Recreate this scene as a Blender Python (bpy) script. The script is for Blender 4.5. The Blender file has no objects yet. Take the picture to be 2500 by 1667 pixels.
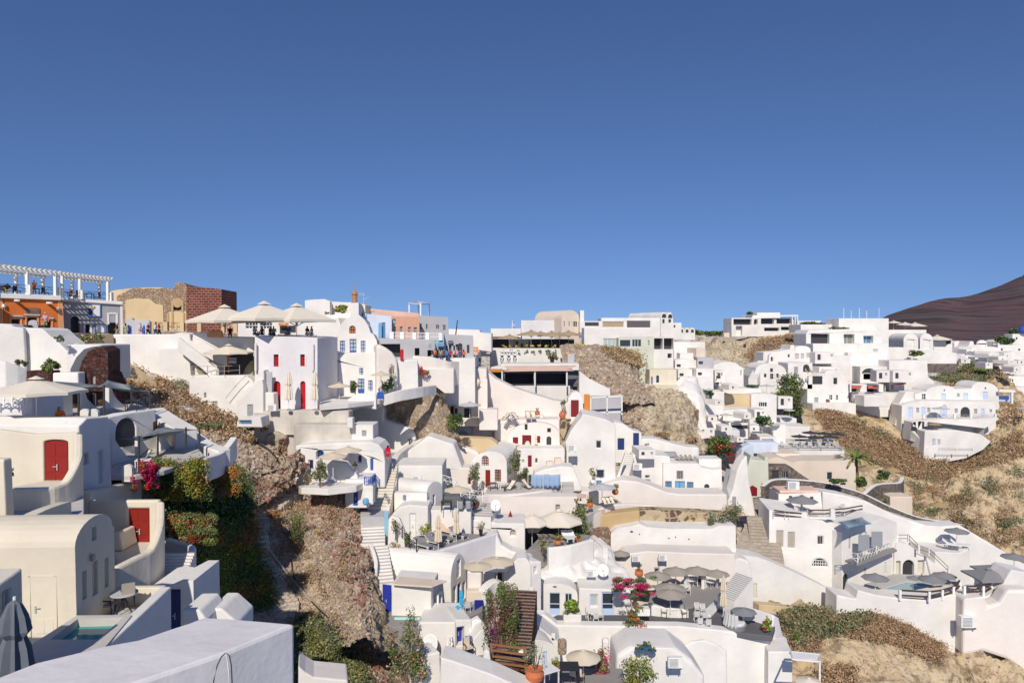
import bpy,bmesh,math,random
from mathutils import Vector,Matrix,noise
from mathutils.geometry import tessellate_polygon
from mathutils.bvhtree import BVHTree
R = math.radians
random.seed(7)
SC = bpy.context.scene
COL = SC.collection
# ---------------------------------------------------------------- camera,sky,sun,exposure
F = 1800.0
PITCH = R(1.0)
cam = bpy.data.cameras.new('camera'); camo = bpy.data.objects.new('camera',cam); COL.objects.link(camo)
cam.sensor_width = 36.0; cam.lens = 36.0 * F / 2500.0; cam.clip_end = 20000; cam.clip_start = 0.1
camo.location = (0,0,0); camo.rotation_euler = (R(90) - PITCH,0,0)
SC.camera = camo
SUN_EL,SUN_AZ = R(38),R(7)          # light travels towards +y and a little towards +x
wd = bpy.data.worlds.new('World'); SC.world = wd; wd.use_nodes = True
nt = wd.node_tree; bg = nt.nodes['Background']
sky = nt.nodes.new('ShaderNodeTexSky'); sky.sky_type = 'NISHITA'; sky.sun_disc = False
sky.sun_elevation = SUN_EL; sky.sun_rotation = R(180) + SUN_AZ
sky.altitude = 0; sky.air_density = 1.0; sky.dust_density = 0.3; sky.ozone_density = 4.0
_tc = nt.nodes.new('ShaderNodeTexCoord'); _ad = nt.nodes.new('ShaderNodeVectorMath'); _ad.operation = 'ADD'; _ad.inputs[1].default_value = (0,0,.12)
nt.links.new(_tc.outputs['Generated'],_ad.inputs[0]); nt.links.new(_ad.outputs[0],sky.inputs[0])
_mx = nt.nodes.new('ShaderNodeMix'); _mx.data_type = 'RGBA'; _mx.blend_type = 'MULTIPLY'; _mx.inputs[0].default_value = 1; _mx.inputs[7].default_value = (.74,.84,1.10,1)
nt.links.new(sky.outputs[0],_mx.inputs[6]); nt.links.new(_mx.outputs[2],bg.inputs[0]); bg.inputs[1].default_value = 0.078
ld = bpy.data.lights.new('sun','SUN'); ld.energy = 3.6; ld.angle = R(0.5); ld.color = (1.0,0.92,0.80)
lo = bpy.data.objects.new('sun',ld); COL.objects.link(lo)
ldir = Vector((math.sin(SUN_AZ) * math.cos(SUN_EL),math.cos(SUN_AZ) * math.cos(SUN_EL),-math.sin(SUN_EL)))
lo.rotation_euler = ldir.to_track_quat('-Z','Y').to_euler()
SC.view_settings.view_transform = 'Standard'; SC.view_settings.look = 'None'
SC.view_settings.exposure = 0.12; SC.view_settings.gamma = 1.0
SC.cycles.max_bounces = 6; SC.cycles.diffuse_bounces = 3; SC.cycles.glossy_bounces = 2; SC.cycles.transparent_max_bounces = 6
# ---------------------------------------------------------------- pixel <-> world
FV = Vector((0,math.cos(PITCH),-math.sin(PITCH))); UV = Vector((0,math.sin(PITCH),math.cos(PITCH))); RV = Vector((1,0,0))
def ray(px,py): return FV + RV * ((px - 1250.0) / F) + UV * ((833.5 - py) / F)
def W(px,py,Y):
 d = ray(px,py); return d * (Y / d.y)
def G(px,py,z):
 d = ray(px,py); return d * (z / d.z)
def ZZ(py,Y): return W(1250,py,Y).z
class Pl:
 def __init__(s,px,Y,yaw=0.0):
  a = R(yaw); s.o = W(px,802,Y); s.o.z = 0
  s.u = Vector((math.cos(a),math.sin(a),0)); s.n = Vector((math.sin(a),-math.cos(a),0))
 def uv(s,px,py):
  d = ray(px,py); t = s.o.dot(s.n) / d.dot(s.n); p = d * t - s.o
  return (p.dot(s.u),p.z)
 def P(s,u,v,w=0.0): return s.o + s.u * u + s.n * w + Vector((0,0,v))
 def pt(s,px,py,w=0.0):
  u,v = s.uv(px,py); return s.P(u,v,w)
# ---------------------------------------------------------------- node materials
MATS = {}
def newmat(name,rough=.85,spec=.3):
 m = bpy.data.materials.new(name); m.use_nodes = True
 t = m.node_tree; b = t.nodes['Principled BSDF']; b.inputs['Roughness'].default_value = rough
 b.inputs['Specular IOR Level'].default_value = spec
 MATS[name] = m; return m,t,b
def N(t,typ,**k):
 n = t.nodes.new(typ)
 for a,v in k.items(): setattr(n,a,v)
 return n
def tc(t,sc=(1,1,1),kind='Object'):
 c = N(t,'ShaderNodeTexCoord'); mp = N(t,'ShaderNodeMapping'); mp.inputs['Scale'].default_value = sc
 t.links.new(c.outputs[kind],mp.inputs[0]); return mp.outputs[0]
def noi(t,v,s,det=4,rough=.55):
 n = N(t,'ShaderNodeTexNoise'); n.inputs['Scale'].default_value = s; n.inputs['Detail'].default_value = det
 n.inputs['Roughness'].default_value = rough; t.links.new(v,n.inputs['Vector']); return n.outputs['Fac']
def ramp(t,f,stops):
 r = N(t,'ShaderNodeValToRGB'); e = r.color_ramp.elements
 while len(e) < len(stops): e.new(0.5)
 for q,(p,c) in zip(e,stops): q.position = p; q.color = (*c,1) if len(c) == 3 else c
 t.links.new(f,r.inputs[0]); return r.outputs[0]
def mix(t,f,a,b,mode='MIX'):
 n = N(t,'ShaderNodeMix',data_type='RGBA',blend_type=mode)
 if hasattr(f,'links'): t.links.new(f,n.inputs[0])
 else: n.inputs[0].default_value = f
 for s,i in ((a,6),(b,7)):
  if hasattr(s,'links'): t.links.new(s,n.inputs[i])
  else: n.inputs[i].default_value = (*s,1)
 return n.outputs[2]
def bump(t,b,h,st=.3,dist=.05):
 n = N(t,'ShaderNodeBump'); n.inputs['Strength'].default_value = st; n.inputs['Distance'].default_value = dist
 t.links.new(h,n.inputs['Height']); t.links.new(n.outputs[0],b.inputs['Normal'])
def plaster(name,c,var=.07,stain=.10,rough=.9):
 m,t,b = newmat(name,rough,.15)
 v = tc(t,kind='Object'); geo = N(t,'ShaderNodeNewGeometry'); oi = N(t,'ShaderNodeObjectInfo')
 f1 = noi(t,geo.outputs['Position'],.35,5); f2 = noi(t,geo.outputs['Position'],2.5,6,.65)
 mp = N(t,'ShaderNodeMapping'); mp.inputs['Scale'].default_value = (1.6,1.6,.18)
 t.links.new(geo.outputs['Position'],mp.inputs[0]); f3 = noi(t,mp.outputs[0],1.2,5,.7)
 dk = tuple(x * (1 - var * 1.6) for x in c); lt = tuple(min(.9,x * (1 + var * .3)) for x in c)
 base = mix(t,ramp(t,f1,[(.35,(0,0,0)),(.7,(1,1,1))]),dk,lt)
 st = tuple(x * .72 * y for x,y in zip(c,(1,.96,.88)))
 s = ramp(t,f3,[(.52,(0,0,0)),(.8,(stain * 3,) * 3)])
 base = mix(t,s,base,st)
 s2 = ramp(t,f2,[(.6,(0,0,0)),(.85,(stain,) * 3)])
 base = mix(t,s2,base,tuple(x * .6 for x in c))
 hv = mix(t,.5,(1,1,1),(1,1,1))
 rr = N(t,'ShaderNodeMapRange'); rr.inputs[3].default_value = .93; rr.inputs[4].default_value = 1.0
 t.links.new(oi.outputs['Random'],rr.inputs[0])
 base = mix(t,1.0,base,rr.outputs[0],'MULTIPLY')
 t.links.new(base,b.inputs['Base Color']); f4 = noi(t,geo.outputs['Position'],.9,3)
 ad = N(t,'ShaderNodeMath',operation='MULTIPLY_ADD'); t.links.new(f2,ad.inputs[0]); ad.inputs[1].default_value = .35; t.links.new(f4,ad.inputs[2]); bump(t,b,ad.outputs[0],.30,.16); return m
def paint(name,c,rough=.5,var=.1):
 m,t,b = newmat(name,rough,.35); v = tc(t); f = noi(t,v,3,4)
 t.links.new(mix(t,f,tuple(x * (1 - var) for x in c),tuple(min(1,x * (1 + var)) for x in c)),b.inputs['Base Color']); return m
def cloth(name,c,rough=.95):
 m,t,b = newmat(name,rough,.1); v = tc(t); f = noi(t,v,1.5,5,.6)
 t.links.new(mix(t,f,tuple(x * .86 for x in c),tuple(min(1,x * 1.08) for x in c)),b.inputs['Base Color'])
 b.inputs['Transmission Weight'].default_value = 0.0; bump(t,b,f,.3,.08); return m
def rubble(name,cols,mortar,s=2.2,edge=.08,st=.8,kind='VORONOI',rnd=1.0):
 m,t,b = newmat(name,.95,.1); geo = N(t,'ShaderNodeNewGeometry'); P0 = geo.outputs['Position']
 nz = N(t,'ShaderNodeTexNoise'); nz.inputs['Scale'].default_value = 1.3; t.links.new(P0,nz.inputs['Vector'])
 wv = N(t,'ShaderNodeVectorMath',operation='MULTIPLY_ADD'); t.links.new(nz.outputs['Color'],wv.inputs[0])
 wv.inputs[1].default_value = (.35,) * 3; t.links.new(P0,wv.inputs[2])
 vo = N(t,'ShaderNodeTexVoronoi'); vo.inputs['Scale'].default_value = s; vo.inputs['Randomness'].default_value = rnd; t.links.new(wv.outputs[0],vo.inputs['Vector'])
 ve = N(t,'ShaderNodeTexVoronoi',feature='DISTANCE_TO_EDGE'); ve.inputs['Scale'].default_value = s; ve.inputs['Randomness'].default_value = rnd; t.links.new(wv.outputs[0],ve.inputs['Vector'])
 sep = N(t,'ShaderNodeSeparateColor'); t.links.new(vo.outputs['Color'],sep.inputs[0])
 k = len(cols); stc = ramp(t,sep.outputs[0],[(i / max(1,k - 1),c) for i,c in enumerate(cols)] if name != 'spotty' else [(.45,cols[0]),(.5,mortar)])
 big = noi(t,P0,.22,4); stc = stc if name == 'spotty' else mix(t,ramp(t,big,[(.35,(.0,) * 3),(.7,(.55,) * 3)]),stc,mortar)
 e = ramp(t,ve.outputs[0],[(0,(0,0,0)),(edge,(1,1,1))])
 c = mix(t,e,mortar,stc); f = noi(t,P0,9,3)
 c = mix(t,ramp(t,f,[(.35,(.35,) * 3),(.65,(0,0,0))]),c,tuple(x * .55 for x in mortar))
 t.links.new(c,b.inputs['Base Color'])
 ad = N(t,'ShaderNodeMath',operation='MULTIPLY_ADD'); t.links.new(e,ad.inputs[0]); ad.inputs[1].default_value = 1; t.links.new(f,ad.inputs[2])
 bump(t,b,ad.outputs[0],st,.12); return m
def rock(name,stops,s=.5,st=.9,dist=.5,sc=(1,1,1)):
 m,t,b = newmat(name,.95,.08); geo = N(t,'ShaderNodeNewGeometry'); mp = N(t,'ShaderNodeMapping'); mp.inputs['Scale'].default_value = sc; t.links.new(geo.outputs['Position'],mp.inputs[0]); P0 = mp.outputs[0]
 f = noi(t,P0,s,10,.68); g = noi(t,P0,s * 7,6,.7)
 c = ramp(t,f,stops); c = mix(t,ramp(t,g,[(.42,(.75,) * 3),(.5,(.1,) * 3),(.62,(0,0,0))]),c,tuple(x * .45 for x in stops[0][1]))
 t.links.new(c,b.inputs['Base Color'])
 ad = N(t,'ShaderNodeMath',operation='MULTIPLY_ADD'); t.links.new(g,ad.inputs[0]); ad.inputs[1].default_value = .35; t.links.new(f,ad.inputs[2])
 bump(t,b,ad.outputs[0],st,dist); return m
def leafm(name,cols,rough=.7):
 m,t,b = newmat(name,rough,.2); geo = N(t,'ShaderNodeNewGeometry')
 r = N(t,'ShaderNodeValToRGB'); e = r.color_ramp.elements
 while len(e) < len(cols): e.new(.5)
 k = 1.0 if name[0] in 'fpr' else 1.9; cols = [tuple(x * k for x in c) for c in cols]
 for i,(q,c) in enumerate(zip(e,cols)): q.position = i / (len(cols) - 1); q.color = (*c,1)
 t.links.new(geo.outputs['Random Per Island'],r.inputs[0])
 n = noi(t,geo.outputs['Position'],.9,3)
 c = mix(t,ramp(t,n,[(.35,(.5,) * 3),(.6,(0,0,0))]),r.outputs[0],tuple(x * .45 for x in cols[0]))
 t.links.new(c,b.inputs['Base Color']); return m
def flat(name,c,rough=.6,metal=0):
 m,t,b = newmat(name,rough,.4); b.inputs['Metallic'].default_value = metal
 f = noi(t,tc(t),5,3); t.links.new(mix(t,f,tuple(x * .88 for x in c),tuple(min(1,x * 1.1) for x in c)),b.inputs['Base Color']); return m
plaster('white',(.86,.825,.78),.08,.05); plaster('warm',(.85,.78,.72),.05,.05); plaster('cream',(.80,.72,.58),.06,.08)
plaster('creamroof',(.72,.67,.57),.06,.08)
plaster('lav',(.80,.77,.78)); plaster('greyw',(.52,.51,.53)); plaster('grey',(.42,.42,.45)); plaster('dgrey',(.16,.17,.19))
plaster('orange',(.72,.20,.05),.12); plaster('peach',(.72,.36,.18)); plaster('pink',(.78,.42,.30)); plaster('palepink',(.80,.55,.45))
plaster('blue',(.50,.60,.80)); plaster('skyb',(.30,.56,.74)); plaster('bluew',(.66,.72,.82)); plaster('green',(.70,.72,.60)); plaster('beige',(.80,.68,.56))
plaster('tan',(.55,.40,.22)); plaster('olive',(.34,.31,.20)); plaster('sand',(.72,.56,.34)); plaster('floor',(.33,.31,.30)); plaster('floordk',(.14,.14,.15)); plaster('lfloor',(.60,.57,.53))
plaster('oldwall',(.70,.65,.58),.2,.3)
paint('red',(.42,.012,.02)); paint('bred',(.50,.01,.02)); paint('brickred',(.26,.018,.012)); paint('maroon',(.20,.012,.02)); paint('royal',(.03,.05,.40)); paint('cobalt',(.03,.10,.42)); paint('navy',(.02,.04,.16))
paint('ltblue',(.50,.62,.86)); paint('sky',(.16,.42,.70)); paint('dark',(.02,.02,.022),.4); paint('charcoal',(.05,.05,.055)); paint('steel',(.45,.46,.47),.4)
paint('wpaint',(.82,.81,.78)); paint('taupe',(.42,.38,.31)); paint('greyp',(.33,.34,.36)); paint('wood',(.28,.14,.06),.7); paint('dwood',(.09,.05,.035),.7); paint('orwood',(.62,.22,.04),.6)
paint('palegreen',(.62,.66,.48)); paint('terra',(.55,.17,.07),.8); paint('copper',(.45,.22,.10),.5); paint('brown',(.20,.12,.08)); paint('bluepot',(.05,.16,.30)); paint('aqua',(.05,.42,.68)); paint('mint',(.45,.78,.70))
paint('yellowp',(.55,.42,.04)); paint('hose',(.02,.025,.03)); paint('pipe',(.38,.34,.29)); paint('steelb',(.12,.24,.45)); paint('green2',(.02,.10,.05))
cloth('cbeige',(.70,.60,.46)); cloth('ccream',(.80,.72,.60)); cloth('ctaupe',(.38,.34,.29)); cloth('cgrey',(.26,.26,.27)); cloth('cdark',(.06,.06,.07)); cloth('cbrown',(.44,.34,.22)); cloth('cstraw',(.42,.30,.17))
cloth('csail',(.22,.25,.27)); cloth('cblue',(.30,.42,.60)); cloth('cwhite',(.78,.78,.78)); cloth('ccoral',(.62,.16,.12)); cloth('cslate',(.15,.17,.20)); cloth('cpurple',(.08,.07,.18)); cloth('chtaupe',(.13,.12,.12)); cloth('cpalegrey',(.55,.55,.55))
for n_,c_ in dict(skin=(.50,.27,.17),hair=(.03,.018,.012),shred=(.75,.01,.06),shteal=(.02,.30,.45),shblack=(.02,.02,.025),shwhite=(.75,.75,.75),shyel=(.62,.50,.04),shgreen=(.30,.38,.26),shpink=(.70,.35,.40),shorange=(.80,.18,.04),shmaroon=(.25,.03,.04),shblue=(.05,.10,.30),jeans=(.06,.09,.18),khaki=(.40,.32,.20)).items(): cloth(n_,c_)
rubble('rub_red',[(.24,.10,.07),(.38,.22,.16),(.50,.38,.28),(.20,.09,.07)],(.46,.37,.27),2.6,.10,1.0)
rubble('rub_tan',[(.52,.42,.31),(.42,.32,.24),(.34,.24,.19),(.60,.50,.38)],(.50,.40,.28),1.8,.08,.9)
rubble('redstone',[(.10,.04,.035),(.22,.08,.06),(.06,.03,.03),(.20,.13,.10)],(.05,.035,.032),4.2,.05,.8)
def brickm():
 m,t,b = newmat('brick',.9,.1); g = N(t,'ShaderNodeNewGeometry'); s = N(t,'ShaderNodeSeparateXYZ'); t.links.new(g.outputs['Position'],s.inputs[0]); c = N(t,'ShaderNodeCombineXYZ')
 a = N(t,'ShaderNodeMath',operation='ADD'); t.links.new(s.outputs[0],a.inputs[0]); t.links.new(s.outputs[1],a.inputs[1]); t.links.new(a.outputs[0],c.inputs[0]); t.links.new(s.outputs[2],c.inputs[1])
 k = N(t,'ShaderNodeTexBrick'); k.inputs['Scale'].default_value = 1; k.inputs['Brick Width'].default_value = .7; k.inputs['Row Height'].default_value = .36; k.inputs['Mortar Size'].default_value = .035
 for q,v in (('Color1',(.22,.06,.045,1)),('Color2',(.13,.04,.035,1)),('Mortar',(.40,.26,.18,1))): k.inputs[q].default_value = v
 t.links.new(c.outputs[0],k.inputs['Vector']); f = noi(t,g.outputs['Position'],1.1,5); t.links.new(mix(t,ramp(t,f,[(.4,(0,0,0)),(.7,(.6,) * 3)]),k.outputs['Color'],(.12,.05,.04)),b.inputs['Base Color'])
brickm()
rubble('spotty',[(.09,.06,.05),(.15,.11,.09),(.12,.09,.07),(.5,.38,.24)],(.52,.41,.27),1.3,.16,.4)
rubble('greystone',[(.20,.16,.14),(.30,.25,.22),(.13,.10,.09),(.38,.32,.28)],(.17,.14,.12),2.2,.06,.7)
rubble('ruin',[(.50,.36,.24),(.62,.48,.33),(.26,.10,.08),(.48,.34,.24)],(.58,.44,.30),3.2,.12,1.0)
rubble('steps_stone',[(.42,.36,.30),(.50,.44,.36),(.30,.24,.20)],(.55,.48,.40),2.5,.07,.5)
rubble('pebbled',[(.32,.25,.21),(.40,.32,.27),(.24,.19,.16)],(.38,.32,.27),5,.06,.5)
rock('cliff',[(.30,(.42,.31,.19)),(.45,(.55,.42,.26)),(.60,(.60,.48,.32)),(.75,(.50,.38,.24))],.09,.7,.8)
rock('cliffpale',[(.30,(.42,.33,.22)),(.5,(.60,.50,.36)),(.7,(.66,.56,.42))],.25,.9,.7)
rock('soil',[(.32,(.34,.25,.17)),(.46,(.46,.36,.26)),(.58,(.55,.45,.34)),(.72,(.42,.29,.21))],.3,.8,.3)
rock('hillbase',[(.32,(.50,.43,.34)),(.48,(.68,.62,.55)),(.6,(.76,.72,.66))],.12,.5,.25)
rock('volcano',[(.32,(.085,.082,.085)),(.44,(.125,.098,.095)),(.53,(.150,.085,.092)),(.62,(.125,.100,.088)),(.72,(.17,.15,.13))],.007,.2,8,(1,.06,.5))
rock('plaintan',[(.3,(.40,.34,.26)),(.6,(.50,.44,.35))],.3,.5,.2)
rock('path_stone',[(.3,(.54,.46,.37)),(.6,(.66,.58,.48))],1.2,.5,.1)
leafm('lgreen',[(.045,.07,.018),(.085,.115,.03),(.14,.165,.05)]); leafm('lolive',[(.05,.055,.025),(.11,.12,.06),(.17,.18,.10)])
leafm('ldark',[(.015,.032,.012),(.03,.06,.022),(.05,.085,.03)]); leafm('lbright',[(.08,.15,.02),(.16,.24,.03),(.24,.30,.05)])
leafm('lyellow',[(.10,.11,.015),(.20,.19,.03),(.26,.17,.03)]); leafm('lbrown',[(.16,.10,.055),(.25,.165,.10),(.32,.23,.145)])
leafm('ldry',[(.17,.12,.06),(.28,.20,.11),(.38,.29,.17)]); leafm('fmag',[(.42,.01,.07),(.62,.02,.14),(.75,.04,.22)]); leafm('fred',[(.50,.01,.02),(.68,.03,.03)])
leafm('fpurp',[(.42,.02,.25),(.55,.05,.35)]); leafm('lrust',[(.22,.07,.02),(.34,.13,.04),(.18,.14,.03)]); leafm('lgrey',[(.14,.15,.10),(.24,.25,.18),(.32,.32,.25)])
leafm('lmaroon',[(.10,.02,.03),(.16,.05,.05),(.06,.07,.02)]); leafm('lochre',[(.34,.26,.07),(.48,.38,.12)])
leafm('pebble',[(.44,.34,.25),(.60,.50,.39),(.36,.24,.18),(.52,.42,.32),(.66,.57,.46)],.95)
leafm('redpebble',[(.28,.10,.08),(.40,.20,.15),(.20,.07,.06),(.52,.40,.30)],.95)
def glassm():
 m,t,b = newmat('glass',.08,.6); b.inputs['Base Color'].default_value = (.035,.045,.055,1); b.inputs['Roughness'].default_value = .12
 m,t,b = newmat('glassblue',.1,.6); b.inputs['Base Color'].default_value = (.10,.22,.34,1)
 m,t,b = newmat('glassgreen',.15,.5); b.inputs['Base Color'].default_value = (.22,.25,.20,1)
 m,t,b = newmat('glasspale',.2,.5); b.inputs['Base Color'].default_value = (.45,.52,.52,1)
 m,t,b = newmat('clearglass',.02,.5); b.inputs['Base Color'].default_value = (.8,.9,.9,1); b.inputs['Alpha'].default_value = .25
 m,t,b = newmat('water',.05,.5); geo = N(t,'ShaderNodeNewGeometry'); b.inputs['Base Color'].default_value = (.03,.30,.30,1); bump(t,b,noi(t,geo.outputs['Position'],3,3),.06,.05)
 m,t,b = newmat('waterpale',.05,.5); b.inputs['Base Color'].default_value = (.22,.40,.42,1)
 m,t,b = newmat('sea',.15,.5); b.inputs['Base Color'].default_value = (.02,.06,.12,1)
glassm()
# ---------------------------------------------------------------- mesh output
BV,BF,TV,TF = [],[],[],[]
BVH = [None,None]
def reg(vs,fs,ter=False):
 if ter: o = len(TV); TV.extend(vs); TF.extend([[i + o for i in f] for f in fs]); BVH[1] = None
 o = len(BV); BV.extend(vs); BF.extend([[i + o for i in f] for f in fs]); BVH[0] = None
def hit(px,py,default=90.0,mn=0.0):
 if BVH[0] is None: BVH[0] = BVHTree.FromPolygons(BV,BF)
 d = ray(px,py).normalized(); o = d * mn
 r = BVH[0].ray_cast(o,d)
 return r[0] if r[0] is not None else W(px,py,default)
def hitn(px,py):
 if BVH[1] is None: BVH[1] = BVHTree.FromPolygons(TV,TF)
 r = BVH[1].ray_cast(Vector((0,0,0)),ray(px,py).normalized())
 return (r[0],r[1]) if r[0] is not None else (None,None)
def props(o,label=None,cat=None,group=None,kind=None):
 if label: o['label'] = label
 if cat: o['category'] = cat
 if group: o['group'] = group
 if kind: o['kind'] = kind
 return o
def mk(name,vs,fs,mat,parent=None,smooth=False,bev=0,origin=None,idx=None,recalc=True,solid=0):
 me = bpy.data.meshes.new(name)
 vs = [Vector(v) for v in vs]
 if origin is None:
  if parent is not None: origin = Vector((0,0,0)) if parent.get('proto') else pworld(parent)
  else:
   n = len(vs); origin = Vector((sum(v.x for v in vs) / n,sum(v.y for v in vs) / n,min(v.z for v in vs)))
 me.from_pydata([v - origin for v in vs],[],fs); me.update()
 ms = mat if isinstance(mat,(list,tuple)) else [mat]
 for q in ms: me.materials.append(MATS[q])
 if idx: me.polygons.foreach_set('material_index',idx)
 if recalc and len(fs) < 4000:
  bm = bmesh.new(); bm.from_mesh(me); bmesh.ops.recalc_face_normals(bm,faces=bm.faces); bm.to_mesh(me); bm.free()
 if smooth: me.polygons.foreach_set('use_smooth',[True] * len(me.polygons))
 o = bpy.data.objects.new(name,me); COL.objects.link(o)
 if parent is not None:
  o.parent = parent; o.location = origin - (Vector((0,0,0)) if parent.get('proto') else pworld(parent))
 else: o.location = origin
 if bev:
  b = o.modifiers.new('bevel','BEVEL'); b.width = bev; b.segments = 2; b.limit_method = 'ANGLE'; b.angle_limit = R(38); b.use_clamp_overlap = True; b.harden_normals = False
 if solid:
  b = o.modifiers.new('solid','SOLIDIFY'); b.thickness = solid
 return o
def pworld(o):
 p = Vector(o.location)
 while o.parent is not None: o = o.parent; p = p + o.location
 return p
def empty(name,loc,label=None,cat=None,group=None):
 o = bpy.data.objects.new(name,None); o.empty_display_size = .3; COL.objects.link(o); o.location = loc
 return props(o,label,cat,group)
# ---------------------------------------------------------------- shape collector
class MB:
 def __init__(s): s.v = []; s.f = []; s.m = []
 def add(s,vs,fs,mi=0):
  o = len(s.v); s.v += [Vector(v) for v in vs]; s.f += [[i + o for i in f] for f in fs]; s.m += [mi] * len(fs)
 def box(s,c,sx,sy,sz,rz=0,mi=0,ax=None):
  c = Vector(c); a = Vector((math.cos(rz),math.sin(rz),0)); b = Vector((-math.sin(rz),math.cos(rz),0)); u = Vector((0,0,1))
  if ax: a,b,u = ax
  vs = [c + a * (i * sx / 2) + b * (j * sy / 2) + u * (k * sz / 2) for i in (-1,1) for j in (-1,1) for k in (-1,1)]
  s.add(vs,[(0,1,3,2),(4,6,7,5),(0,4,5,1),(2,3,7,6),(0,2,6,4),(1,5,7,3)],mi)
 def bar(s,a,b,w,h=None,mi=0,up=(0,0,1)):
  a = Vector(a); b = Vector(b); d = b - a; L = d.length
  if L < 1e-6: return
  d.normalize(); up = Vector(up)
  if abs(d.dot(up)) > .98: up = Vector((0,1,0))
  sd = d.cross(up).normalized(); u2 = sd.cross(d).normalized()
  s.box((a + b) / 2,L,w,h or w,ax=(d,sd,u2),mi=mi)
 def tube(s,pts,r,n=6,mi=0,cap=True):
  pts = [Vector(p) for p in pts]; o = len(s.v); k = len(pts)
  rs = r if isinstance(r,(list,tuple)) else [r] * k
  for i,p in enumerate(pts):
   d = (pts[min(i + 1,k - 1)] - pts[max(i - 1,0)]).normalized()
   up = Vector((0,0,1)) if abs(d.z) < .95 else Vector((0,1,0))
   a = d.cross(up).normalized(); b = a.cross(d)
   for j in range(n): t = 2 * math.pi * j / n; s.v.append(p + (a * math.cos(t) + b * math.sin(t)) * rs[i])
  for i in range(k - 1):
   for j in range(n): s.f.append([o + i * n + j,o + i * n + (j + 1) % n,o + (i + 1) * n + (j + 1) % n,o + (i + 1) * n + j]); s.m.append(mi)
  if cap:
   s.f.append([o + j for j in range(n)]); s.m.append(mi); s.f.append([o + (k - 1) * n + j for j in range(n)]); s.m.append(mi)
 def lathe(s,c,prof,n=12,mi=0):
  c = Vector(c); o = len(s.v)
  for (r,z) in prof:
   for j in range(n): t = 2 * math.pi * j / n; s.v.append(c + Vector((r * math.cos(t),r * math.sin(t),z)))
  for i in range(len(prof) - 1):
   for j in range(n): s.f.append([o + i * n + j,o + i * n + (j + 1) % n,o + (i + 1) * n + (j + 1) % n,o + (i + 1) * n + j]); s.m.append(mi)
  s.f.append([o + j for j in range(n)]); s.m.append(mi); s.f.append([o + (len(prof) - 1) * n + j for j in range(n)]); s.m.append(mi)
 def build(s,name,mat,parent=None,**k):
  if len(set(s.m)) > 1: k['idx'] = s.m
  return mk(name,s.v,s.f,mat,parent,**k)
def arcpts(a,b,rise,n=12):
 out = []
 for i in range(1,n + 1):
  t = math.pi * i / n; k = (1 - math.cos(t)) / 2
  out.append((a[0] + (b[0] - a[0]) * k,a[1] + (b[1] - a[1]) * k - rise * math.sin(t)))
 return out
def outl(o):
 out = []
 for p in o:
  if len(p) == 3: out += arcpts(out[-1],(p[0],p[1]),p[2])
  else: out.append(tuple(p))
 return out
def prism(pl,uv,d,holes=(),r=.25):
 rings = [[Vector((u,v,0)) for u,v in uv]] + [[Vector((u,v,0)) for u,v in h] for h in holes]
 flatp = [p for ring in rings for p in ring]
 vs = [pl.P(p.x,p.y) for p in flatp]
 fs = [list(t) for t in tessellate_polygon(rings)]
 n = len(uv); b0 = len(vs); vs += [pl.P(u,v,-d) for u,v in uv]
 fs += [[b0 + i for i in t] for t in tessellate_polygon([rings[0]])]
 for i in range(n): j = (i + 1) % n; fs.append([i,j,b0 + j,b0 + i])
 off = n
 for h in holes:
  k = len(h); q = len(vs); vs += [pl.P(u,v,-r) for u,v in h]
  for i in range(k): j = (i + 1) % k; fs.append([off + i,off + j,q + j,q + i])
  fs.append([q + i for i in range(k)]); off += k
 return vs,fs
def shifted(pl,w):
 q = Pl.__new__(Pl); q.o = pl.o + pl.n * w; q.u = pl.u; q.n = pl.n; return q
def rectuv(pl,x0,y0,x1,y1):
 xm,ym = (x0 + x1) / 2,(y0 + y1) / 2
 return pl.uv(x0,ym)[0],pl.uv(x1,ym)[0],pl.uv(xm,y1)[1],pl.uv(xm,y0)[1]   # u0,u1,v0(bottom),v1(top)
def archpts(u0,u1,v0,v1,n=8,flatk=1.0):
 r = (u1 - u0) / 2 * (.22 if flatk < 1 else 1); r = min(r,v1 - v0)
 pts = [(u0,v0),(u1,v0)]
 for i in range(n + 1):
  t = math.pi * i / n; pts.append(((u0 + u1) / 2 + (u1 - u0) / 2 * math.cos(t),v1 - r + r * math.sin(t)))
 return pts
def openring(pl,s):
 u0,u1,v0,v1 = rectuv(pl,*s[1:5])
 if s[0][0] == 'a': return archpts(u0,u1,v0,v1,8,.2 if s[0] == 'ad' and (v1 - v0) / (u1 - u0) < 2.4 else 1)
 return [(u0,v0),(u1,v0),(u1,v1),(u0,v1)]
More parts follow.
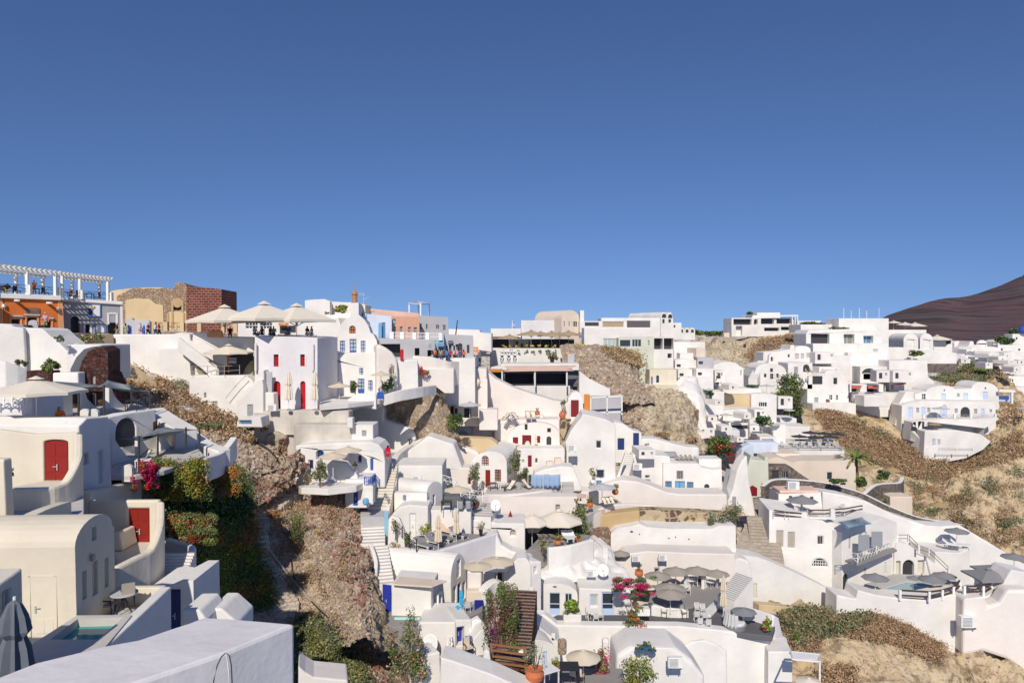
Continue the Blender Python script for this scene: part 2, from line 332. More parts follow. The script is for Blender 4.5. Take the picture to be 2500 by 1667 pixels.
def openpart(root,pl,s,w0,near):
 k = s[0].lstrip('a'); arch = s[0][0] == 'a'; mat = s[5] if len(s) > 5 else 'dark'
 u0,u1,v0,v1 = rectuv(pl,*s[1:5]); wd_,ht = u1 - u0,v1 - v0
 q = shifted(pl,w0)
 ring = openring(q,s)
 if k == 'o':
  vs,fs = prism(q,ring,.05); return mk('dark_backing',vs,fs,'charcoal',root)  # charcoal panel closes every opening; room darkness is put into its colour
 if k in ('d','s'):
  vs,fs = prism(q,ring,.06); m = MB(); m.add(vs,fs)
  if ht / max(wd_,.1) < 6 and near < 130:
   hv = v1 - (wd_ * (.5 if ht / wd_ > 2.4 else .12) if arch else 0) ; nx = 2; ny = 3 if k == 'd' else 2
   for i in range(nx):
    for j in range(ny):
     a0 = u0 + wd_ * (i + .14) / nx; a1 = u0 + wd_ * (i + .86) / nx
     b0 = v0 + (hv - v0) * (j + .12) / ny; b1 = v0 + (hv - v0) * (j + .88) / ny
     m.box(q.P((a0 + a1) / 2,(b0 + b1) / 2,.005),(a1 - a0),.035,(b1 - b0),ax=(q.u,q.n,Vector((0,0,1))))
  o = m.build('door' if k == 'd' else 'shutter',mat,root)
  if k == 'd' and near < 75:
   h = MB(); h.box(q.P(u0 + wd_ * .52,v0 + ht * .45,.06),.05,.04,.30,ax=(q.u,q.n,Vector((0,0,1)))); h.bar(q.P(u0 + wd_ * .52,v0 + ht * .46,.09),q.P(u0 + wd_ * .36,v0 + ht * .46,.09),.035)
   h.build('handle','steel',o)
  return o
 gx = s[6] if len(s) > 6 else (2 if wd_ < 1.6 else 3); gy = s[7] if len(s) > 7 else max(1,round(ht / .8))
 gl = s[8] if len(s) > 8 else 'glass'
 t = min(.09,wd_ * .12)
 m = MB(); U = Vector((0,0,1)); ax = (q.u,q.n,U)
 n = len(ring)
 for i in range(n):
  a,b = ring[i],ring[(i + 1) % n]
  m.bar(q.P(a[0],a[1],0),q.P(b[0],b[1],0),.07,t * 1.6,up=q.n)
 for i in range(1,gx):
  u = u0 + wd_ * i / gx; m.box(q.P(u,(v0 + v1) / 2 - (.12 * wd_ if arch else 0),.0),t * .8,.05,ht - (.25 * wd_ if arch else 0),ax=ax)
 for j in range(1,gy):
  v = v0 + ht * j / gy; m.box(q.P((u0 + u1) / 2,v,.0),wd_ * .97,.05,t * .8,ax=ax)
 if s[0].endswith('g'):
  m.box(q.P((u0 + u1) / 2,v0 + ht * .15,.0),wd_ * .96,.06,ht * .3,ax=ax)
 o = m.build('glazed_door' if s[0].endswith('g') else 'window',mat,root)
 vs,fs = prism(shifted(pl,w0 - .05),ring,.03)
 mk('pane',vs,fs,gl,o)
 return o
def H(name,label,pl,outline,d,mat,opens=(),cat='house',group=None,bev=.09,rev=.22,near=None,kind=None,uvs=None,parts=(),parent=None):
 uv = uvs or [pl.uv(*p) for p in outl(outline)]
 near = near or pl.o.length
 holes = [openring(pl,s) for s in opens]
 hr = rev
 vs,fs = prism(pl,uv,d,holes,hr)
 reg(vs,fs)
 if parent is not None: return mk(name,vs,fs,mat,parent,bev=bev)
 if opens or parts:
  n = len(uv); cx = sum(u for u,v in uv) / n; base = pl.P(cx,min(v for u,v in uv),-d / 2)
  root = empty(name,base,label,cat,group); mk('walls',vs,fs,mat,root,bev=bev)
  for s in opens: openpart(root,pl,s,-hr + .07,near)
  for p in parts: subp(root,*p)
  return root
 o = mk(name,vs,fs,mat,bev=bev); props(o,label,cat,group,kind); return o
def subp(root,name,pl,outline,d,mat,w=0,bev=.05):
 q = shifted(pl,w) if w else pl
 vs,fs = prism(q,[q.uv(*p) for p in outl(outline)],d); reg(vs,fs)
 return mk(name,vs,fs,mat,root,bev=bev)
def att(root,pl,specs,w=.06):
 for s in specs: openpart(root,pl,s,w,pl.o.length)
def slab(name,label,outline,z,h,mat,cat=None,kind=None,group=None,bev=.05,parent=None,hole=None,hd=.35):
 P = [G(x,y,z) for x,y in outl(outline)]; n = len(P)
 if hole: return slabh(name,label,P,[G(x,y,z) for x,y in hole],h,hd,mat,cat,kind,bev)
 vs = P + [p - Vector((0,0,h)) for p in P]
 fs = [list(t) for t in tessellate_polygon([P])] + [[n + i for i in t] for t in tessellate_polygon([P])] + [[i,(i + 1) % n,n + (i + 1) % n,n + i] for i in range(n)]
 reg(vs,fs); o = mk(name,vs,fs,mat,parent,bev=bev); props(o,label,cat,group,kind); return o
def slabh(name,label,P,Q,h,hd,mat,cat,kind,bev):
 n,k = len(P),len(Q); dz = Vector((0,0,1)); vs = P + Q + [p - dz * h for p in P] + [q - dz * hd for q in Q]
 fs = [list(t) for t in tessellate_polygon([P,Q])] + [[n + k + i for i in t] for t in tessellate_polygon([P])]
 fs += [[i,(i + 1) % n,n + k + (i + 1) % n,n + k + i] for i in range(n)]; b = 2 * n + k
 fs += [[n + i,n + (i + 1) % k,b + (i + 1) % k,b + i] for i in range(k)] + [[b + i for i in range(k)]]
 reg(vs,fs); o = mk(name,vs,fs,mat,bev=bev); props(o,label,cat,None,kind); return o
def strip(name,label,pts,h,th,mat,cat='wall',kind=None,bev=.06,parent=None,cap=None,sub=4,group=None):
 P = [W(*p) for p in pts]; Q = []
 for i in range(len(P) - 1):
  p0,p1,p2,p3 = P[max(i - 1,0)],P[i],P[i + 1],P[min(i + 2,len(P) - 1)]
  for k in range(sub): t = k / sub; Q.append(cr(p0,p1,p2,p3,t) if sub > 1 else p1.copy())
 Q.append(P[-1])
 vs,fs = [],[]
 for i,p in enumerate(Q):
  d = Q[min(i + 1,len(Q) - 1)] - Q[max(i - 1,0)]; d.z = 0; d.normalize(); s = Vector((-d.y,d.x,0)) * (th / 2)
  vs += [p - s,p + s,p + s - Vector((0,0,h)),p - s - Vector((0,0,h))]
 for i in range(len(Q) - 1):
  for k in range(4): fs.append([i * 4 + k,i * 4 + (k + 1) % 4,i * 4 + 4 + (k + 1) % 4,i * 4 + 4 + k])
 fs.append([0,1,2,3]); e = (len(Q) - 1) * 4; fs.append([e,e + 1,e + 2,e + 3])
 reg(vs,fs)
 if cap:
  root = empty(name,Q[0] - Vector((0,0,h)),label,cat,group); mk('walls',vs,fs,mat,root,bev=bev)
  c = MB()
  cv = []
  for i,p in enumerate(Q):
   d = Q[min(i + 1,len(Q) - 1)] - Q[max(i - 1,0)]; d.z = 0; d.normalize(); s = Vector((-d.y,d.x,0)) * (th / 2 + .04)
   cv += [p - s + Vector((0,0,.10)),p + s + Vector((0,0,.10)),p + s - Vector((0,0,.03)),p - s - Vector((0,0,.03))]
  mk('coping',cv,[list(f) for f in fs],cap,root,bev=.03); return root
 o = mk(name,vs,fs,mat,parent,bev=bev); props(o,label,cat if parent is None else None,group,kind); return o
def cr(p0,p1,p2,p3,t):
 return 0.5 * ((2 * p1) + (p2 - p0) * t + (2 * p0 - 5 * p1 + 4 * p2 - p3) * t * t + (3 * p1 - p0 - 3 * p2 + p3) * t * t * t)
def grid(rows,nu,nv):
 rw = []
 for r in rows:
  P = [W(*p) if not isinstance(p,Vector) else p for p in r]; out = []
  for i in range(len(P) - 1):
   for k in range(nu): out.append(cr(P[max(i - 1,0)],P[i],P[i + 1],P[min(i + 2,len(P) - 1)],k / nu))
  out.append(P[-1]); rw.append(out)
 res = []
 for i in range(len(rw) - 1):
  for k in range(nv):
   t = k / nv; res.append([cr(rw[max(i - 1,0)][j],rw[i][j],rw[i + 1][j],rw[min(i + 2,len(rw) - 1)][j],t) for j in range(len(rw[0]))])
 res.append(rw[-1]); return res
def patch(name,label,rows,mat,amp=.6,nu=12,nv=12,fr=.25,kind='structure',cat=None,ridged=True,fine=.12,seed=0,smooth=False,pit=0):
 g = grid(rows,nu,nv); a,b = len(g),len(g[0]); vs,fs = [],[]
 for i in range(a):
  for j in range(b):
   p = g[i][j]; du = g[i][min(j + 1,b - 1)] - g[i][max(j - 1,0)]; dv = g[min(i + 1,a - 1)][j] - g[max(i - 1,0)][j]
   n = du.cross(dv)
   n = n.normalized() if n.length > 1e-9 else Vector((0,-1,0))
   if n.dot(p) > 0: n = -n
   q = p * fr + Vector((seed * 7.1,0,0)); h = noise.fractal(q,1.0,2.0,5)
   if ridged: h = h - .9 * abs(noise.noise(q * 1.7 + Vector((3,9,1)))) + .3
   h2 = noise.fractal(p * 1.3,.8,2.0,3)
   if pit: h -= pit * max(0,.42 - noise.voronoi(p * fr * 1.6 + Vector((seed,h * .4,0)))[0][0])
   vs.append(p + n * (h * amp + h2 * fine))
 for i in range(a - 1):
  for j in range(b - 1): fs.append([i * b + j,i * b + j + 1,(i + 1) * b + j + 1,(i + 1) * b + j])
 reg(vs,fs,True); o = mk(name,vs,fs,mat,recalc=False,smooth=smooth); props(o,label,cat,None,kind); return o
def stairs(name,label,a,b,width,n,mat='white',tread='lfloor',parent=None,cat='staircase',base=1.2,sidew=0):
 A,B = W(*a),W(*b); d = B - A; dh = Vector((d.x,d.y,0)); L = dh.length; dh.normalize(); s = Vector((-dh.y,dh.x,0)); st = L / n; rz = d.z / n
 m = MB(); U = Vector((0,0,1))
 for i in range(n):
  top = A.z + rz * (i + 1); h = rz * (i + 1) + base; c = A + dh * (st * (i + .5)); c.z = top - h / 2
  m.box(c,st,width,h,ax=(dh,s,U),mi=0)
  c2 = c.copy(); c2.z = top + .012; m.box(c2 + dh * (.01),st - .05,width - .05,.03,ax=(dh,s,U),mi=1)
 reg(m.v,m.f)
 root = m.build(name,[mat,tread],parent)
 if parent is None: props(root,label,cat)
 return root
def poly3(name,label,groups,mat,**k): pass
# ---------------------------------------------------------------- proto copies
def copy_tree(o,parent=None):
 c = o.copy(); COL.objects.link(c); c.parent = parent
 if 'proto' in c: del c['proto']
 for ch in o.children: copy_tree(ch,c)
 return c
PROTO = {}
HIDE = []
def proto(name,fn):
 if name not in PROTO:
  r = bpy.data.objects.new(name,None); COL.objects.link(r); r['proto'] = 1; fn(r); PROTO[name] = [r,False]
 return PROTO[name]
def inst(pname,loc,rz,label,cat,group=None,sc=1.0,name=None):
 e = PROTO[pname]
 o = copy_tree(e[0])
 o.location = loc; o.rotation_euler = (0,0,rz); o.scale = (sc,sc,sc) if not isinstance(sc,tuple) else sc
 if name: o.name = name
 props(o,label,cat,group); return o
def clean_protos():
 def rm(o):
  for c in list(o.children): rm(c)
  bpy.data.objects.remove(o)
 for k,e in PROTO.items():
  nm = e[0].name; rm(e[0])
# furniture -----------------------------------------------------------------
def umb_proto(key,sides,mat,pole,valance=.18,slope=.22):
 def fn(r):
  n = sides; m = MB(); rr = 1.0; top = 1.0; off = math.pi / n
  vs = [Vector((0,0,slope))]
  for j in range(n): t = 2 * math.pi * j / n + off; vs.append(Vector((rr * math.cos(t),rr * math.sin(t),0)))
  mid = []
  for j in range(n):
   a,b = vs[1 + j],vs[1 + (j + 1) % n]; q = (a + b) / 2; q.z = .012; mid.append(q)
  o = len(vs); vs += mid; fs = []
  for j in range(n): fs += [[0,1 + j,o + j],[0,o + j,1 + (j + 1) % n]]
  w0 = len(vs); vs += [v + Vector((0,0,-valance * .35)) for v in vs[1:1 + n]]; w1 = len(vs); vs += [v + Vector((0,0,-valance * .35)) for v in mid]
  for j in range(n): fs += [[1 + j,o + j,w1 + j,w0 + j],[o + j,1 + (j + 1) % n,w0 + (j + 1) % n,w1 + j]]
  m.add(vs,fs); c = m.build('canopy',mat,r)
  c.modifiers.new('s','SOLIDIFY').thickness = .012
  v = MB(); q = [Vector((0,0,slope + .07))]
  for j in range(n): t = 2 * math.pi * j / n + off; q.append(Vector((.17 * math.cos(t),.17 * math.sin(t),slope * .83 + .045)))
  v.add(q,[[0,1 + j,1 + (j + 1) % n] for j in range(n)]); v.build('vent_cap',mat,r)
  p = MB(); p.tube([(0,0,-1.6),(0,0,slope)],.024,6); p.build('pole',pole,r)
  b = MB()
  for j in range(n): t = 2 * math.pi * j / n + off; b.bar((0,0,-.16),(rr * .55 * math.cos(t),rr * .55 * math.sin(t),slope * .42),.02)
  b.build('rib',pole,r)
 proto(key,fn)
def closed_proto(key,mat,pole='wpaint'):
 def fn(r):
  m = MB(); n = 16; prof = [(.02,1.0),(.07,.96),(.12,.80),(.15,.62),(.10,.55),(.14,.42),(.17,.16),(.15,.12)]
  vs = []
  for i,(q,z) in enumerate(prof):
   for j in range(n): t = 2 * math.pi * j / n; k = 1 + (.28 if j % 2 else -.2) * min(1,i / 2); vs.append(Vector((q * k * math.cos(t),q * k * math.sin(t),z)))
  fs = [[i * n + j,i * n + (j + 1) % n,(i + 1) * n + (j + 1) % n,(i + 1) * n + j] for i in range(len(prof) - 1) for j in range(n)]
  fs.append([j for j in range(n)]); m.add(vs,fs); m.build('canopy',mat,r)
  p = MB(); p.tube([(0,0,-.18),(0,0,1.04)],.018,6); p.build('pole',pole,r)
  b = MB(); b.lathe((0,0,-.2),[(.12,0),(.12,.03),(.03,.05)],10); b.build('base_plate','greyp',r)
 proto(key,fn)
def umb(kind,px,apy,poley,hw,label,Y=None,group=None,sides=8,rz=0.0,slope=.30,pole='wpaint',cat='umbrella',sq=1.0,name='sun_umbrella'):
 key = 'umb_%s_%d_%s_%d' % (kind,sides,pole,int(slope * 100)); umb_proto(key,sides,kind,pole,slope=slope)
 if Y is None: Y = hit(px,poley).y
 A = W(px,apy,Y); r = hw / F * Y;
 o = inst(key,A - Vector((0,0,slope * r)),rz,label,cat,group,(r,r * sq,r),name)
 foot = W(px,poley,Y).z; hgt = (A.z - foot)
 for c in o.children:
  if c.name.startswith('pole'):
   me = c.data.copy(); c.data = me
   for v in me.vertices:
    if v.co.z < 0: v.co.z = (foot - (A.z - slope * r)) / r
    rad = math.hypot(v.co.x,v.co.y)
    if rad > 1e-6: k = .035 / r / rad; v.co.x *= k; v.co.y *= k
 return o
def closed(kind,px,apy,foot,label,Y=None,group=None,pole='wpaint',wide=.62,name='closed_umbrella'):
 key = 'clo_%s' % kind; closed_proto(key,kind,pole)
 if Y is None: Y = hit(px,foot).y
 h = (foot - apy) / F * Y / 1.24
 b = W(px,foot,Y) + Vector((0,0,.2 * h)); return inst(key,b,random.uniform(0,3),label,'umbrella',group,(h * wide,h * wide,h),name)
def mkchair(key,mat,frame,arm=True):
 def fn(r):
  for n_,bx in (('seat',((0,0,.44),.46,.46,.05)),('backrest',((0,.23,.70),.46,.04,.48))):
   m = MB(); m.box(*bx); m.build(n_,mat,r)
  for sx in (-1,1):
   for sy in (-1,1):
    m = MB(); m.bar((sx * .21,sy * .21,0),(sx * .21,sy * .21,.44 if sy < 0 else .95),.035); m.build('leg',frame,r)
   if arm: m = MB(); m.bar((sx * .23,-.2,.64),(sx * .23,.22,.66),.04); m.bar((sx * .23,-.2,.44),(sx * .23,-.2,.64),.03); m.build('armrest',frame,r)
 proto(key,fn)
mkchair('chair_white','cpalegrey','wpaint'); mkchair('chair_taupe','ctaupe','dark'); mkchair('chair_dark','cdark','dark',False); mkchair('chair_beige','cbeige','dwood')
def table_proto(key,top,leg,r_=.5,square=False,ln=1.0):
 def fn(r):
  m = MB()
  if square: m.box((0,0,.74),r_ * 2 * ln,r_ * 2,.04)
  else: m.lathe((0,0,.72),[(r_,0),(r_,.04)],20)
  m.build('table_top',top,r)
  if square:
   for sx in (-1,1):
    for sy in (-1,1): m = MB(); m.bar((sx * r_ * ln * .88,sy * r_ * .88,0),(sx * r_ * ln * .88,sy * r_ * .88,.72),.05); m.build('leg',leg,r)
  else:
   for k in range(3): a = k * 2.094; m = MB(); m.bar((.3 * math.cos(a),.3 * math.sin(a),0),(-.05 * math.cos(a),-.05 * math.sin(a),.72),.035); m.build('leg',leg,r)
 proto(key,fn)
table_proto('table_round','wpaint','steel',.55); table_proto('table_dark','dark','dark',.4,True); table_proto('table_white','wpaint','wpaint',.42,True); table_proto('table_taupe','cpalegrey','dark',.5)
def lounger_proto(key,cush,frame,back=.75):
 def fn(r):
  m = MB(); m.box((0,-.25,.36),.62,1.3,.07); m.build('cushion',cush,r)
  a = R(38); m = MB(); m.box((0,.4 + .34 * math.cos(a),.38 + .34 * math.sin(a)),.62,.72,.07,ax=(Vector((1,0,0)),Vector((0,math.cos(a),math.sin(a))),Vector((0,-math.sin(a),math.cos(a))))); m.build('backrest',cush,r)
  m = MB()
  for sx in (-1,1):
   m.bar((sx * .32,-.9,.30),(sx * .32,.75,.30),.05); m.bar((sx * .32,.4,.32),(sx * .32,.95,.76),.04)
  m.build('frame',frame,r)
  for sx in (-1,1):
   for y in (-.72,.55): m = MB(); m.bar((sx * .32,y - .12,0),(sx * .32,y,.3),.045); m.bar((sx * .32,y + .14,0),(sx * .32,y,.3),.045); m.build('leg',frame,r)
 proto(key,fn)
lounger_proto('lounger_grey','cgrey','wpaint'); lounger_proto('lounger_white','cwhite','wpaint'); lounger_proto('lounger_tan','cbeige','dwood'); lounger_proto('lounger_coral','palepink','wpaint'); lounger_proto('lounger_aqua','aqua','wpaint')
def deck_proto(key,mat,fr):
 def fn(r):
  m = MB(); m.bar((-.28,.45,.85),(-.28,-.45,.12),.04); m.bar((.28,.45,.85),(.28,-.45,.12),.04); m.bar((-.28,.45,.85),(.28,.45,.85),.04); m.bar((-.28,-.45,.12),(.28,-.45,.12),.04)
  m.bar((-.3,-.35,.5),(-.3,.5,0),.04); m.bar((.3,-.35,.5),(.3,.5,0),.04); m.build('frame',fr,r)
  m = MB(); pts = [(0,.45,.84),(0,.2,.52),(0,-.1,.28),(0,-.44,.14)]
  for a,b in zip(pts,pts[1:]): m.bar(a,b,.52,.015)
  m.build('sling',mat,r)
 proto(key,fn)
deck_proto('deck_cream','ccream','dwood'); deck_proto('deck_slat','taupe','taupe')
def ac_fn(r):
 m = MB(); m.box((0,0,.35),.95,.38,.68); m.build('casing','wpaint',r,bev=.02)
 m = MB()
 for i in range(7): m.box((-.12,-.20,.12 + i * .08),.56,.02,.035)
 m.build('grille','greyp',r); m = MB()
 for sx in (-.35,.35): m.box((sx,0,-.02),.08,.42,.06)
 m.build('foot','dark',r)
proto('ac',ac_fn)
def dish_fn(r):
 m = MB(); n = 20; vs = []; fs = []
 for i,(q,z) in enumerate([(0.001,0),(.2,.02),(.36,.06),(.48,.115)]):
  for j in range(n): t = 2 * math.pi * j / n; vs.append(Vector((q * math.cos(t),-z,q * 1.12 * math.sin(t))))
 for i in range(3):
  for j in range(n): fs.append([i * n + j,i * n + (j + 1) % n,(i + 1) * n + (j + 1) % n,(i + 1) * n + j])
 m.add([v + Vector((0,0,.6)) for v in vs],fs); d = m.build('dish','wpaint',r,smooth=True); d.modifiers.new('s','SOLIDIFY').thickness = .02; d.rotation_euler = (R(-20),0,0)
 m = MB(); m.bar((0,.02,.15),(0,-.5,.42),.03); m.box((0,-.5,.44),.08,.12,.08); m.build('feed_arm','greyp',r)
 m = MB(); m.tube([(0,.12,0),(0,.12,.62)],.03,6); m.build('mast','steel',r)
proto('dish',dish_fn)
def potmesh(r,kind):
 m = MB(); prof = dict(round=[(.16,0),(.30,.12),(.34,.30),(.28,.46),(.31,.52),(.27,.52),(.25,.44)],tall=[(.15,0),(.24,.6),(.27,.62),(.22,.62),(.2,.55)],urn=[(.12,0),(.30,.30),(.36,.55),(.26,.80),(.16,.88),(.20,.94),(.15,.94),(.12,.85)],bowl=[(.14,0),(.34,.2),(.36,.26),(.30,.26),(.26,.2)])[kind]
 m.lathe((0,0,0),prof,14); return m
def pot(px,py,kind,mat,label,size=1.0,Y=None,group=None,name='flower_pot',plant=None,cat='pot'):
 p = hit(px,py) if Y is None else W(px,py,Y)
 root = empty(name,p,label,cat,group)
 m = potmesh(None,kind); h = dict(round=.46,tall=.58,urn=.88,bowl=.22)[kind] * size
 mm = MB(); mm.add([v * size + p for v in m.v],m.f); mm.build('pot',mat,root,smooth=False)
 if plant:
  lm,cnt,ph,pr,ls = plant
  foliage(root,p + Vector((0,0,h + ph * .5)),(pr,pr,ph * .55),cnt,ls,lm,stems=True,base=p + Vector((0,0,h * .9)))
 return root
def leafcloud(cs,cnt,ls,rnd,fill=.35,droop=0):
 vs,fs = [],[]
 tot = sum(r[0] * r[1] * r[2] for c,r in cs) or 1
 for c,r in cs:
  n = max(3,int(cnt * r[0] * r[1] * r[2] / tot))
  for _ in range(n):
   d = Vector((rnd.gauss(0,1),rnd.gauss(0,1),rnd.gauss(0,1)))
   if d.length < 1e-4: continue
   d.normalize(); q = (fill + (1 - fill) * rnd.random() ** .5) * (0.85 + .3 * noise.noise(d * 2.3 + c))
   p = c + Vector((d.x * r[0],d.y * r[1],d.z * r[2])) * q
   s = ls * rnd.uniform(.6,1.4); a = (d + Vector((rnd.gauss(0,.6),rnd.gauss(0,.6),rnd.gauss(0,.6) - droop))).normalized()
   t = a.cross(Vector((rnd.random() - .5,rnd.random() - .5,rnd.random() - .5))).normalized(); b = a.cross(t)
   o = len(vs); vs += [p - t * s * .5,p + b * s * .32,p + t * s * .5,p - b * s * .32]; fs.append([o,o + 1,o + 2,o + 3])
 return vs,fs
def foliage(root,c,rad,cnt,ls,mats,stems=False,base=None,clumps=7,seed=None,spread=.62):
 rnd = random.Random(seed if seed is not None else int(abs(c.x * 13 + c.y * 7 + c.z * 3)))
 for q,(mname,frac) in enumerate(mats if isinstance(mats,(list,tuple)) and isinstance(mats[0],(list,tuple)) else [(mats,1.0)]):
  cs = []
  fl = mname[0] == 'f'
  for k in range(clumps if not fl else max(3,clumps // 2 if frac < .3 else clumps)):
   d = Vector((rnd.uniform(-1,1),rnd.uniform(-1,1),rnd.uniform(-1,1))) * spread
   f = (1.02 - spread) * rnd.uniform(.75,1.2) * (1.15 if fl else 1)
   cs.append((c + Vector((d.x * rad[0],d.y * rad[1] - (rad[1] * .3 if fl else 0),d.z * rad[2])),tuple(x * f for x in rad)))
  vs,fs = leafcloud(cs,int(cnt * frac),ls * (.8 if fl else 1),rnd)
  mk('blossoms' if fl else 'leaves',vs,fs,mname,root,recalc=False)
 if stems:
  m = MB(); b = base if base is not None else c - Vector((0,0,rad[2]))
  for k in range(5):
   e = c + Vector((rnd.uniform(-.7,.7) * rad[0],rnd.uniform(-.7,.7) * rad[1],rnd.uniform(-.3,.8) * rad[2])); mid = (b + e) / 2 + Vector((rnd.uniform(-.1,.1),0,0))
   m.tube([b,mid,e],[.035,.025,.01],5)
  m.build('stem','brown',root)
def bush(px,py,hw,hh,mats,label,cnt=900,ls=.16,Y=None,name='shrub',cat='shrub',trunk=True,depth=1.0,group=None,clumps=9,basepy=None,seed=None,dy=0.0,spread=.62):
 bp = basepy if basepy is not None else py + hh
 if Y is None: Y = hit(px,bp).y
 Y -= dy
 c = W(px,py,Y); rx,rz = hw / F * Y,hh / F * Y; b = W(px,bp,Y)
 root = empty(name,b,label,cat,group)
 foliage(root,c,(rx,rx * depth,rz),cnt,ls,mats,clumps=clumps,seed=seed,spread=spread)
 if trunk:
  m = MB(); rnd = random.Random(int(px)); f = b - Vector((0,0,.3))
  m.tube([f,b + (c - b) * .35 + Vector((.05 * rx,0,0)),c + Vector((0,0,rz * .3))],[.05 + rz * .035,.04 + rz * .025,.02],6)
  for k in range(4):
   e = c + Vector((rnd.uniform(-.7,.7) * rx,rnd.uniform(-.6,.6) * rx * depth,rnd.uniform(-.2,.75) * rz)); m.tube([b + (c - b) * .3,(b + (c - b) * .3 + e) / 2 + Vector((0,0,.1 * rz)),e],[.03 + rz * .015,.025,.01],5)
  m.build('trunk','brown',root)
 return root
def inpoly(x,y,P):
 c = False; n = len(P); j = n - 1
 for i in range(n):
  if (P[i][1] > y) != (P[j][1] > y) and x < (P[j][0] - P[i][0]) * (y - P[i][1]) / (P[j][1] - P[i][1]) + P[i][0]: c = not c
  j = i
 return c
def cover(name,label,poly,n,ls,mat,hgt=.25,per=7,kind='stuff',clump=None,seed=1,flat_=False,spread=.3,thr=None,up=.5):
 rnd = random.Random(seed); xs = [p[0] for p in poly]; ys = [p[1] for p in poly]; vs,fs = [],[]; k = 0; tr = 0
 while k < n and tr < n * 12:
  tr += 1
  x,y = rnd.uniform(min(xs),max(xs)),rnd.uniform(min(ys),max(ys))
  if not inpoly(x,y,poly): continue
  if thr is not None and noise.noise(Vector((x / thr[1],y / thr[1],seed * 3.3))) < thr[0]: continue
  p,nn = hitn(x,y)
  if p is None: continue
  if nn.dot(p) > 0: nn = -nn
  k += 1; sc = rnd.uniform(.6,1.4)
  for _ in range(per):
   d = Vector((rnd.gauss(0,1),rnd.gauss(0,1),0)) * spread * sc
   q = p + d + nn * rnd.uniform(0,hgt) * sc + Vector((0,0,rnd.uniform(0,hgt * up) * sc))
   a = (nn + Vector((rnd.gauss(0,.6),rnd.gauss(0,.6),rnd.gauss(0,.6)))).normalized() if flat_ else Vector((rnd.gauss(0,1),rnd.gauss(0,1),rnd.gauss(0,.5) + .2)).normalized()
   t = a.cross(Vector((rnd.random() - .5,rnd.random() - .5,rnd.random() - .5))).normalized(); b = a.cross(t); s = ls * rnd.uniform(.6,1.5)
   o = len(vs); vs += [q - t * s * .5,q + b * s * .3,q + t * s * .5,q - b * s * .3]; fs.append([o,o + 1,o + 2,o + 3])
 o = mk(name,vs,fs,mat,recalc=False); props(o,label,'ground cover',None,kind); return o
def stones(name,label,poly,n,s0,s1,mat,seed=3,kind='stuff'):
 rnd = random.Random(seed); xs = [p[0] for p in poly]; ys = [p[1] for p in poly]; m = MB(); k = 0; tr = 0
 while k < n and tr < n * 10:
  tr += 1; x,y = rnd.uniform(min(xs),max(xs)),rnd.uniform(min(ys),max(ys))
  if not inpoly(x,y,poly): continue
  p,nn = hitn(x,y)
  if p is None: continue
  k += 1; s = s0 + (s1 - s0) * rnd.random() ** 3
  vs = [Vector((sx,sy,sz)) * s * .5 * rnd.uniform(.55,1.1) for sx in (-1,1) for sy in (-1,1) for sz in (-1,1)]
  e = Matrix.Rotation(rnd.uniform(0,6),3,'Z') @ Matrix.Rotation(rnd.uniform(0,6),3,'X')
  m.add([e @ v + p for v in vs],[(0,1,3,2),(4,6,7,5),(0,4,5,1),(2,3,7,6),(0,2,6,4),(1,5,7,3)])
 o = mk(name,m.v,m.f,mat,recalc=False); props(o,label,'stones',None,kind); return o
def rail(name,label,pts,h,mat='dwood',post='wpaint',n=None,rails=3,cross=False,cat='railing',balusters=0,group=None,pw=.08,rw=.05,lower=0.0):
 P = [W(*p) if p[2] else hit(p[0],p[1]) for p in pts]; root = empty(name,P[0],label,cat,group); m = MB()
 for a,b in zip(P,P[1:]):
  for k in range(rails): z = h * (k + 1) / rails - .03; m.bar(a + Vector((0,0,z)),b + Vector((0,0,z)),rw)
  if cross:
   L = (b - a).length; q = max(1,round(L / 1.0))
   for i in range(q):
    c,d = a.lerp(b,i / q),a.lerp(b,(i + 1) / q); m.bar(c + Vector((0,0,.08)),d + Vector((0,0,h - .05)),rw * .7); m.bar(c + Vector((0,0,h - .05)),d + Vector((0,0,.08)),rw * .7)
  if balusters:
   for i in range(1,balusters): c = a.lerp(b,i / balusters); m.bar(c,c + Vector((0,0,h)),rw * .6)
 m.build('rails',mat,root)
 for a in P: q = MB(); q.bar(a,a + Vector((0,0,h + .04)),pw); q.build('post',post,root)
 return root
def acu(px,py,label,yaw=0,Y=None,sc=1.0,group='air conditioning units'):
 p = hit(px,py) if Y is None else W(px,py,Y); return inst('ac',p,R(yaw),label,'air conditioner',group,sc,'air_conditioner')
def dish(px,py,label,yaw=0,Y=None,sc=1.0):
 p = hit(px,py) if Y is None else W(px,py,Y); return inst('dish',p,R(yaw),label,'satellite dish','satellite dishes',sc,'satellite_dish')
def chair(kind,px,py,yaw,label,group=None,sc=1.0,cat='chair',name=None,Y=None):
 p = hit(px,py) if Y is None else W(px,py,Y); return inst(kind,p,R(yaw),label,cat,group,sc,name or cat.replace(' ','_'))
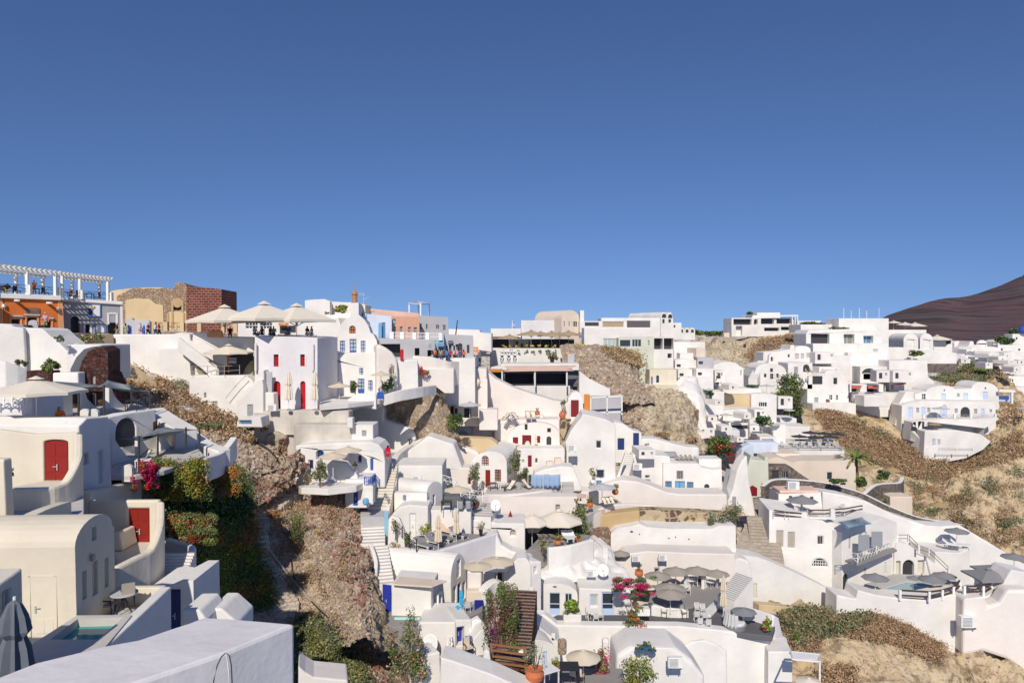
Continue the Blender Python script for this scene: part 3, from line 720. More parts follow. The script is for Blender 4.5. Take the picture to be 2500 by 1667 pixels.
def sign(px0,py0,px1,py1,pl,board,label,lines=(),tm='wpaint',name='shop_sign',w=.12,arch=False,frame=None):
 u0,u1,v0,v1 = rectuv(pl,px0,py0,px1,py1)
 root = empty(name,pl.P((u0 + u1) / 2,v0,w),label,'sign')
 ring = archpts(u0,u1,v0,v1) if arch else [(u0,v0),(u1,v0),(u1,v1),(u0,v1)]
 vs,fs = prism(shifted(pl,w),ring,.06); mk('board',vs,fs,board,root)
 if frame:
  m = MB(); q = shifted(pl,w + .02)
  for i in range(len(ring)): a,b = ring[i],ring[(i + 1) % len(ring)]; m.bar(q.P(*a),q.P(*b),.08,.12,up=q.n)
  m.build('frame',frame,root)
 for i,(txt,rel,size,xo) in enumerate(lines):
  c = bpy.data.curves.new('lettering','FONT'); c.body = txt; c.size = size * (v1 - v0); c.align_x = 'CENTER'; c.align_y = 'CENTER'; c.extrude = .01
  o = bpy.data.objects.new('t',c); COL.objects.link(o); dg = bpy.context.evaluated_depsgraph_get(); me = bpy.data.meshes.new_from_object(o.evaluated_get(dg)); bpy.data.objects.remove(o)
  me.materials.clear(); me.materials.append(MATS[tm]); o = bpy.data.objects.new('lettering',me); COL.objects.link(o)
  mt = Matrix((pl.u,Vector((0,0,1)),pl.n)).transposed().to_4x4(); mt.translation = pl.P((u0 + u1) / 2 + xo * (u1 - u0),v0 + rel * (v1 - v0),w + .02)
  o.parent = root; o.matrix_parent_inverse = Matrix.Identity(4); mt.translation -= root.location; o.matrix_basis = mt
 return root
# people ----------------------------------------------------------------------
POSES = {}
def skinmesh(pts,edges,radii,root=0,sub=1):
 me = bpy.data.meshes.new('t'); me.from_pydata([Vector(p) for p in pts],edges,[]); o = bpy.data.objects.new('t',me); COL.objects.link(o)
 s = o.modifiers.new('s','SKIN'); s.use_smooth_shade = True; sv = me.skin_vertices[0].data
 for i,r in enumerate(radii): sv[i].radius = (r,r) if not isinstance(r,tuple) else r
 sv[root].use_root = True
 if sub: u = o.modifiers.new('u','SUBSURF'); u.levels = sub
 dg = bpy.context.evaluated_depsgraph_get(); m2 = bpy.data.meshes.new_from_object(o.evaluated_get(dg)); bpy.data.objects.remove(o); bpy.data.meshes.remove(me); return m2
def pose_def(p):
 if p == 'stand': hip = .92; kn = [(.10,-.01,.50),(-.10,.01,.50)]; ft = [(.11,-.02,.08),(-.11,.03,.08)]; el = [(.27,.03,1.12),(-.27,.02,1.12)]; ha = [(.28,-.10,.88),(-.28,-.08,.88)]; ln = 0
 if p == 'walk': hip = .91; kn = [(.10,-.16,.50),(-.10,.06,.50)]; ft = [(.11,-.22,.08),(-.11,.32,.12)]; el = [(.26,.14,1.14),(-.26,-.08,1.14)]; ha = [(.27,.05,.90),(-.26,-.27,.98)]; ln = -.04
 if p == 'phone': hip = .92; kn = [(.10,-.01,.50),(-.10,.01,.50)]; ft = [(.12,-.02,.08),(-.12,.03,.08)]; el = [(.26,-.12,1.20),(-.26,-.12,1.20)]; ha = [(.07,-.36,1.42),(-.07,-.36,1.42)]; ln = 0
 if p == 'sit': hip = .47; kn = [(.12,-.44,.50),(-.12,-.44,.50)]; ft = [(.12,-.46,.08),(-.12,-.42,.08)]; el = [(.27,-.06,.70),(-.27,-.06,.70)]; ha = [(.18,-.34,.62),(-.18,-.34,.62)]; ln = 0
 dz = hip - .92
 H_ = Vector((0,0,hip)); ch = Vector((0,ln,1.28 + dz)); nk = Vector((0,ln,1.46 + dz)); hd = Vector((0,ln - .02,1.56 + dz)); tp = Vector((0,ln - .01,1.68 + dz))
 fix = lambda q: Vector((q[0],q[1],q[2] + (dz if (p != 'sit') else 0)))
 return dict(H=H_,ch=ch,nk=nk,hd=hd,tp=tp,kn=[fix(k) for k in kn],ft=[Vector(f) for f in ft],el=[fix(e) for e in el],ha=[fix(h) for h in ha],sh=[Vector((.18,ln,1.40 + dz)),Vector((-.18,ln,1.40 + dz))],hj=[Vector((.09,0,hip - .02)),Vector((-.09,0,hip - .02))])
def body_parts(p):
 if p in POSES: return POSES[p]
 J = pose_def(p); out = {}
 pts = [J['H'],J['ch'],J['nk'],J['hd'],J['tp']]; rad = [(.15,.11),(.16,.11),(.05,.05),(.085,.10),(.06,.07)]; ed = [(0,1),(1,2),(2,3),(3,4)]
 for s in (0,1):
  o = len(pts); toe = J['ft'][s] + Vector((0,-.17,-.04)); pts += [J['hj'][s],J['kn'][s],J['ft'][s],toe]; rad += [.085,.058,.04,.035]; ed += [(0,o),(o,o + 1),(o + 1,o + 2),(o + 2,o + 3)]
  o = len(pts); tipv = (J['ha'][s] - J['el'][s]).normalized(); pts += [J['sh'][s],J['el'][s],J['ha'][s],J['ha'][s] + tipv * .13]; rad += [.055,.042,.032,.028]; ed += [(1,o),(o,o + 1),(o + 1,o + 2),(o + 2,o + 3)]
  th = J['ha'][s] + tipv * .05 + Vector((-.05 if s == 0 else .05,-.01,.02)); pts.append(th); rad.append(.013); ed.append((o + 2,len(pts) - 1))
 out['body'] = skinmesh(pts,ed,rad)
 pts = [J['H'] + Vector((0,0,.02)),J['ch'],J['ch'] + Vector((0,0,.12))]; rad = [(.175,.135),(.19,.14),(.12,.09)]; ed = [(0,1),(1,2)]
 for s in (0,1): o = len(pts); pts += [J['sh'][s],J['sh'][s].lerp(J['el'][s],.75)]; rad += [.078,.062]; ed += [(1,o),(o,o + 1)]
 out['shirt'] = skinmesh(pts,ed,rad)
 pts = [J['H'] + Vector((0,0,.06))]; rad = [(.165,.13)]; ed = []
 for s in (0,1): o = len(pts); pts += [J['hj'][s],J['kn'][s],J['ft'][s] + Vector((0,0,.04))]; rad += [.108,.078,.06]; ed += [(0,o),(o,o + 1),(o + 1,o + 2)]
 out['trousers'] = skinmesh(pts,ed,rad)
 pts = [J['H'] + Vector((0,0,.10)),J['H'] + Vector((0,-.02,-.1)),(J['kn'][0] + J['kn'][1]) / 2 + Vector((0,0,.0))]; out['skirt'] = skinmesh(pts,[(0,1),(1,2)],[(.15,.12),(.20,.17),(.25,.21)])
 pts = [J['hd'] + Vector((0,.05,-.02)),J['tp'] + Vector((0,.01,.02))]; out['hair'] = skinmesh(pts,[(0,1)],[(.105,.09),(.08,.09)])
 pts = [J['nk'] + Vector((0,.10,-.14)),J['hd'] + Vector((0,.06,-.02)),J['tp'] + Vector((0,.01,.02))]; out['longhair'] = skinmesh(pts,[(0,1),(1,2)],[.06,(.105,.09),(.08,.09)])
 pts = [J['tp'] + Vector((0,0,-.02)),J['tp'] + Vector((0,0,.07))]; out['hat'] = skinmesh(pts,[(0,1)],[(.19,.20),(.08,.09)])
 f = MB(); h = J['hd']
 for sx in (-1,1): f.box(h + Vector((sx * .035,-.085,.035)),.022,.02,.012)
 f.box(h + Vector((0,-.085,-.035)),.05,.02,.012); out['face'] = f
 POSES[p] = out; return out
def person(px,foot,pose,yaw,label,shirt='shblack',legs='jeans',skirt=False,hair='hair',long=False,hat=None,Y=None,sc=1.0,group=None):
 b = body_parts(pose); p = hit(px,foot) if Y is None else W(px,foot,Y)
 me = b['body']
 if not me.materials: me.materials.append(MATS['skin'])
 o = bpy.data.objects.new('person',me); COL.objects.link(o); o.location = p; o.rotation_euler = (0,0,R(yaw)); o.scale = (sc,) * 3
 props(o,label,'person',group)
 def add(nm,key,mat):
  m = b[key].copy(); m.materials.clear(); m.materials.append(MATS[mat]); c = bpy.data.objects.new(nm,m); COL.objects.link(c); c.parent = o; return c
 add('shirt','shirt',shirt)
 if skirt: add('skirt','skirt',legs)
 else: add('trousers','trousers',legs)
 add('hair','longhair' if long else 'hair',hair)
 if hat: add('hat','hat',hat)
 fm = bpy.data.meshes.new('face'); fm.from_pydata(b['face'].v,[],b['face'].f); fm.materials.append(MATS['brown']); c = bpy.data.objects.new('eyes_and_mouth',fm); COL.objects.link(c); c.parent = o
 return o
def sheet(name,label,pts,mat,cat='sail',th=.03,parent=None,sub=8,sag=.3,group=None):
 P = [W(*p) for p in pts]
 if len(P) == 3: P.append(P[2].copy())
 vs = []; fs = []
 for i in range(sub + 1):
  for j in range(sub + 1):
   u,v = i / sub,j / sub; p = P[0] * (1 - u) * (1 - v) + P[1] * u * (1 - v) + P[2] * u * v + P[3] * (1 - u) * v
   ctr = (P[0] + P[1] + P[2] + P[3]) / 4; k = 1 - .10 * (math.sin(math.pi * u) * (1 if v in (0,1) else .3) + math.sin(math.pi * v) * (1 if u in (0,1) else .3))
   vs.append(ctr + (p - ctr) * k - Vector((0,0,sag * math.sin(math.pi * u) * math.sin(math.pi * v))))
 for i in range(sub):
  for j in range(sub): a = i * (sub + 1) + j; fs.append([a,a + 1,a + sub + 2,a + sub + 1])
 o = mk(name,vs,fs,mat,parent,smooth=True,recalc=False); o.modifiers.new('s','SOLIDIFY').thickness = th
 if parent is None: props(o,label,cat,group)
 return o
def post(name,label,px,y0,y1,Y,r,mat,cat='post',group=None,parent=None):
 m = MB(); m.tube([W(px,y0,Y),W(px,y1,Y)],r,8); o = m.build(name,mat,parent)
 if parent is None: props(o,label,cat,group)
 return o
# ================================================================ SETTING
hs = [
 [(-500,780,100),(-100,780,92),(250,795,100),(500,818,104),(750,826,112),(1000,850,140),(1250,846,190),(1500,826,205),(1750,816,260),(2000,815,300),(2250,850,320),(2500,872,380),(2900,890,420)],
 [(-500,900,66),(-100,900,66),(250,900,80),(500,950,84),(750,990,92),(1000,955,116),(1250,950,144),(1500,950,156),(1750,950,190),(2000,950,196),(2250,955,205),(2500,1000,225),(2900,1010,250)],
 [(-500,1000,48),(-100,1000,50),(250,1000,68),(500,1060,75),(750,1110,82),(1000,1060,103),(1250,1060,122),(1500,1060,134),(1750,1060,154),(2000,1065,164),(2250,1110,185),(2500,1160,198),(2900,1180,205)],
 [(-500,1150,38),(-100,1150,42),(250,1150,53),(500,1160,74),(750,1210,80),(1000,1160,93),(1250,1200,101),(1500,1200,115),(1750,1200,124),(2000,1210,132),(2250,1260,160),(2500,1310,166),(2900,1330,175)],
 [(-500,1400,30),(-100,1400,33),(250,1400,42),(500,1400,66),(750,1450,70),(1000,1400,70),(1250,1380,82),(1500,1370,91),(1750,1370,101),(2000,1380,110),(2250,1420,128),(2500,1440,134),(2900,1450,140)],
 [(-500,1667,26),(-100,1667,28),(250,1667,36),(500,1667,54),(750,1667,60),(1000,1680,55),(1250,1680,63),(1500,1680,67),(1750,1680,73),(2000,1680,79),(2250,1680,92),(2500,1680,100),(2900,1680,108)],
 [(-500,2300,20),(-100,2300,20),(250,2300,28),(500,2300,44),(750,2300,48),(1000,2300,44),(1250,2300,50),(1500,2300,52),(1750,2300,55),(2000,2300,60),(2250,2300,62),(2500,2300,66),(2900,2300,70)]]
top = [[W(x,y,Y) for x,y,Y in hs[0]]]
back = [[Vector((p.x * 1.6,p.y * 1.7,p.z - 6)) for p in top[0]],[Vector((p.x * 1.15,p.y * 1.15,p.z - .5)) for p in top[0]]]
patch('hillside',None,back + hs,'hillbase',.5,6,6,.15,ridged=False)
m = MB(); m.add([(-6000,-3000,-150),(6000,-3000,-150),(12000,15000,-150),(-12000,15000,-150)],[(0,1,2,3)]); props(m.build('sea','sea',recalc=False),kind='structure')
mt = []
prof = [(1900,850),(2100,812),(2168,773),(2240,746),(2300,730),(2365,724),(2440,699),(2500,674),(2620,630),(2800,560),(3100,500)]
for k,(fy,dY) in enumerate([(1.0,2100),(.97,1800),(.75,1500),(.45,1200),(.15,900),(-.25,640)]):
 row = []
 for (x,y) in prof:
  yy = 862 + (y - 862) * fy if k > 1 else y + (14 if k == 0 else 0)
  row.append((x,yy,dY))
 mt.append(row)
patch('volcanic_mountain',None,mt,'volcano',6,10,10,.003,seed=4,fine=.5,smooth=True)
gul = [
 [(215,842,88),(330,893,86),(420,936,85),(520,985,84),(610,1026,84),(720,1056,86)],
 [(225,925,77),(340,980,77),(450,1022,76),(560,1060,76),(650,1080,78),(750,1112,80)],
 [(270,1035,62),(395,1080,61),(500,1110,68),(600,1130,70),(690,1160,73),(800,1200,77)],
 [(330,1190,49),(430,1215,51),(520,1232,60),(610,1225,68),(740,1225,73),(885,1240,76)],
 [(370,1320,44),(460,1345,46),(550,1350,57),(660,1330,64),(790,1325,66),(905,1375,68)],
 [(430,1470,40),(520,1475,50),(640,1475,58),(740,1475,59),(850,1470,60),(935,1520,60)],
 [(470,1620,44),(600,1620,47),(700,1620,50),(800,1620,52),(900,1640,53),(1010,1680,55)],
 [(470,1850,37),(600,1850,36),(700,1850,37),(800,1850,39),(900,1850,42),(1060,1900,46)]]
patch('rubble_gully',None,gul,'soil',.55,26,22,.22,fine=.22,seed=1)
patch('red_rock_face',None,[[(596,1205,67),(650,1165,69),(700,1120,71),(738,1090,74)],[(592,1240,66),(655,1195,68),(705,1150,70.3),(742,1128,73.5)],[(590,1265,65.5),(650,1222,67.5),(705,1175,70),(748,1150,73.2)]],'rub_red',.5,14,12,.5,fine=.3,seed=5)
patch('outcrop',None,[
 [(752,1192,71),(790,1188,70.8),(830,1198,71),(868,1225,72),(905,1262,73)],
 [(745,1250,69.5),(790,1250,68.5),(840,1262,69),(880,1290,70.5),(912,1330,73)],
 [(750,1310,65),(800,1320,62.5),(850,1335,62.5),(888,1345,64.5),(914,1365,68)],
 [(770,1390,60),(810,1400,57.5),(850,1410,57),(895,1405,59.5),(915,1430,64)],
 [(790,1470,56),(830,1475,54),(870,1485,53.5),(910,1490,55),(935,1520,59)],
 [(800,1560,50),(850,1560,49),(900,1565,49),(940,1580,51),(990,1610,56)]],'rub_tan',.75,16,16,.3,fine=.3,seed=6)
patch('rock_face',None,[
 [(932,985,91),(970,960,91),(1020,945,91.5),(1055,940,92),(1085,960,93)],
 [(930,1030,91),(975,1012,90.5),(1030,1000,90),(1075,1000,90),(1105,1020,91)],
 [(930,1080,91),(975,1055,90.5),(1030,1052,89.5),(1080,1050,89.5),(1118,1060,90)],
 [(930,1110,91),(980,1095,91),(1040,1085,90.5),(1090,1075,90.5),(1140,1090,91)]],'rub_tan',.5,14,14,.35,seed=7)
patch('stony_mound',None,[
 [(1365,842,134),(1410,838,134),(1460,846,134),(1500,852,134),(1560,870,136)],
 [(1372,870,130),(1420,868,128),(1470,862,129),(1515,872,129),(1562,900,131)],
 [(1380,905,127),(1420,905,124),(1480,905,124),(1530,910,125),(1566,930,128)],
 [(1400,940,125),(1440,940,122),(1490,942,121),(1540,942,122),(1580,950,124)],
 [(1400,985,123),(1450,985,119),(1500,985,118),(1550,985,119),(1600,990,121)]],'rub_tan',.9,14,14,.3,seed=8)
patch('pale_rock_face',None,[
 [(1520,946,127),(1570,946,127),(1620,948,127),(1655,955,128),(1668,960,130)],
 [(1516,985,122.5),(1570,985,121),(1620,985,121),(1668,985,123),(1690,992,127)],
 [(1516,1025,120),(1570,1025,118),(1625,1025,118),(1680,1030,120),(1702,1035,125)],
 [(1530,1060,119),(1580,1062,116.5),(1640,1068,116.5),(1690,1075,118),(1725,1080,122)],
 [(1540,1090,118),(1590,1092,115),(1650,1098,114),(1700,1105,115),(1740,1110,119)]],'cliffpale',1.1,16,14,.3,seed=9)
patch('whitewashed_rock',None,[
 [(1650,935,134),(1672,918,136),(1695,918,137),(1712,948,137),(1735,975,138)],
 [(1655,965,130),(1680,955,131),(1705,960,131),(1725,985,133),(1742,1005,136)],
 [(1665,1005,128),(1690,1000,127),(1712,1005,128),(1732,1020,130),(1745,1035,134)],
 [(1680,1050,125),(1700,1050,124),(1720,1050,125),(1738,1055,127),(1752,1060,131)]],'white',.5,10,10,.25,seed=10,fine=.05,smooth=True)
patch('cave_ridge',None,[
 [(1685,822,215),(1740,826,215),(1800,826,212),(1860,818,208),(1920,812,205),(1975,815,205)],
 [(1690,845,206),(1740,848,200),(1800,850,198),(1860,845,196),(1930,845,196),(1980,850,198)],
 [(1700,880,196),(1750,885,190),(1800,885,186),(1860,880,184),(1915,875,188),(1965,880,194)],
 [(1720,912,190),(1770,915,184),(1820,915,178),(1860,915,176),(1900,915,182),(1950,920,190)],
 [(1740,950,184),(1780,950,178),(1820,950,172),(1860,950,170),(1900,950,176),(1950,950,184)]],'cliffpale',1.8,14,14,.12,seed=11,fine=.3)
patch('scrub_slope',None,[
 [(1960,990,160),(2020,1000,159.5),(2080,1002,160),(2140,1005,160.5),(2210,1010,160),(2290,1075,153)],
 [(1960,1030,152),(2030,1030,154),(2090,1030,155),(2150,1040,156),(2220,1065,154),(2300,1115,148)],
 [(2000,1080,144),(2070,1085,146),(2120,1090,148),(2180,1100,149),(2250,1120,147),(2310,1140,144.5)],
 [(2050,1130,137),(2110,1140,139),(2170,1145,142),(2230,1155,142),(2280,1165,141),(2330,1180,140)],
 [(2080,1195,129),(2150,1210,132),(2200,1215,134),(2250,1220,135),(2300,1230,136),(2350,1240,136)],
 [(2100,1290,122),(2180,1290,124),(2230,1300,127),(2280,1300,129),(2330,1310,130),(2400,1330,130)]],'cliff',1.0,16,14,.15,seed=12)
patch('tan_cliff',None,[
 [(2250,1118,149),(2310,1130,148),(2370,1120,149),(2420,1080,152),(2445,1010,156),(2600,990,164)],
 [(2240,1150,145),(2310,1155,144),(2370,1145,144),(2430,1110,147),(2490,1080,150),(2620,1060,156)],
 [(2230,1190,141),(2290,1192,139),(2360,1185,138),(2430,1165,140),(2490,1150,143),(2640,1150,150)],
 [(2230,1240,138),(2290,1245,134),(2360,1245,132),(2430,1240,134),(2500,1230,138),(2640,1230,145)],
 [(2250,1300,136),(2310,1310,131),(2370,1315,128),(2430,1320,128),(2500,1320,132),(2640,1320,140)],
 [(2290,1380,134),(2340,1390,128),(2400,1400,124),(2460,1420,124),(2520,1430,128),(2640,1430,138)]],'cliff',2.6,26,22,.10,seed=13,fine=.35,pit=2.2)
patch('upper_cliff',None,[
 [(2330,890,250),(2380,892,255),(2430,890,262),(2480,905,268),(2560,930,270)],
 [(2290,930,232),(2350,925,234),(2420,915,238),(2480,930,244),(2560,960,246)],
 [(2290,985,215),(2360,975,214),(2430,965,216),(2490,980,220),(2560,1000,224)],
 [(2330,1040,200),(2400,1030,196),(2460,1025,196),(2510,1035,200),(2580,1050,206)],
 [(2350,1110,186),(2420,1090,182),(2480,1080,180),(2540,1080,182),(2620,1090,188)]],'cliff',2.6,16,14,.1,seed=14,fine=.4,pit=1.5)
patch('bluff',None,[
 [(1860,1478,80),(1930,1480,81),(2000,1488,82),(2090,1486,82.5),(2180,1500,83),(2280,1530,84)],
 [(1875,1510,77.5),(1950,1510,78),(2030,1505,79),(2120,1512,79),(2210,1540,79.5),(2310,1590,80)],
 [(1890,1560,75),(1960,1560,75),(2040,1560,75),(2130,1570,75.5),(2220,1590,76),(2330,1615,77.5)],
 [(1900,1620,73),(1970,1620,72),(2050,1620,72),(2140,1630,73),(2240,1640,73.5),(2350,1650,75.5)],
 [(1910,1700,70),(1980,1700,68),(2060,1700,68),(2150,1700,69),(2260,1700,71),(2380,1700,75)],
 [(1910,1900,64),(1980,1900,62),(2060,1900,62),(2150,1900,62),(2260,1900,64),(2380,1900,68)]],'cliff',1.0,22,20,.16,seed=15,fine=.2,pit=1.6)
patch('lower_cliff',None,[
 [(2260,1560,89),(2300,1552,90),(2350,1560,90),(2400,1575,90),(2450,1590,91),(2600,1590,95)],
 [(2290,1585,84),(2340,1580,83),(2400,1600,82),(2450,1600,83),(2520,1610,86),(2640,1620,90)],
 [(2300,1625,82),(2350,1630,79),(2410,1635,77),(2470,1635,78),(2530,1640,81),(2650,1650,85)],
 [(2310,1700,79),(2360,1700,74),(2420,1700,72),(2480,1700,73),(2540,1700,76),(2660,1700,80)],
 [(2310,1900,74),(2360,1900,68),(2420,1900,66),(2480,1900,67),(2540,1900,70),(2660,1900,74)]],'cliff',1.6,20,18,.16,seed=16,fine=.3,pit=2)
# ================================================================ LEFT FOREGROUND
slab('foreground_roof','large flat white roof in the lower left corner with a black hose over its edge',[(-160,1760),(-20,1656),(0,1649),(88,1615),(245,1577),(333,1561),(407,1536),(460,1519),(497,1505),(560,1508),(640,1514),(720,1521),(560,1588),(437,1630),(300,1676),(60,1780)],-7.0,7,'lav','roof',bev=.08)
m = MB(); m.tube([W(519,1700,14.2),W(522,1660,14.3),W(530,1625,14.35),(W(540,1603,14.45)),W(552,1592,14.6),W(560,1600,14.5),W(565,1625,14.4),W(568,1700,14.2)],.012,6)
props(m.build('hose','hose',smooth=True),'thin black hose looped over the front edge of the large white roof','hose')
m = MB(); m.tube([W(552,1592,14.58),W(559,1640,14.3),W(560,1700,14.2)],.011,6)
props(m.build('pipe','wpaint',smooth=True),'thin white pipe running down the front of the large white roof','pipe')
gp = Pl(183,26,93)
ch = H('cream_house','cream barrel-roofed house beside the small turquoise plunge pool',gp,[(190,1640),(183,1335),(275,1285,50),(279,1285),(283,1560)],9,'cream',[
  ('w',225,1286,236,1318,'cream',1,1,'creamroof'),('w',201,1393,212,1462,'cream',1,2,'glassgreen'),('w',226,1369,239,1452,'cream',1,2,'glassgreen'),('w',256,1361,266,1432,'cream',1,2,'glassgreen')],bev=.12,near=26)
fp = Pl(183,26,3)
m = MB(); q = shifted(fp,.04); ax = (q.u,q.n,Vector((0,0,1)))
for (x0,y0,x1,y1) in ((72,1401,78,1557),(136,1401,142,1535),(72,1401,142,1407)):
 u0,u1,v0,v1 = rectuv(q,x0,y0,x1,y1); m.box(q.P((u0 + u1) / 2,(v0 + v1) / 2,.03),u1 - u0,.12,v1 - v0,ax=ax)
u0,u1,v0,v1 = rectuv(q,78,1407,136,1557)
m.box(q.P((u0 + u1) / 2,(v0 + v1) / 2,-.01),u1 - u0,.06,v1 - v0,ax=ax)
for i in (0,1): m.box(q.P(u0 + (u1 - u0) * (.36 + .38 * i),v0 + .45,.03),.30,.05,.55,ax=ax)
d_ = m.build('door','cream',ch,bev=.01)
m = MB(); m.box(q.P(u0 + (u1 - u0) * .55,v0 + (v1 - v0) * .64,.03),(u1 - u0) * .60,.04,(v1 - v0) * .54,ax=ax); m.build('pane','palegreen',d_)
m = MB(); m.box(q.P(u0 + .16,v0 + 1.05,.07),.05,.05,.24,ax=ax); m.bar(q.P(u0 + .16,v0 + 1.1,.1),q.P(u0 + .32,v0 + 1.1,.1),.03); m.build('handle','steel',d_)
for lx,ly in ((222,1361),): m = MB(); m.box(gp.pt(lx,ly,.08),.10,.16,.22); m.build('wall_lamp','pipe',ch)
H('cream_wall','pale cream side building with a recessed window at the far left edge',Pl(56,21,93),[(62,1640),(56,1384),(-30,1445),(-30,1700)],6,'creamroof',[('w',8,1440,27,1545,'cream',1,2,'glassgreen')],cat='wall',bev=.08)
zt = -10.08
slab('plunge_pool','small rectangular plunge pool terrace beside the cream house',[(40,1610),(82,1569),(188,1501),(300,1500),(322,1500),(262,1572),(235,1600),(60,1640)],zt,3,'lfloor','swimming pool',hole=[(122,1560),(190,1510),(300,1507),(240,1560)],hd=1.1)
slab('pool_water','clear turquoise water in the plunge pool',[(118,1566),(188,1512),(306,1508),(240,1566)],zt - .28,.12,'water','water',bev=0)
m = MB()
strip('pool_parapet','straight white parapet wall rising along the plunge pool to the patio',[(247,1576,23.4),(405,1431,28.85)],4.2,.42,'white',sub=1)
strip('patio_wall','low rounded cream wall closing the small patio behind the plunge pool',[(281,1431,29.2),(402,1430,29.0)],1.6,.3,'cream',sub=1)
slab('patio_floor',None,[(188,1545),(270,1480),(405,1480),(330,1530)],-10.9,.6,'lfloor',kind='structure')
for x,y,yaw,lb in ((313,1475,-150,'taupe mesh armchair behind the round patio table'),(262,1500,100,'taupe mesh armchair left of the round patio table')):
 chair('chair_taupe',x,y + 3,yaw,lb,'patio chairs by the plunge pool',sc=1.0,Y=28)
inst('table_taupe',W(303,1494,28),0,'small round grey patio table beside the plunge pool','table',sc=1.0,name='patio_table')
closed('cslate',38,1452,1705,'folded grey parasol standing in shade in the bottom left corner',Y=19.5,wide=.95)
H('cream_pillar','tall cream wall end standing at the far left edge below the red door',Pl(-10,30,0),[(-70,1400),(-70,1120),(9,1121),(17,1310),(18,1400)],.5,'cream',cat='wall',bev=.08)
r1 = H('cream_house','cream terrace house with the upper arched double red door',Pl(60,37,0),[(-60,1260),(-60,1046),(0,1049),(84,1060),(188,1056),(188,1250),(60,1260)],.3,'cream',[('ad',106,1073,166,1196,'brickred')],bev=.1,rev=.2,near=37)
strip('cream_parapet','thick curving cream parapet sweeping down in front of the upper red door',[(191,1057,36.8),(191,1095,35.6),(188,1120,34.8),(168,1160,33.8),(150,1178,33.3),(116,1188,32.6),(70,1190,32.4),(28,1191,32.2)],5.5,.40,'cream',sub=4,bev=.12)
slab('terrace_floor',None,[(20,1216),(110,1200),(170,1190),(190,1150),(120,1170),(20,1190)],ZZ(1200,34.5),3,'creamroof',kind='structure')
slab('terrace_floor',None,[(10,1275),(150,1262),(205,1262),(205,1200),(20,1210)],ZZ(1262,31),1,'lfloor',kind='structure')
strip('cream_parapet','short rounded cream wall climbing to the right behind the cream barrel roof',[(50,1268,27.6),(95,1245,29),(150,1226,31),(158,1226,31.4)],2.5,.5,'cream',sub=3,bev=.14)
bush(25,1150,11,14,[('lbright',.6),('fred',.4)],'small plant with red flowers beside the far left wall end',cnt=160,ls=.1,Y=31,trunk=False)
H('cream_house','cream terrace house with the lower square-headed double red door',Pl(300,38,0),[(206,1420),(216,1222),(232,1222),(388,1221),(390,1440),(240,1440)],.35,'cream',[('d',312,1241,364,1345,'brickred')],bev=.12,rev=.2,near=38)
strip('cream_parapet','thick cream parapet stepping down in front of the lower red door',[(391,1222,37.6),(391,1262,36.6),(387,1288,35.8),(367,1338,34.6),(330,1358,33.6),(279,1384,32.4)],6.5,.40,'cream',sub=3,bev=.12)
slab('terrace_floor',None,[(285,1375),(370,1345),(390,1300),(310,1330),(278,1345)],ZZ(1350,36.2),3,'creamroof',kind='structure')
H('stone_bench','small built-in cream bench beside the lower red door',Pl(290,36.5,0),[(276,1345),(276,1302),(292,1301),(296,1328),(300,1345)],1.5,'cream',cat='bench')
strip('sloping_wall','long thick cream wall rising away above the lower red door',[(204,1199,38),(260,1188,41),(333,1168,46)],4,.7,'cream',sub=3,bev=.2)
bush(218,1188,18,20,[('lyellow',.6),('ldry',.4)],'yellowish bush growing on top of the thick cream wall',cnt=400,ls=.14,Y=40.5,trunk=False)
h8 = H('white_house','shaded white house with one small window and a narrow door beside the upper red door',Pl(196,39.5,84),[(190,1260),(192,1040),(212,1020),(266,1016),(275,1225)],8,'white',[('w',203,1106,217,1134,'wpaint',1,1,'glassgreen'),('w',242,1100,252,1180,'wpaint',1,2,'glasspale')],bev=.1,rev=.3,near=40)
H('lavender_wall','low lavender-white wall under the glass balcony of the shaded house',Pl(120,40,0),[(82,1060),(82,1038),(160,1032),(160,1062)],3,'lav',cat='wall')
o = sheet('glass_balustrade','clear glass panel with white frame on the small terrace',[(160,1030,39.5),(211,1022,41.5),(211,1045,41.5),(160,1053,39.5)],'clearglass','balustrade',.02,sag=0)
H('white_house','lavender-white terrace block under the large cream parasol at the left edge',Pl(40,43,0),[(-60,1062),(-60,968),(54,968),(80,968),(82,1062)],3,'lav',cat='house')
rail('cross_railing','white cross-braced wooden railing at the far left edge',[(-15,992,42.5),(10,991,42.5),(30,991,42.5),(58,988,42.5)],.52,'wpaint',rails=2,cross=True,n=3)
umb('ccream',88,925,1035,112,'large cream parasol with a domed top above the left terrace',Y=41,sides=8,slope=.26)
person(146,1046,'sit',60,'woman with long dark hair sitting at a table behind the glass panel','shorange','jeans',long=True,Y=41.5)
inst('table_dark',W(168,1062,41.5),0,'small dark table behind the glass panel','table',name='terrace_table')
for x,y,s in ((15,1000,1),):
 pass
sp = Pl(200,58,8)
H('stone_facade','dark red stone front of the cave rooms under the upper grey sails',sp,[(140,1035),(140,925),(180,905),(262,912),(300,1010),(300,1035)],3,'redstone',[('w',222,960,234,990,'wpaint',1,1),('w',164,962,180,1000,'dwood',1,1)],cat='cave house')
slab('terrace_floor',None,[(110,1022),(212,1020),(270,1015),(380,1000),(330,985),(130,1000)],ZZ(1010,52),3,'lfloor',kind='structure')
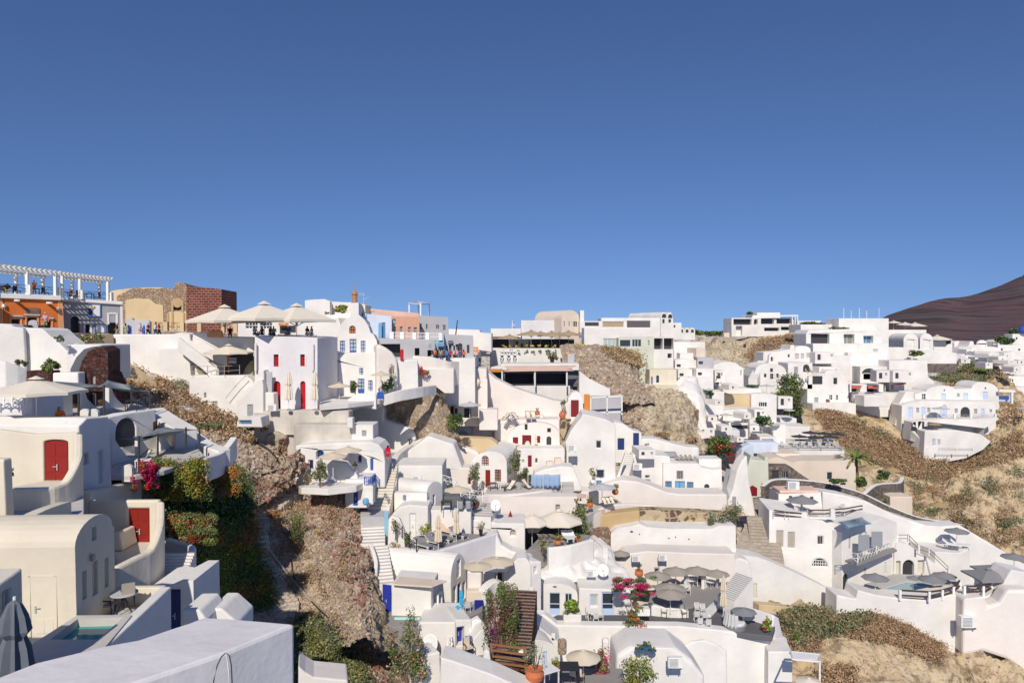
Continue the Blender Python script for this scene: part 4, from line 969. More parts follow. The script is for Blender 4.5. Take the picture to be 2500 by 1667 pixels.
for k,(x,Y0,y0) in enumerate(((132,50,960),(200,52.5,947),(266,55,941))):
 pl_ = Pl(x,Y0,84); w_ = 50 + k * 8
 H('divider_wall',('curved white dividing wall nearest the large cream parasol','middle curved white dividing wall between the cave rooms','rightmost curved white dividing wall below the gully')[k],pl_,[(x,1022),(x,y0),(x + 6,y0 + 2),(x + 14,y0 + 26),(x + 30,y0 + 42),(x + w_ - 4,y0 + 56),(x + w_,1012)],.35,'white',cat='wall',bev=.06)
H('white_block','white room wall with pale door below the large cream parasol',Pl(100,49,0),[(82,1030),(82,965),(134,963),(136,1030)],2,'white',[('w',100,972,113,1006,'wpaint',1,1,'glasspale')],cat='wall')
sheet('shade_sail','left grey sail stretched over the upper cave terrace',[(128,930,50),(205,935,55),(252,942,51),(178,949,47)],'csail','shade sail',sag=.4)
sheet('shade_sail','right grey sail stretched over the upper cave terrace',[(262,926,56),(322,943,54),(366,957,56),(236,943,50)],'csail','shade sail',sag=.3)
for i,(x,y0,y1,Y) in enumerate(((192,948,1020,46),(254,940,1016,49.5),(321,940,1006,53),(366,950,1000,55.5))):
 post('sail_post','dark steel post %s the upper grey sails' % ('at the left end of','second from the left under','third from the left under','at the right end of')[i],x,y0,y1,Y,.07,'charcoal','post','dark posts carrying the grey sails')
H('white_house','white-blue shaded wall with a dark stone arch below the upper cave terrace',Pl(268,49,72),[(262,1110),(265,1018),(300,1010),(378,999),(386,1060),(386,1110)],1.0,'white',[('ao',283,1020,332,1090)],cat='cave house',rev=.15,bev=.08)
H('stone_arch_wall','dark red stone infill of the rounded arch',shifted(Pl(268,49,72),-.10),[(284,1090),(284,1045),(331,1042,24),(331,1090)],.1,'redstone',cat='wall')
H('stone_wall','low dark red stone wall right of the rounded stone arch',Pl(350,52,50),[(331,1060),(331,1034),(385,1027),(385,1060)],1.0,'redstone',cat='wall')
strip('sloping_wall','wide white wall sloping down beside the red rubble from the upper terrace',[(374,996,58),(410,1020,55.5),(455,1046,53)],2.5,1.6,'white',sub=3,bev=.08)
strip('sloping_wall','lower end of the white sloping wall beside the grey sails',[(462,1052,56),(500,1080,54),(548,1098,53)],1.6,1.2,'white',sub=3,bev=.08)
strip('low_wall','short white wall turning up at the lower right of the cave terraces',[(495,1118,49.5),(530,1108,52),(551,1092,54),(571,1066,56)],1.6,.5,'white',sub=3)
slab('terrace_floor',None,[(265,1160),(330,1160),(400,1148),(500,1112),(470,1078),(300,1090)],ZZ(1110,50),.3,'lfloor',kind='structure')
H('stone_facade','dark red stone front of the cave rooms under the lower grey sails',Pl(340,54,10),[(262,1150),(262,1060),(392,1055),(392,1120)],1.5,'redstone',[('w',356,1066,368,1095,'wpaint',1,1),('w',298,1078,312,1108,'wpaint',1,1)],cat='cave house')
for k,(x,Y0,y0,w_) in enumerate(((275,46.5,1068,60),(340,49,1066,66),(392,51.5,1056,74))):
 H('divider_wall',('left dividing wall of the lower cave rooms','middle dividing wall of the lower cave rooms','right dividing wall of the lower cave rooms')[k],Pl(x,Y0,84),[(x,1150),(x,y0),(x + 6,y0 + 3),(x + 18,y0 + 22),(x + 34,y0 + 42),(x + w_,y0 + 60),(x + w_,1145)],.35,'white',cat='wall',bev=.06)
sheet('shade_sail','left grey sail over the lower cave terrace',[(287,1070,45),(372,1059,50),(386,1063,50),(345,1074,47)],'csail','shade sail',sag=.2)
sheet('shade_sail','right long grey sail over the lower cave terrace',[(345,1066,48),(390,1041,54),(478,1048,52),(400,1055,48)],'csail','shade sail',sag=.3)
for i,(x,y0,y1,Y) in enumerate(((339,1064,1160,43.5),(385,1058,1135,46),(454,1043,1090,50),(487,1046,1096,52))):
 post('sail_post','dark steel post %s the lower grey sails' % ('at the left end of','second from the left under','third from the left under','at the right end of')[i],x,y0,y1,Y,.07,'charcoal','post','dark posts carrying the grey sails')
for k,(x,y,Y) in enumerate(((227,1018,47),(205,1018,47),(310,1172,43))):
 H('low_wall',('rounded white gate pillar between the two upper posts','rounded white pillar beside the upper left post','rounded white gate pillar under the lower grey sail')[k],Pl(x,Y,0),[(x - 12,y + 4),(x - 12,y - 8 - 18 * (k == 2)),(x + 12,y - 8 - 18 * (k == 2),12),(x + 12,y + 4)],.25,'white',cat='wall')
inst('table_dark',hit(322,1003),.3,'dark table and seat on the upper cave terrace','table',name='terrace_table')
inst('table_white',W(350,1152,44),.3,'small wooden table on the lower cave terrace','table',name='terrace_table')
deck = inst('deck_cream',W(350,1132,47),R(-40),'brown deck chair on the lower cave terrace','deck chair',name='deck_chair')
H('white_wall','tall white wall at the far left edge below the orange building',Pl(30,66,20),[(-80,960),(-80,795),(0,790),(28,792),(34,797),(58,802),(62,870),(62,960)],4,'white',cat='wall',bev=.15)
H('white_wall','curved white wall sweeping down beside the grey street wall',Pl(100,67,0),[(58,960),(58,803),(66,800),(100,802),(108,806),(122,820),(145,838),(165,858),(166,960)],4,'white',cat='wall',bev=.2)
strip('sloping_wall','second white wall sloping down to the right behind the bush',[(110,804,70),(140,804,71),(150,812,71),(172,832,70),(182,840,69)],4,.8,'white',sub=4,bev=.15)
H('white_block','plain white block behind the dark green vault',Pl(205,66,0),[(163,930),(163,841),(248,842),(250,930)],5,'white',cat='house',bev=.1)
H('rubble_wall','dark overgrown stone wall under the blue-grey shop',Pl(200,74,30),[(155,860),(157,812),(236,814),(262,850),(262,870)],2,'greystone',cat='wall')
strip('sand_wall','sand coloured retaining wall running down beside the long white wall',[(236,815,75.5),(272,817,77),(274,850,77),(300,875,78),(345,905,79),(380,935,80)],6,.8,'sand',sub=3)
vp = Pl(198,57,20)
v_ = H('vaulted_stone_house','grey-green barrel vault with a dark red stone front',vp,[(193,955),(193,905),(200,880),(215,858),(235,848),(250,848),(264,858),(264,955)],6,'redstone',[('aw',223,914,234,938,'brown',1,1,'taupe')],cat='vaulted house',bev=.05)
H('vault_roof','smooth dark grey-green roof edge of the stone vault',shifted(vp,-.5),[(170,920),(172,900),(186,872),(205,852),(228,846),(246,846),(250,848),(235,850),(217,860),(202,882),(195,900),(195,920)],6,'dgrey',cat='vaulted house',bev=.04)
H('stone_wall','dark red stone wall strip left of the stone vault',Pl(95,58,0),[(64,945),(64,905),(126,905),(127,945)],1.2,'redstone',cat='wall')
H('low_wall','low whitewashed wall left of the stone vault entrance',Pl(160,56,0),[(128,945),(128,910),(190,909),(191,945)],1.0,'white',cat='wall')
strip('lattice_wall','white wall topped with lattice panels at the far left',[(-30,875,55),(14,882,55),(63,900,56)],3,.3,'white',sub=2)
bush(122,890,26,20,[('lgreen',1)],'round green bush in front of the white wall above the stone wall',cnt=700,ls=.2,Y=58.5,trunk=False)
bush(46,886,16,12,[('lolive',1)],'small grey-green bush behind the lattice wall',cnt=260,ls=.18,Y=59,trunk=False)
bush(147,826,14,12,[('lolive',.7),('lgrey',.3)],'wispy grey-green shrub on the sloping white wall',cnt=220,ls=.2,Y=64.5,trunk=False)
bush(225,830,34,16,[('lgreen',.6),('lbrown',.4)],'dark hanging plants over the overgrown stone wall',cnt=700,ls=.22,Y=73,trunk=False)
bush(28,952,10,14,[('ldark',1)],'dark little shrub behind the cream parasol',cnt=140,ls=.14,Y=46,trunk=False)
stairs('staircase','white steps between curved walls below the lower red door',(398,1420,36.2),(428,1350,37.9),2.0,9,'white','lfloor')
strip('stair_wall','curved white wall right of the lower left staircase',[(450,1420,36.2),(458,1385,37.5),(466,1345,39.6),(469,1332,40.5),(440,1322,42),(410,1312,43)],4.5,.35,'white',sub=4,bev=.1)
H('white_block','white corner block beside the dark navy door',Pl(440,33.5,0),[(360,1600),(360,1437),(383,1432),(407,1436),(443,1417),(472,1417),(475,1600)],3,'white',[('d',407,1438,441,1560,'navy')],near=33)
H('white_block','low white block at the end of the large flat roof',Pl(470,30.5,0),[(443,1540),(443,1489),(487,1488),(503,1512),(503,1560)],2,'white')
H('white_block','small white sloping block beside the ivy',Pl(530,31.5,0),[(511,1560),(511,1485),(541,1485),(580,1520),(580,1560)],2,'white')
H('white_block','white wall corner at the bottom edge below the ivy',Pl(740,37,15),[(728,1720),(728,1625),(745,1640),(766,1652),(850,1660),(850,1720)],2,'warm')
# ================================================================ STREET AND HOUSES ALONG THE LEFT RIDGE
op = Pl(80,80,42)
ob = H('orange_building','bright orange shop building with three framed openings under a white pergola',op,[(8,830),(8,727),(153,733),(155,830)],9,'orange',[('o',28,778,49,820),('o',68,774,90,820),('o',107,781,125,820)],cat='shop building',near=80,rev=1.2)
for (x0,y0,x1,y1) in ((24,775,55,820),(62,771,96,820),(102,779,130,820)):
 for a in ((x0,y0,x0 + 4,y1),(x1 - 5,y0,x1,y1),(x0,y0,x1,y0 + 4)): subp(ob,'window_frame',op,[(a[0],a[3]),(a[0],a[1]),(a[2],a[1]),(a[2],a[3])],.2,'peach',.10)
for (x0,x1,y) in ((24,58,769),(60,99,766),(100,132,774)): subp(ob,'lintel',op,[(x0,y + 4),(x0,y),(x1,y + 1),(x1,y + 5)],.3,'greyw',.3)
for x,y in ((40,734),(119,740)): m = MB(); m.bar(op.pt(x - 4,y - 1,.05),op.pt(x + 1,y,1.1),.22); m.build('wall_lamp','wpaint',ob)
for x,y in ((9,746),(141,754)): m = MB(); m.box(op.pt(x,y,.25),.25,.3,.3); m.build('floodlight','wpaint',ob)
subp(ob,'pilaster',op,[(143,830),(141,733),(153,734),(158,830)],.4,'peach',.06)
subp(ob,'pilaster',op,[(-6,830),(-6,727),(7,727),(9,830)],.4,'peach',.06)
subp(ob,'cornice',op,[(-20,727),(-20,714),(150,722),(150,733)],9,'white',.35)
sign(63,752,96,765,op,'brown','dark brown name board over the middle opening of the orange shop',[('LIOYAL',.62,.42,0)],'taupe')
H('white_wall','far left white neighbour wall beside the orange building',Pl(-20,76,62),[(-90,830),(-90,730),(-8,728),(-8,830)],6,'white')
gp = Pl(225,88,38)
gb = H('grey_building','blue-grey shop building with a blue framed picture high on its wall',gp,[(152,840),(153,734),(296,742),(299,840)],9,'grey',[('ao',173,772,194,830),('o',209,792,219,820),('o',264,788,285,830)],cat='shop building',near=88,rev=1.0)
subp(gb,'cornice',gp,[(150,735),(150,727),(300,736),(300,744)],9,'white',.3)
subp(gb,'pilaster',gp,[(295,840),(294,742),(300,742),(302,840)],.4,'white',.08)
for (x0,y0,x1,y1) in ((204,788,208,815),(220,788,225,815),(204,786,225,791),(262,763,267,792),(283,763,288,792),(262,763,288,767)):
 subp(gb,'window_frame',gp,[(x0,y1),(x0,y0),(x1,y0),(x1,y1)],.15,'white',.08)
subp(gb,'shutter',gp,[(232,812),(232,793),(259,793),(259,812)],.1,'wpaint',.10)
for (x0,x1) in ((231,235),(254,260)): subp(gb,'shutter_frame',gp,[(x0,812),(x0,792),(x1,792),(x1,812)],.12,'steelb',.14)
s_ = sign(215,742,244,772,gp,'wpaint','square white picture in a blue frame with small blue and yellow flower drawing',(),frame='steelb',name='wall_picture')
q = shifted(gp,.2); m = MB()
for k in range(5): m.box(q.pt(219 + random.random() * 5,748 + k * 4.4,0),.35,.04,.35,ax=(q.u,q.n,Vector((0,0,1))))
m.build('drawing','navy',s_)
m = MB(); m.box(q.pt(220,749,.02),.3,.04,.3,ax=(q.u,q.n,Vector((0,0,1)))); m.bar(q.pt(223,755,.02),q.pt(231,747,.02),.08); m.build('drawing','lochre',s_)
def pergola(label,pl,x0,x1,yl,yr,posts,depth,fab=True):
 U = Vector((0,0,1)); A,B = pl.pt(x0,yl,.2),pl.pt(x1,yr,.2); n = pl.n
 root = empty('pergola',pl.pt(x0,727),label,'pergola')
 m = MB(); m.bar(A,B,.18,.28); m.build('beam','wpaint',root); m = MB(); m.bar(A - n * depth,B - n * depth,.18,.28); m.build('beam','wpaint',root)
 k = 14
 for i in range(k + 1): p = A.lerp(B,i / k); m = MB(); m.bar(p + n * .5 + U * .18,p - n * (depth + .3) + U * .18,.09,.14); m.build('rafter','wpaint',root)
 m = MB()
 for i in range(12):
  w = depth * (i + .5) / 12; m.bar(A - n * w + U * .28,B - n * w + U * .28,.22,.04)
 m.build('slats','taupe',root)
 for x,yb in posts:
  for dd in (0,depth): p = pl.pt(x,yb,.1) - n * dd; t = Vector((p.x,p.y,A.lerp(B,(x - x0) / (x1 - x0)).z)); m = MB(); m.bar(p,t,.28); m.build('post','wpaint',root)
 return root
pergola('left white slatted pergola over the roof terrace of the orange building',op,-30,144,648,668,[(-8,720),(66,722),(135,728)],7)
pergola('right lower white slatted pergola over the blue-grey building',gp,146,272,669,683,[(152,728),(195,731),(263,736)],6)
rail('terrace_railing','dark metal railing with white piers on the orange building roof',[(-15,715,77.2),(72,719,79.7),(145,724,82)],1.0,'dark',rails=3,cross=True,pw=.4,rw=.04)
rail('terrace_railing','dark metal railing with white piers on the blue-grey building roof',[(151,727,85),(200,730,87),(272,735,90)],1.0,'dark',rails=3,cross=True,pw=.35,rw=.04)
for i,(x,y,dd,lb,sh,lo_) in enumerate(((26,718,2,'woman with long dark hair at a table under the left pergola','shblack',True),(92,722,2,'person in an orange-brown top raising a camera under the left pergola','shorange',False),(182,729,3,'seated man in a dark shirt under the right pergola','shmaroon',False),(200,731,3,'seated person in blue under the right pergola','shblue',False))):
 pl_ = op if i < 2 else gp; p = pl_.pt(x,y,-dd); b = p; o = person(0,0,('sit','phone','sit','sit')[i],(30,30,90,-60)[i],lb,sh,'khaki',long=lo_,Y=90,sc=1.05); o.location = p
for i in range(9):
 pl_ = op if i < 5 else gp; x = (10,30,50,95,120,165,195,225,245)[i]; p = pl_.pt(x,(717,718,719,721,723,728,729,731,732)[i],-2.2)
 o = inst('table_dark' if i % 2 else 'chair_dark',p,i * .7,('%s dark %s from the left on the two pergola roof terraces' % (('first','first','second','second','third','third','fourth','fourth','fifth')[i],'table' if i % 2 else 'chair')),'table' if i % 2 else 'chair','dark %s on the %s roof terrace' % ('tables' if i % 2 else 'chairs','orange' if i < 5 else 'blue-grey'),1.1,'terrace_table' if i % 2 else 'terrace_chair')
H('oval_gate','rounded pale grey gate in front of the orange shop',Pl(80,70,10),[(68,806),(68,798),(69,788),(91,788,7),(93,800),(93,806)],.2,'greyw',cat='gate')
for x in (60,101): closed_x = None; H('black_awning','black folded cover %s of the rounded gate' % ('left' if x < 80 else 'right'),Pl(x,69,0),[(x - 10,801),(x - 8,794),(x + 6,793),(x + 11,802)],.8,'dark',cat='cover')
person(111,806,'stand',20,'person in a white sun hat and pale pink top by the orange shop','shpink','khaki',hat='shwhite',Y=72)
for a in ((287,824,'walk',-60,'man in a black shirt walking in front of the blue-grey building','shblack','khaki',0,0,None),(307,824,'stand',180,'person in a long green dress beside the tall blue board','shgreen','shgreen',1,1,'shwhite'),(342,824,'walk',90,'person with a white cap and white top in front of the ruin','shwhite','shpink',0,0,'shwhite'),(361,824,'walk',90,'man in a dark red shirt and white hat walking in the street','shmaroon','shblack',0,0,'shwhite'),(379,824,'walk',100,'person in pale clothes at the left of the stone balustrade','shwhite','jeans',0,0,None),(388,825,'walk',100,'person in a dark maroon top at the left of the stone balustrade','shmaroon','shblack',0,1,None)):
 person(a[0],a[1],a[2],a[3],a[4],a[5],a[6],skirt=bool(a[7]),long=bool(a[8]),hat=a[9],Y=86)
for x,Y in ((316,86.5),(349,87)): H('blue_board','tall pointed blue board %s' % ('next to the person in green' if x < 330 else 'between the walkers in front of the ruin'),Pl(x,Y,0),[(x - 5,820),(x - 5,806),(x + (2 if x > 330 else -4),792),(x + 5,797),(x + 5,820)],.08,'cobalt',cat='board')
H('white_wall','low white wall behind the walkers beside the ruin',Pl(340,89,0),[(305,825),(305,778),(322,776),(324,782),(362,782),(365,786),(365,825)],.6,'greyw',cat='wall')
rp = Pl(370,108,12)
ru = H('ruined_building','roofless sandstone ruin with crumbling rubble top',rp,[(285,830),(285,722),(300,716),(318,706),(334,702),(350,705),(366,703),(384,705),(404,703),(424,706),(427,692),(438,688),(449,691),(456,699),(458,830)],9,'ruin',[('ao',423,732,442,757),('s',424,773,445,800,'brown'),('s',366,772,385,800,'brickred')],cat='ruin',bev=0,rev=.5)
subp(ru,'plaster_patch',rp,[(306,820),(306,733),(330,728),(365,730),(380,742),(398,745),(400,800),(400,820)],.3,'sand',.12)
subp(ru,'plaster_patch',rp,[(408,820),(408,765),(418,760),(455,760),(456,820)],.3,'sand',.12)
subp(ru,'arch_surround',rp,[(418,762),(418,740),(448,740,13),(448,762),(443,762),(443,742),(423,742,-9),(423,762)],.2,'tan',.2,bev=0)
for x in (407,418,446,456): subp(ru,'pilaster',rp,[(x,800),(x,764),(x + 5,764),(x + 5,800)],.3,'tan',.25)
H('brick_wall','dark red brick side wall of the ruin with vertical cracks',Pl(500,104,6),[(455,825),(455,700),(457,697),(500,702),(541,706),(542,825)],8,'brick',cat='ruin',bev=0)
H('rubble_dome','sandy rounded rubble roof behind the ruin',Pl(340,116,0),[(265,760),(270,712),(400,704,5),(420,760)],8,'sand',cat='ruin')
rail('stone_balustrade','old balustrade with stone piers and iron bars in front of the ruin',[(376,808,96),(406,808,96),(446,809,96),(488,810,96)],1.15,'brown','sand',rails=2,cross=True,balusters=6,pw=.5,rw=.05)
rail('stone_balustrade','right stretch of the old balustrade behind the cream parasols',[(546,812,96),(576,812,96),(610,813,96),(640,814,96)],1.15,'brown','sand',rails=2,cross=True,balusters=6,pw=.45,rw=.05)
H('rubble_wall','low pale rubble wall below the stone balustrade',Pl(450,95,0),[(376,835),(376,809),(500,812),(640,816),(640,835)],1,'rub_tan',cat='wall',bev=0)
H('long_white_wall','long tall plain white retaining wall below the street',Pl(380,84,0),[(273,905),(273,816),(420,816),(441,812),(463,815),(465,832),(500,850),(545,890),(545,1005),(400,1000),(300,960)],5,'white',cat='wall',bev=.12)
H('white_wall','right lit face of the long white retaining wall with ledge',Pl(420,83,0),[(388,960),(388,853),(400,850),(430,850),(462,868),(470,960),(462,980),(420,970)],2,'white',cat='wall',bev=.12)
H('white_house','white terrace house with a cave terrace and cream parasol under the street',Pl(530,83,0),[(475,905),(470,812),(484,812),(506,812),(506,822),(620,824),(622,925),(540,925),(500,925)],5,'white',cat='house')
H('pink_wall','short salmon wall on the roof terrace beside the left big parasol',Pl(525,82.6,0),[(507,823),(507,808),(540,807),(544,823)],.4,'peach',cat='wall')
strip('stair_wall','white diagonal stair wall descending to the cave terrace',[(438,824,82.2),(470,850,81.6),(500,872,81.2),(520,893,80.8),(531,902,80.5)],1.4,.5,'white',sub=3)
strip('stair_wall','upper white parapet of the diagonal stairs',[(472,822,82.8),(505,838,82.6),(530,852,82.4),(556,862,82.2)],1.5,.4,'white',sub=2)
H('cave_recess','rough brown rock recess of the cave terrace',Pl(490,82.4,10),[(462,865),(475,862),(500,872),(520,890),(532,902),(532,920),(487,920),(475,890)],.3,'olive',cat='cave')
H('cave_recess','dark slab painted as recess shade under the cream parasol with a framed notice',Pl(585,82.2,0),[(548,918),(549,866),(617,860),(618,918)],.3,'charcoal',cat='cave')  # flat charcoal slab; the shade of the recess is only its colour
sign(558,873,578,887,Pl(568,81.6,0),'greyw','framed pale notice board in the dark cave recess',[('CAVE HOUSE',.6,.25,0)],'dark',name='notice_board')
H('cave_recess','rough brown rock side right of the dark recess',Pl(606,81.9,0),[(590,918),(600,895),(612,880),(619,880),(619,918)],.3,'olive',cat='cave')
b3 = H('white_house','white house with three small grey doors above the rubble slope',Pl(530,80,0),[(461,1010),(462,917),(548,917),(600,916),(618,930),(620,1010),(563,1025)],6,'white',[('w',498,959,503,972,'greyp',1,1),('s',495,979,506,1000,'taupe'),('s',520,979,530,1012,'taupe')])
rail('rope_fence','rope fence with slim posts along the cave terrace',[(469,917,79.8),(507,917,79.8),(548,917,79.8),(585,914,80.2)],1.05,'pipe','pipe',rails=2,pw=.06,rw=.04)
umb('ccream',558,843,910,58,'cream parasol on a reddish pole over the cave terrace',Y=80.8,sides=8,slope=.30,pole='orwood')
H('stair_wall','white wedge stair wall with a small grey door',Pl(610,77.5,0),[(581,1030),(581,979),(600,960),(629,928),(640,926),(643,940),(643,1030)],3,'white',[('d',604,988,617,1016,'greyp',)],cat='staircase',near=77)
stairs('staircase','white steps climbing behind the wedge wall',(586,982,79),(618,930,80.5),1.2,12)
rail('handrail','grey metal handrail of the wedge staircase',[(552,973,79.2),(575,945,79.2),(599,920,79.2)],.15,'greyp','greyp',rails=1,pw=.05)
H('white_block','low white block with a blue basin below the wedge staircase',Pl(615,74,0),[(578,1042),(578,1030),(584,1022),(636,1018),(640,1040),(640,1044)],2.5,'white',[('w',584,1026,614,1036,'steelb',1,1,'glassblue')])
rh = H('lilac_white_house','tall lilac-white house with two red windows and two arched red doors',Pl(700,79.5,-2),[(622,1010),(622,819),(675,821),(745,823),(775,825),(775,1010)],8,'lav',[
   ('w',668,865,680,895,'bred',2,3,'red'),('w',733,865,744,894,'bred',2,3,'red'),('ad',667,930,685,1000,'bred'),('ad',733,930,746,1000,'bred')],bev=.12,rev=.35,near=79)
for x,y0,y1 in ((624,838,905),(764,840,905)): m = MB(); m.tube([W(x,y0,79.2),W(x,y1,79.2)],.13,8); m.build('downpipe','white',rh)
for (x0,y0,x1,y1) in ((681,866,684,895),(745,866,748,894)): subp(rh,'sill',Pl(700,79.5,-2),[(x0,y1),(x0,y0),(x1,y0),(x1,y1)],.2,'white',.05)
H('lattice_box','white lattice screen beside the left arched red door',Pl(654,78.6,0),[(644,958),(644,907),(664,907),(664,958)],.15,'greyw',cat='screen')
H('white_block','white curved block left of the arched red doors',Pl(648,78,0),[(628,1010),(630,905),(644,903),(645,957),(668,960),(670,1005)],1.5,'white')
acu(665,1003,'air conditioning unit beside the left arched red door',Y=76.8)
for i,(x,lb) in enumerate(((705,'folded cream parasol between the two arched red doors'),(769,'folded cream parasol right of the right arched red door'))): closed('ccream',x,903,1001,lb,Y=77)
SQ = dict(Y=None)
for i,(x,y,hw,Y,lb) in enumerate(((548,749,88,82,'left one of the three big square cream parasols on the roof'),(645,741,96,81,'middle and largest of the three big square cream parasols on the roof'),(724,746,90,83,'right one of the three big square cream parasols on the roof'))):
 umb('ccream',x,y,820,hw * 1.05,lb,Y=Y,sides=4,slope=.37,rz=R(52),pole='greyp')
rail('terrace_railing','thin dark rim railing on the roof of the lilac-white house',[(680,822,80),(730,823,80),(772,824,80)],.25,'charcoal','charcoal',rails=1,pw=.04)
pe = [(562,'shblack'),(622,'shwhite'),(640,'shmaroon'),(660,'shblack'),(668,'shgreen'),(705,'shblue'),(750,'shblack'),(761,'shblack')]
for i,(x,sh) in enumerate(pe): person(x,826,'sit',(20,60,-40,80,10,-20,70,-60)[i],('guest in black seated under the left big parasol','guest in white seated left of the middle parasol pole','guest in dark red seated beside the middle parasol pole','guest in black seated right of the middle parasol pole','guest in green seated between the middle and right poles','guest in blue seated left of the right parasol pole','left one of two dark seated guests at the right end of the roof','right one of two dark seated guests at the right end of the roof')[i],sh,'jeans',Y=81.5,sc=1.1)
sb = H('shop_building','white shop front with dark windows behind the big cream parasols',Pl(640,92,0),[(580,825),(580,775),(735,775),(735,825)],4,'white',[('w',600,787,630,802,'wpaint',4,2),('w',635,788,665,802,'wpaint',4,2),('o',683,795,702,815),('o',704,795,722,812)],cat='shop building')
sign(681,788,705,795,Pl(690,91.5,0),'orwood','orange shop sign under the right big parasol',[('CAFE',.5,.7,0)],'wpaint')
H('pink_wall','pink house wall glimpsed behind the left big parasol',Pl(570,100,0),[(545,825),(545,780),(582,780),(582,825)],4,'pink',cat='wall')
H('vault_wing','long white barrel vault left of the gable with blue windows',Pl(780,91,-6),[(722,900),(726,790),(740,783),(826,775),(832,800),(832,900)],9,'white',[('w',795,833,803,860,'cobalt',1,3)],bev=.3)
hp = Pl(870,90,8)
H('gabled_white_house','white gabled house with tall chimney tower, arched window and blue door',hp,[(822,905),(822,815),(828,798),(840,782),(854,772),(856,765),(856,740),(876,739),(876,768),(890,781),(900,796),(905,812),(913,818),(920,832),(922,848),(922,905)],7,'white',[
   ('aw',853,795,868,814,'navy',3,2,'orwood'),('g',854,828,870,867,'cobalt',2,4,'glasspale'),('w',830,832,842,859,'cobalt',2,3,'glasspale'),('w',881,832,892,859,'cobalt',2,3,'glasspale')],bev=.15,near=90)
H('white_house','rounded white lower house front with blue doors below the gabled house',Pl(850,87.5,0),[(789,1010),(789,885),(794,874),(806,868),(832,866),(842,862),(925,860),(930,990)],5,'white',[
   ('w',877,899,886,915,'cobalt',2,2,'glasspale'),('g',809,881,819,921,'cobalt',2,3,'royal'),('g',874,925,889,960,'cobalt',2,4,'glasspale'),('w',899,929,909,955,'cobalt',2,3,'glasspale'),('o',855,930,867,960)],bev=.2)
H('white_wall','tall smooth curved white wall right of the gabled house',Pl(945,86.5,15),[(918,1000),(918,842),(930,842),(945,850),(958,860),(968,875),(971,890),(973,965)],6,'warm',cat='wall',bev=.3)
H('white_block','plain white cube house under the red door on the terrace',Pl(1000,88,10),[(970,960),(971,879),(1020,877),(1022,958)],6,'white',bev=.12)
H('red_door','freestanding tall arched red door on the white cube roof',Pl(981,87.6,0),[(977,879),(977,857),(985,857,5),(985,879)],.15,'bred',cat='door')
H('red_door','narrow red gate at the right side of the white cube house',Pl(1029,90,0),[(1026,912),(1026,893),(1032,896),(1032,912)],.15,'bred',cat='gate')
bush(1037,909,13,8,[('lgreen',.5),('fred',.5)],'pot plants with red flowers beside the narrow red gate',cnt=260,ls=.2,Y=90,trunk=False)
bush(955,905,10,26,[('lgrey',1)],'slender grey-green creeper on the curved white wall',cnt=200,ls=.2,Y=84.8,trunk=True)
bush(867,943,14,13,[('ldark',.5),('lgreen',.5)],'dark green shrub between the blue door and the cream parasol',cnt=420,ls=.2,Y=84,trunk=True)
bush(945,938,20,18,[('ldark',.6),('lgreen',.4)],'dark green tree behind the right small cream parasol',cnt=600,ls=.2,Y=84.5,trunk=True)
pot(801,922,'tall','terra','terracotta balcony planter with a thin shrub by the upper blue door',1.2,Y=86.5,plant=([('lolive',1)],120,1.3,.5,.14))
bush(808,929,8,4,[('fred',.7),('lgreen',.3)],'red flowers hanging under the balcony planter',cnt=120,ls=.14,Y=86,trunk=False)
umb('cbeige',828,934,980,29,'beige parasol before the rounded white house, left of the dark shrub',Y=83,sides=8)
umb('cbeige',930,907,962,26,'beige parasol beside the dark green tree',Y=83.5,sides=8)
H('blue_gate','small blue arched wooden gate below the right beige parasol',Pl(928,81.5,0),[(920,974),(920,961),(936,961,5),(936,974)],.12,'cobalt',cat='gate')
strip('terrace_wall','low white terrace wall left of the small blue gate',[(849,975,81.6),(880,960,82),(919,964,82)],1.6,.4,'white',sub=3)
strip('terrace_wall','low white terrace wall rising right of the small blue gate',[(937,964,82),(975,953,83),(1030,944,86),(1062,940,90)],1.2,.4,'white',sub=3)
slab('terrace_floor',None,[(780,990),(850,985),(960,972),(1060,955),(1060,930),(780,960)],ZZ(975,83),.5,'white',kind='structure')
slab('terrace_floor',None,[(620,1008),(780,1004),(800,985),(780,960),(620,985)],ZZ(1003,79),5,'oldwall',kind='structure')
H('white_block','white rooftop room at the top of the left ridge',Pl(780,104,6),[(744,790),(744,733),(770,731),(792,730),(806,736),(806,790)],6,'white')
H('white_block','long low white rooftop wall left of the chimney tower',Pl(830,106,0),[(804,790),(804,736),(846,738),(858,738),(858,790)],5,'white')
H('white_wall','white parapet below the rooftop bush',Pl(825,96,-4),[(795,790),(797,770),(856,763),(858,790)],1.5,'white',cat='wall')
bush(832,754,24,13,[('lgreen',.6),('lyellow',.4)],'green rooftop bush left of the chimney tower',cnt=900,ls=.26,Y=99,trunk=False)
bush(799,764,7,4,[('lolive',1)],'tiny shrub at the foot of the rooftop room',cnt=120,ls=.2,Y=99,trunk=False)
m = MB(); m.lathe(W(866,738,91),[(.32,0),(.32,.9),(.42,.95),(.42,1.1),(.2,1.35),(.05,1.5),(.03,2.3)],10); props(m.build('chimney_pot','copper'),'copper coloured chimney pot on the tall white tower','chimney pot')
m = MB(); b = W(888,742,98); t_ = W(888,716,98); m.bar(b,t_,.06); m.bar(t_ + Vector((-.9,0,-.05)),t_ + Vector((.2,0,-.2)),.05); m.bar(t_ + Vector((-.1,0,-.9)),t_ + Vector((.7,0,-.5)),.05)
for k in range(5): m.bar(t_ + Vector((-.8 + k * .2,0,-.3)),t_ + Vector((-.8 + k * .2,0,.2)),.03)
props(m.build('antenna','steel'),'television antenna on the roof beside the chimney pot','antenna')
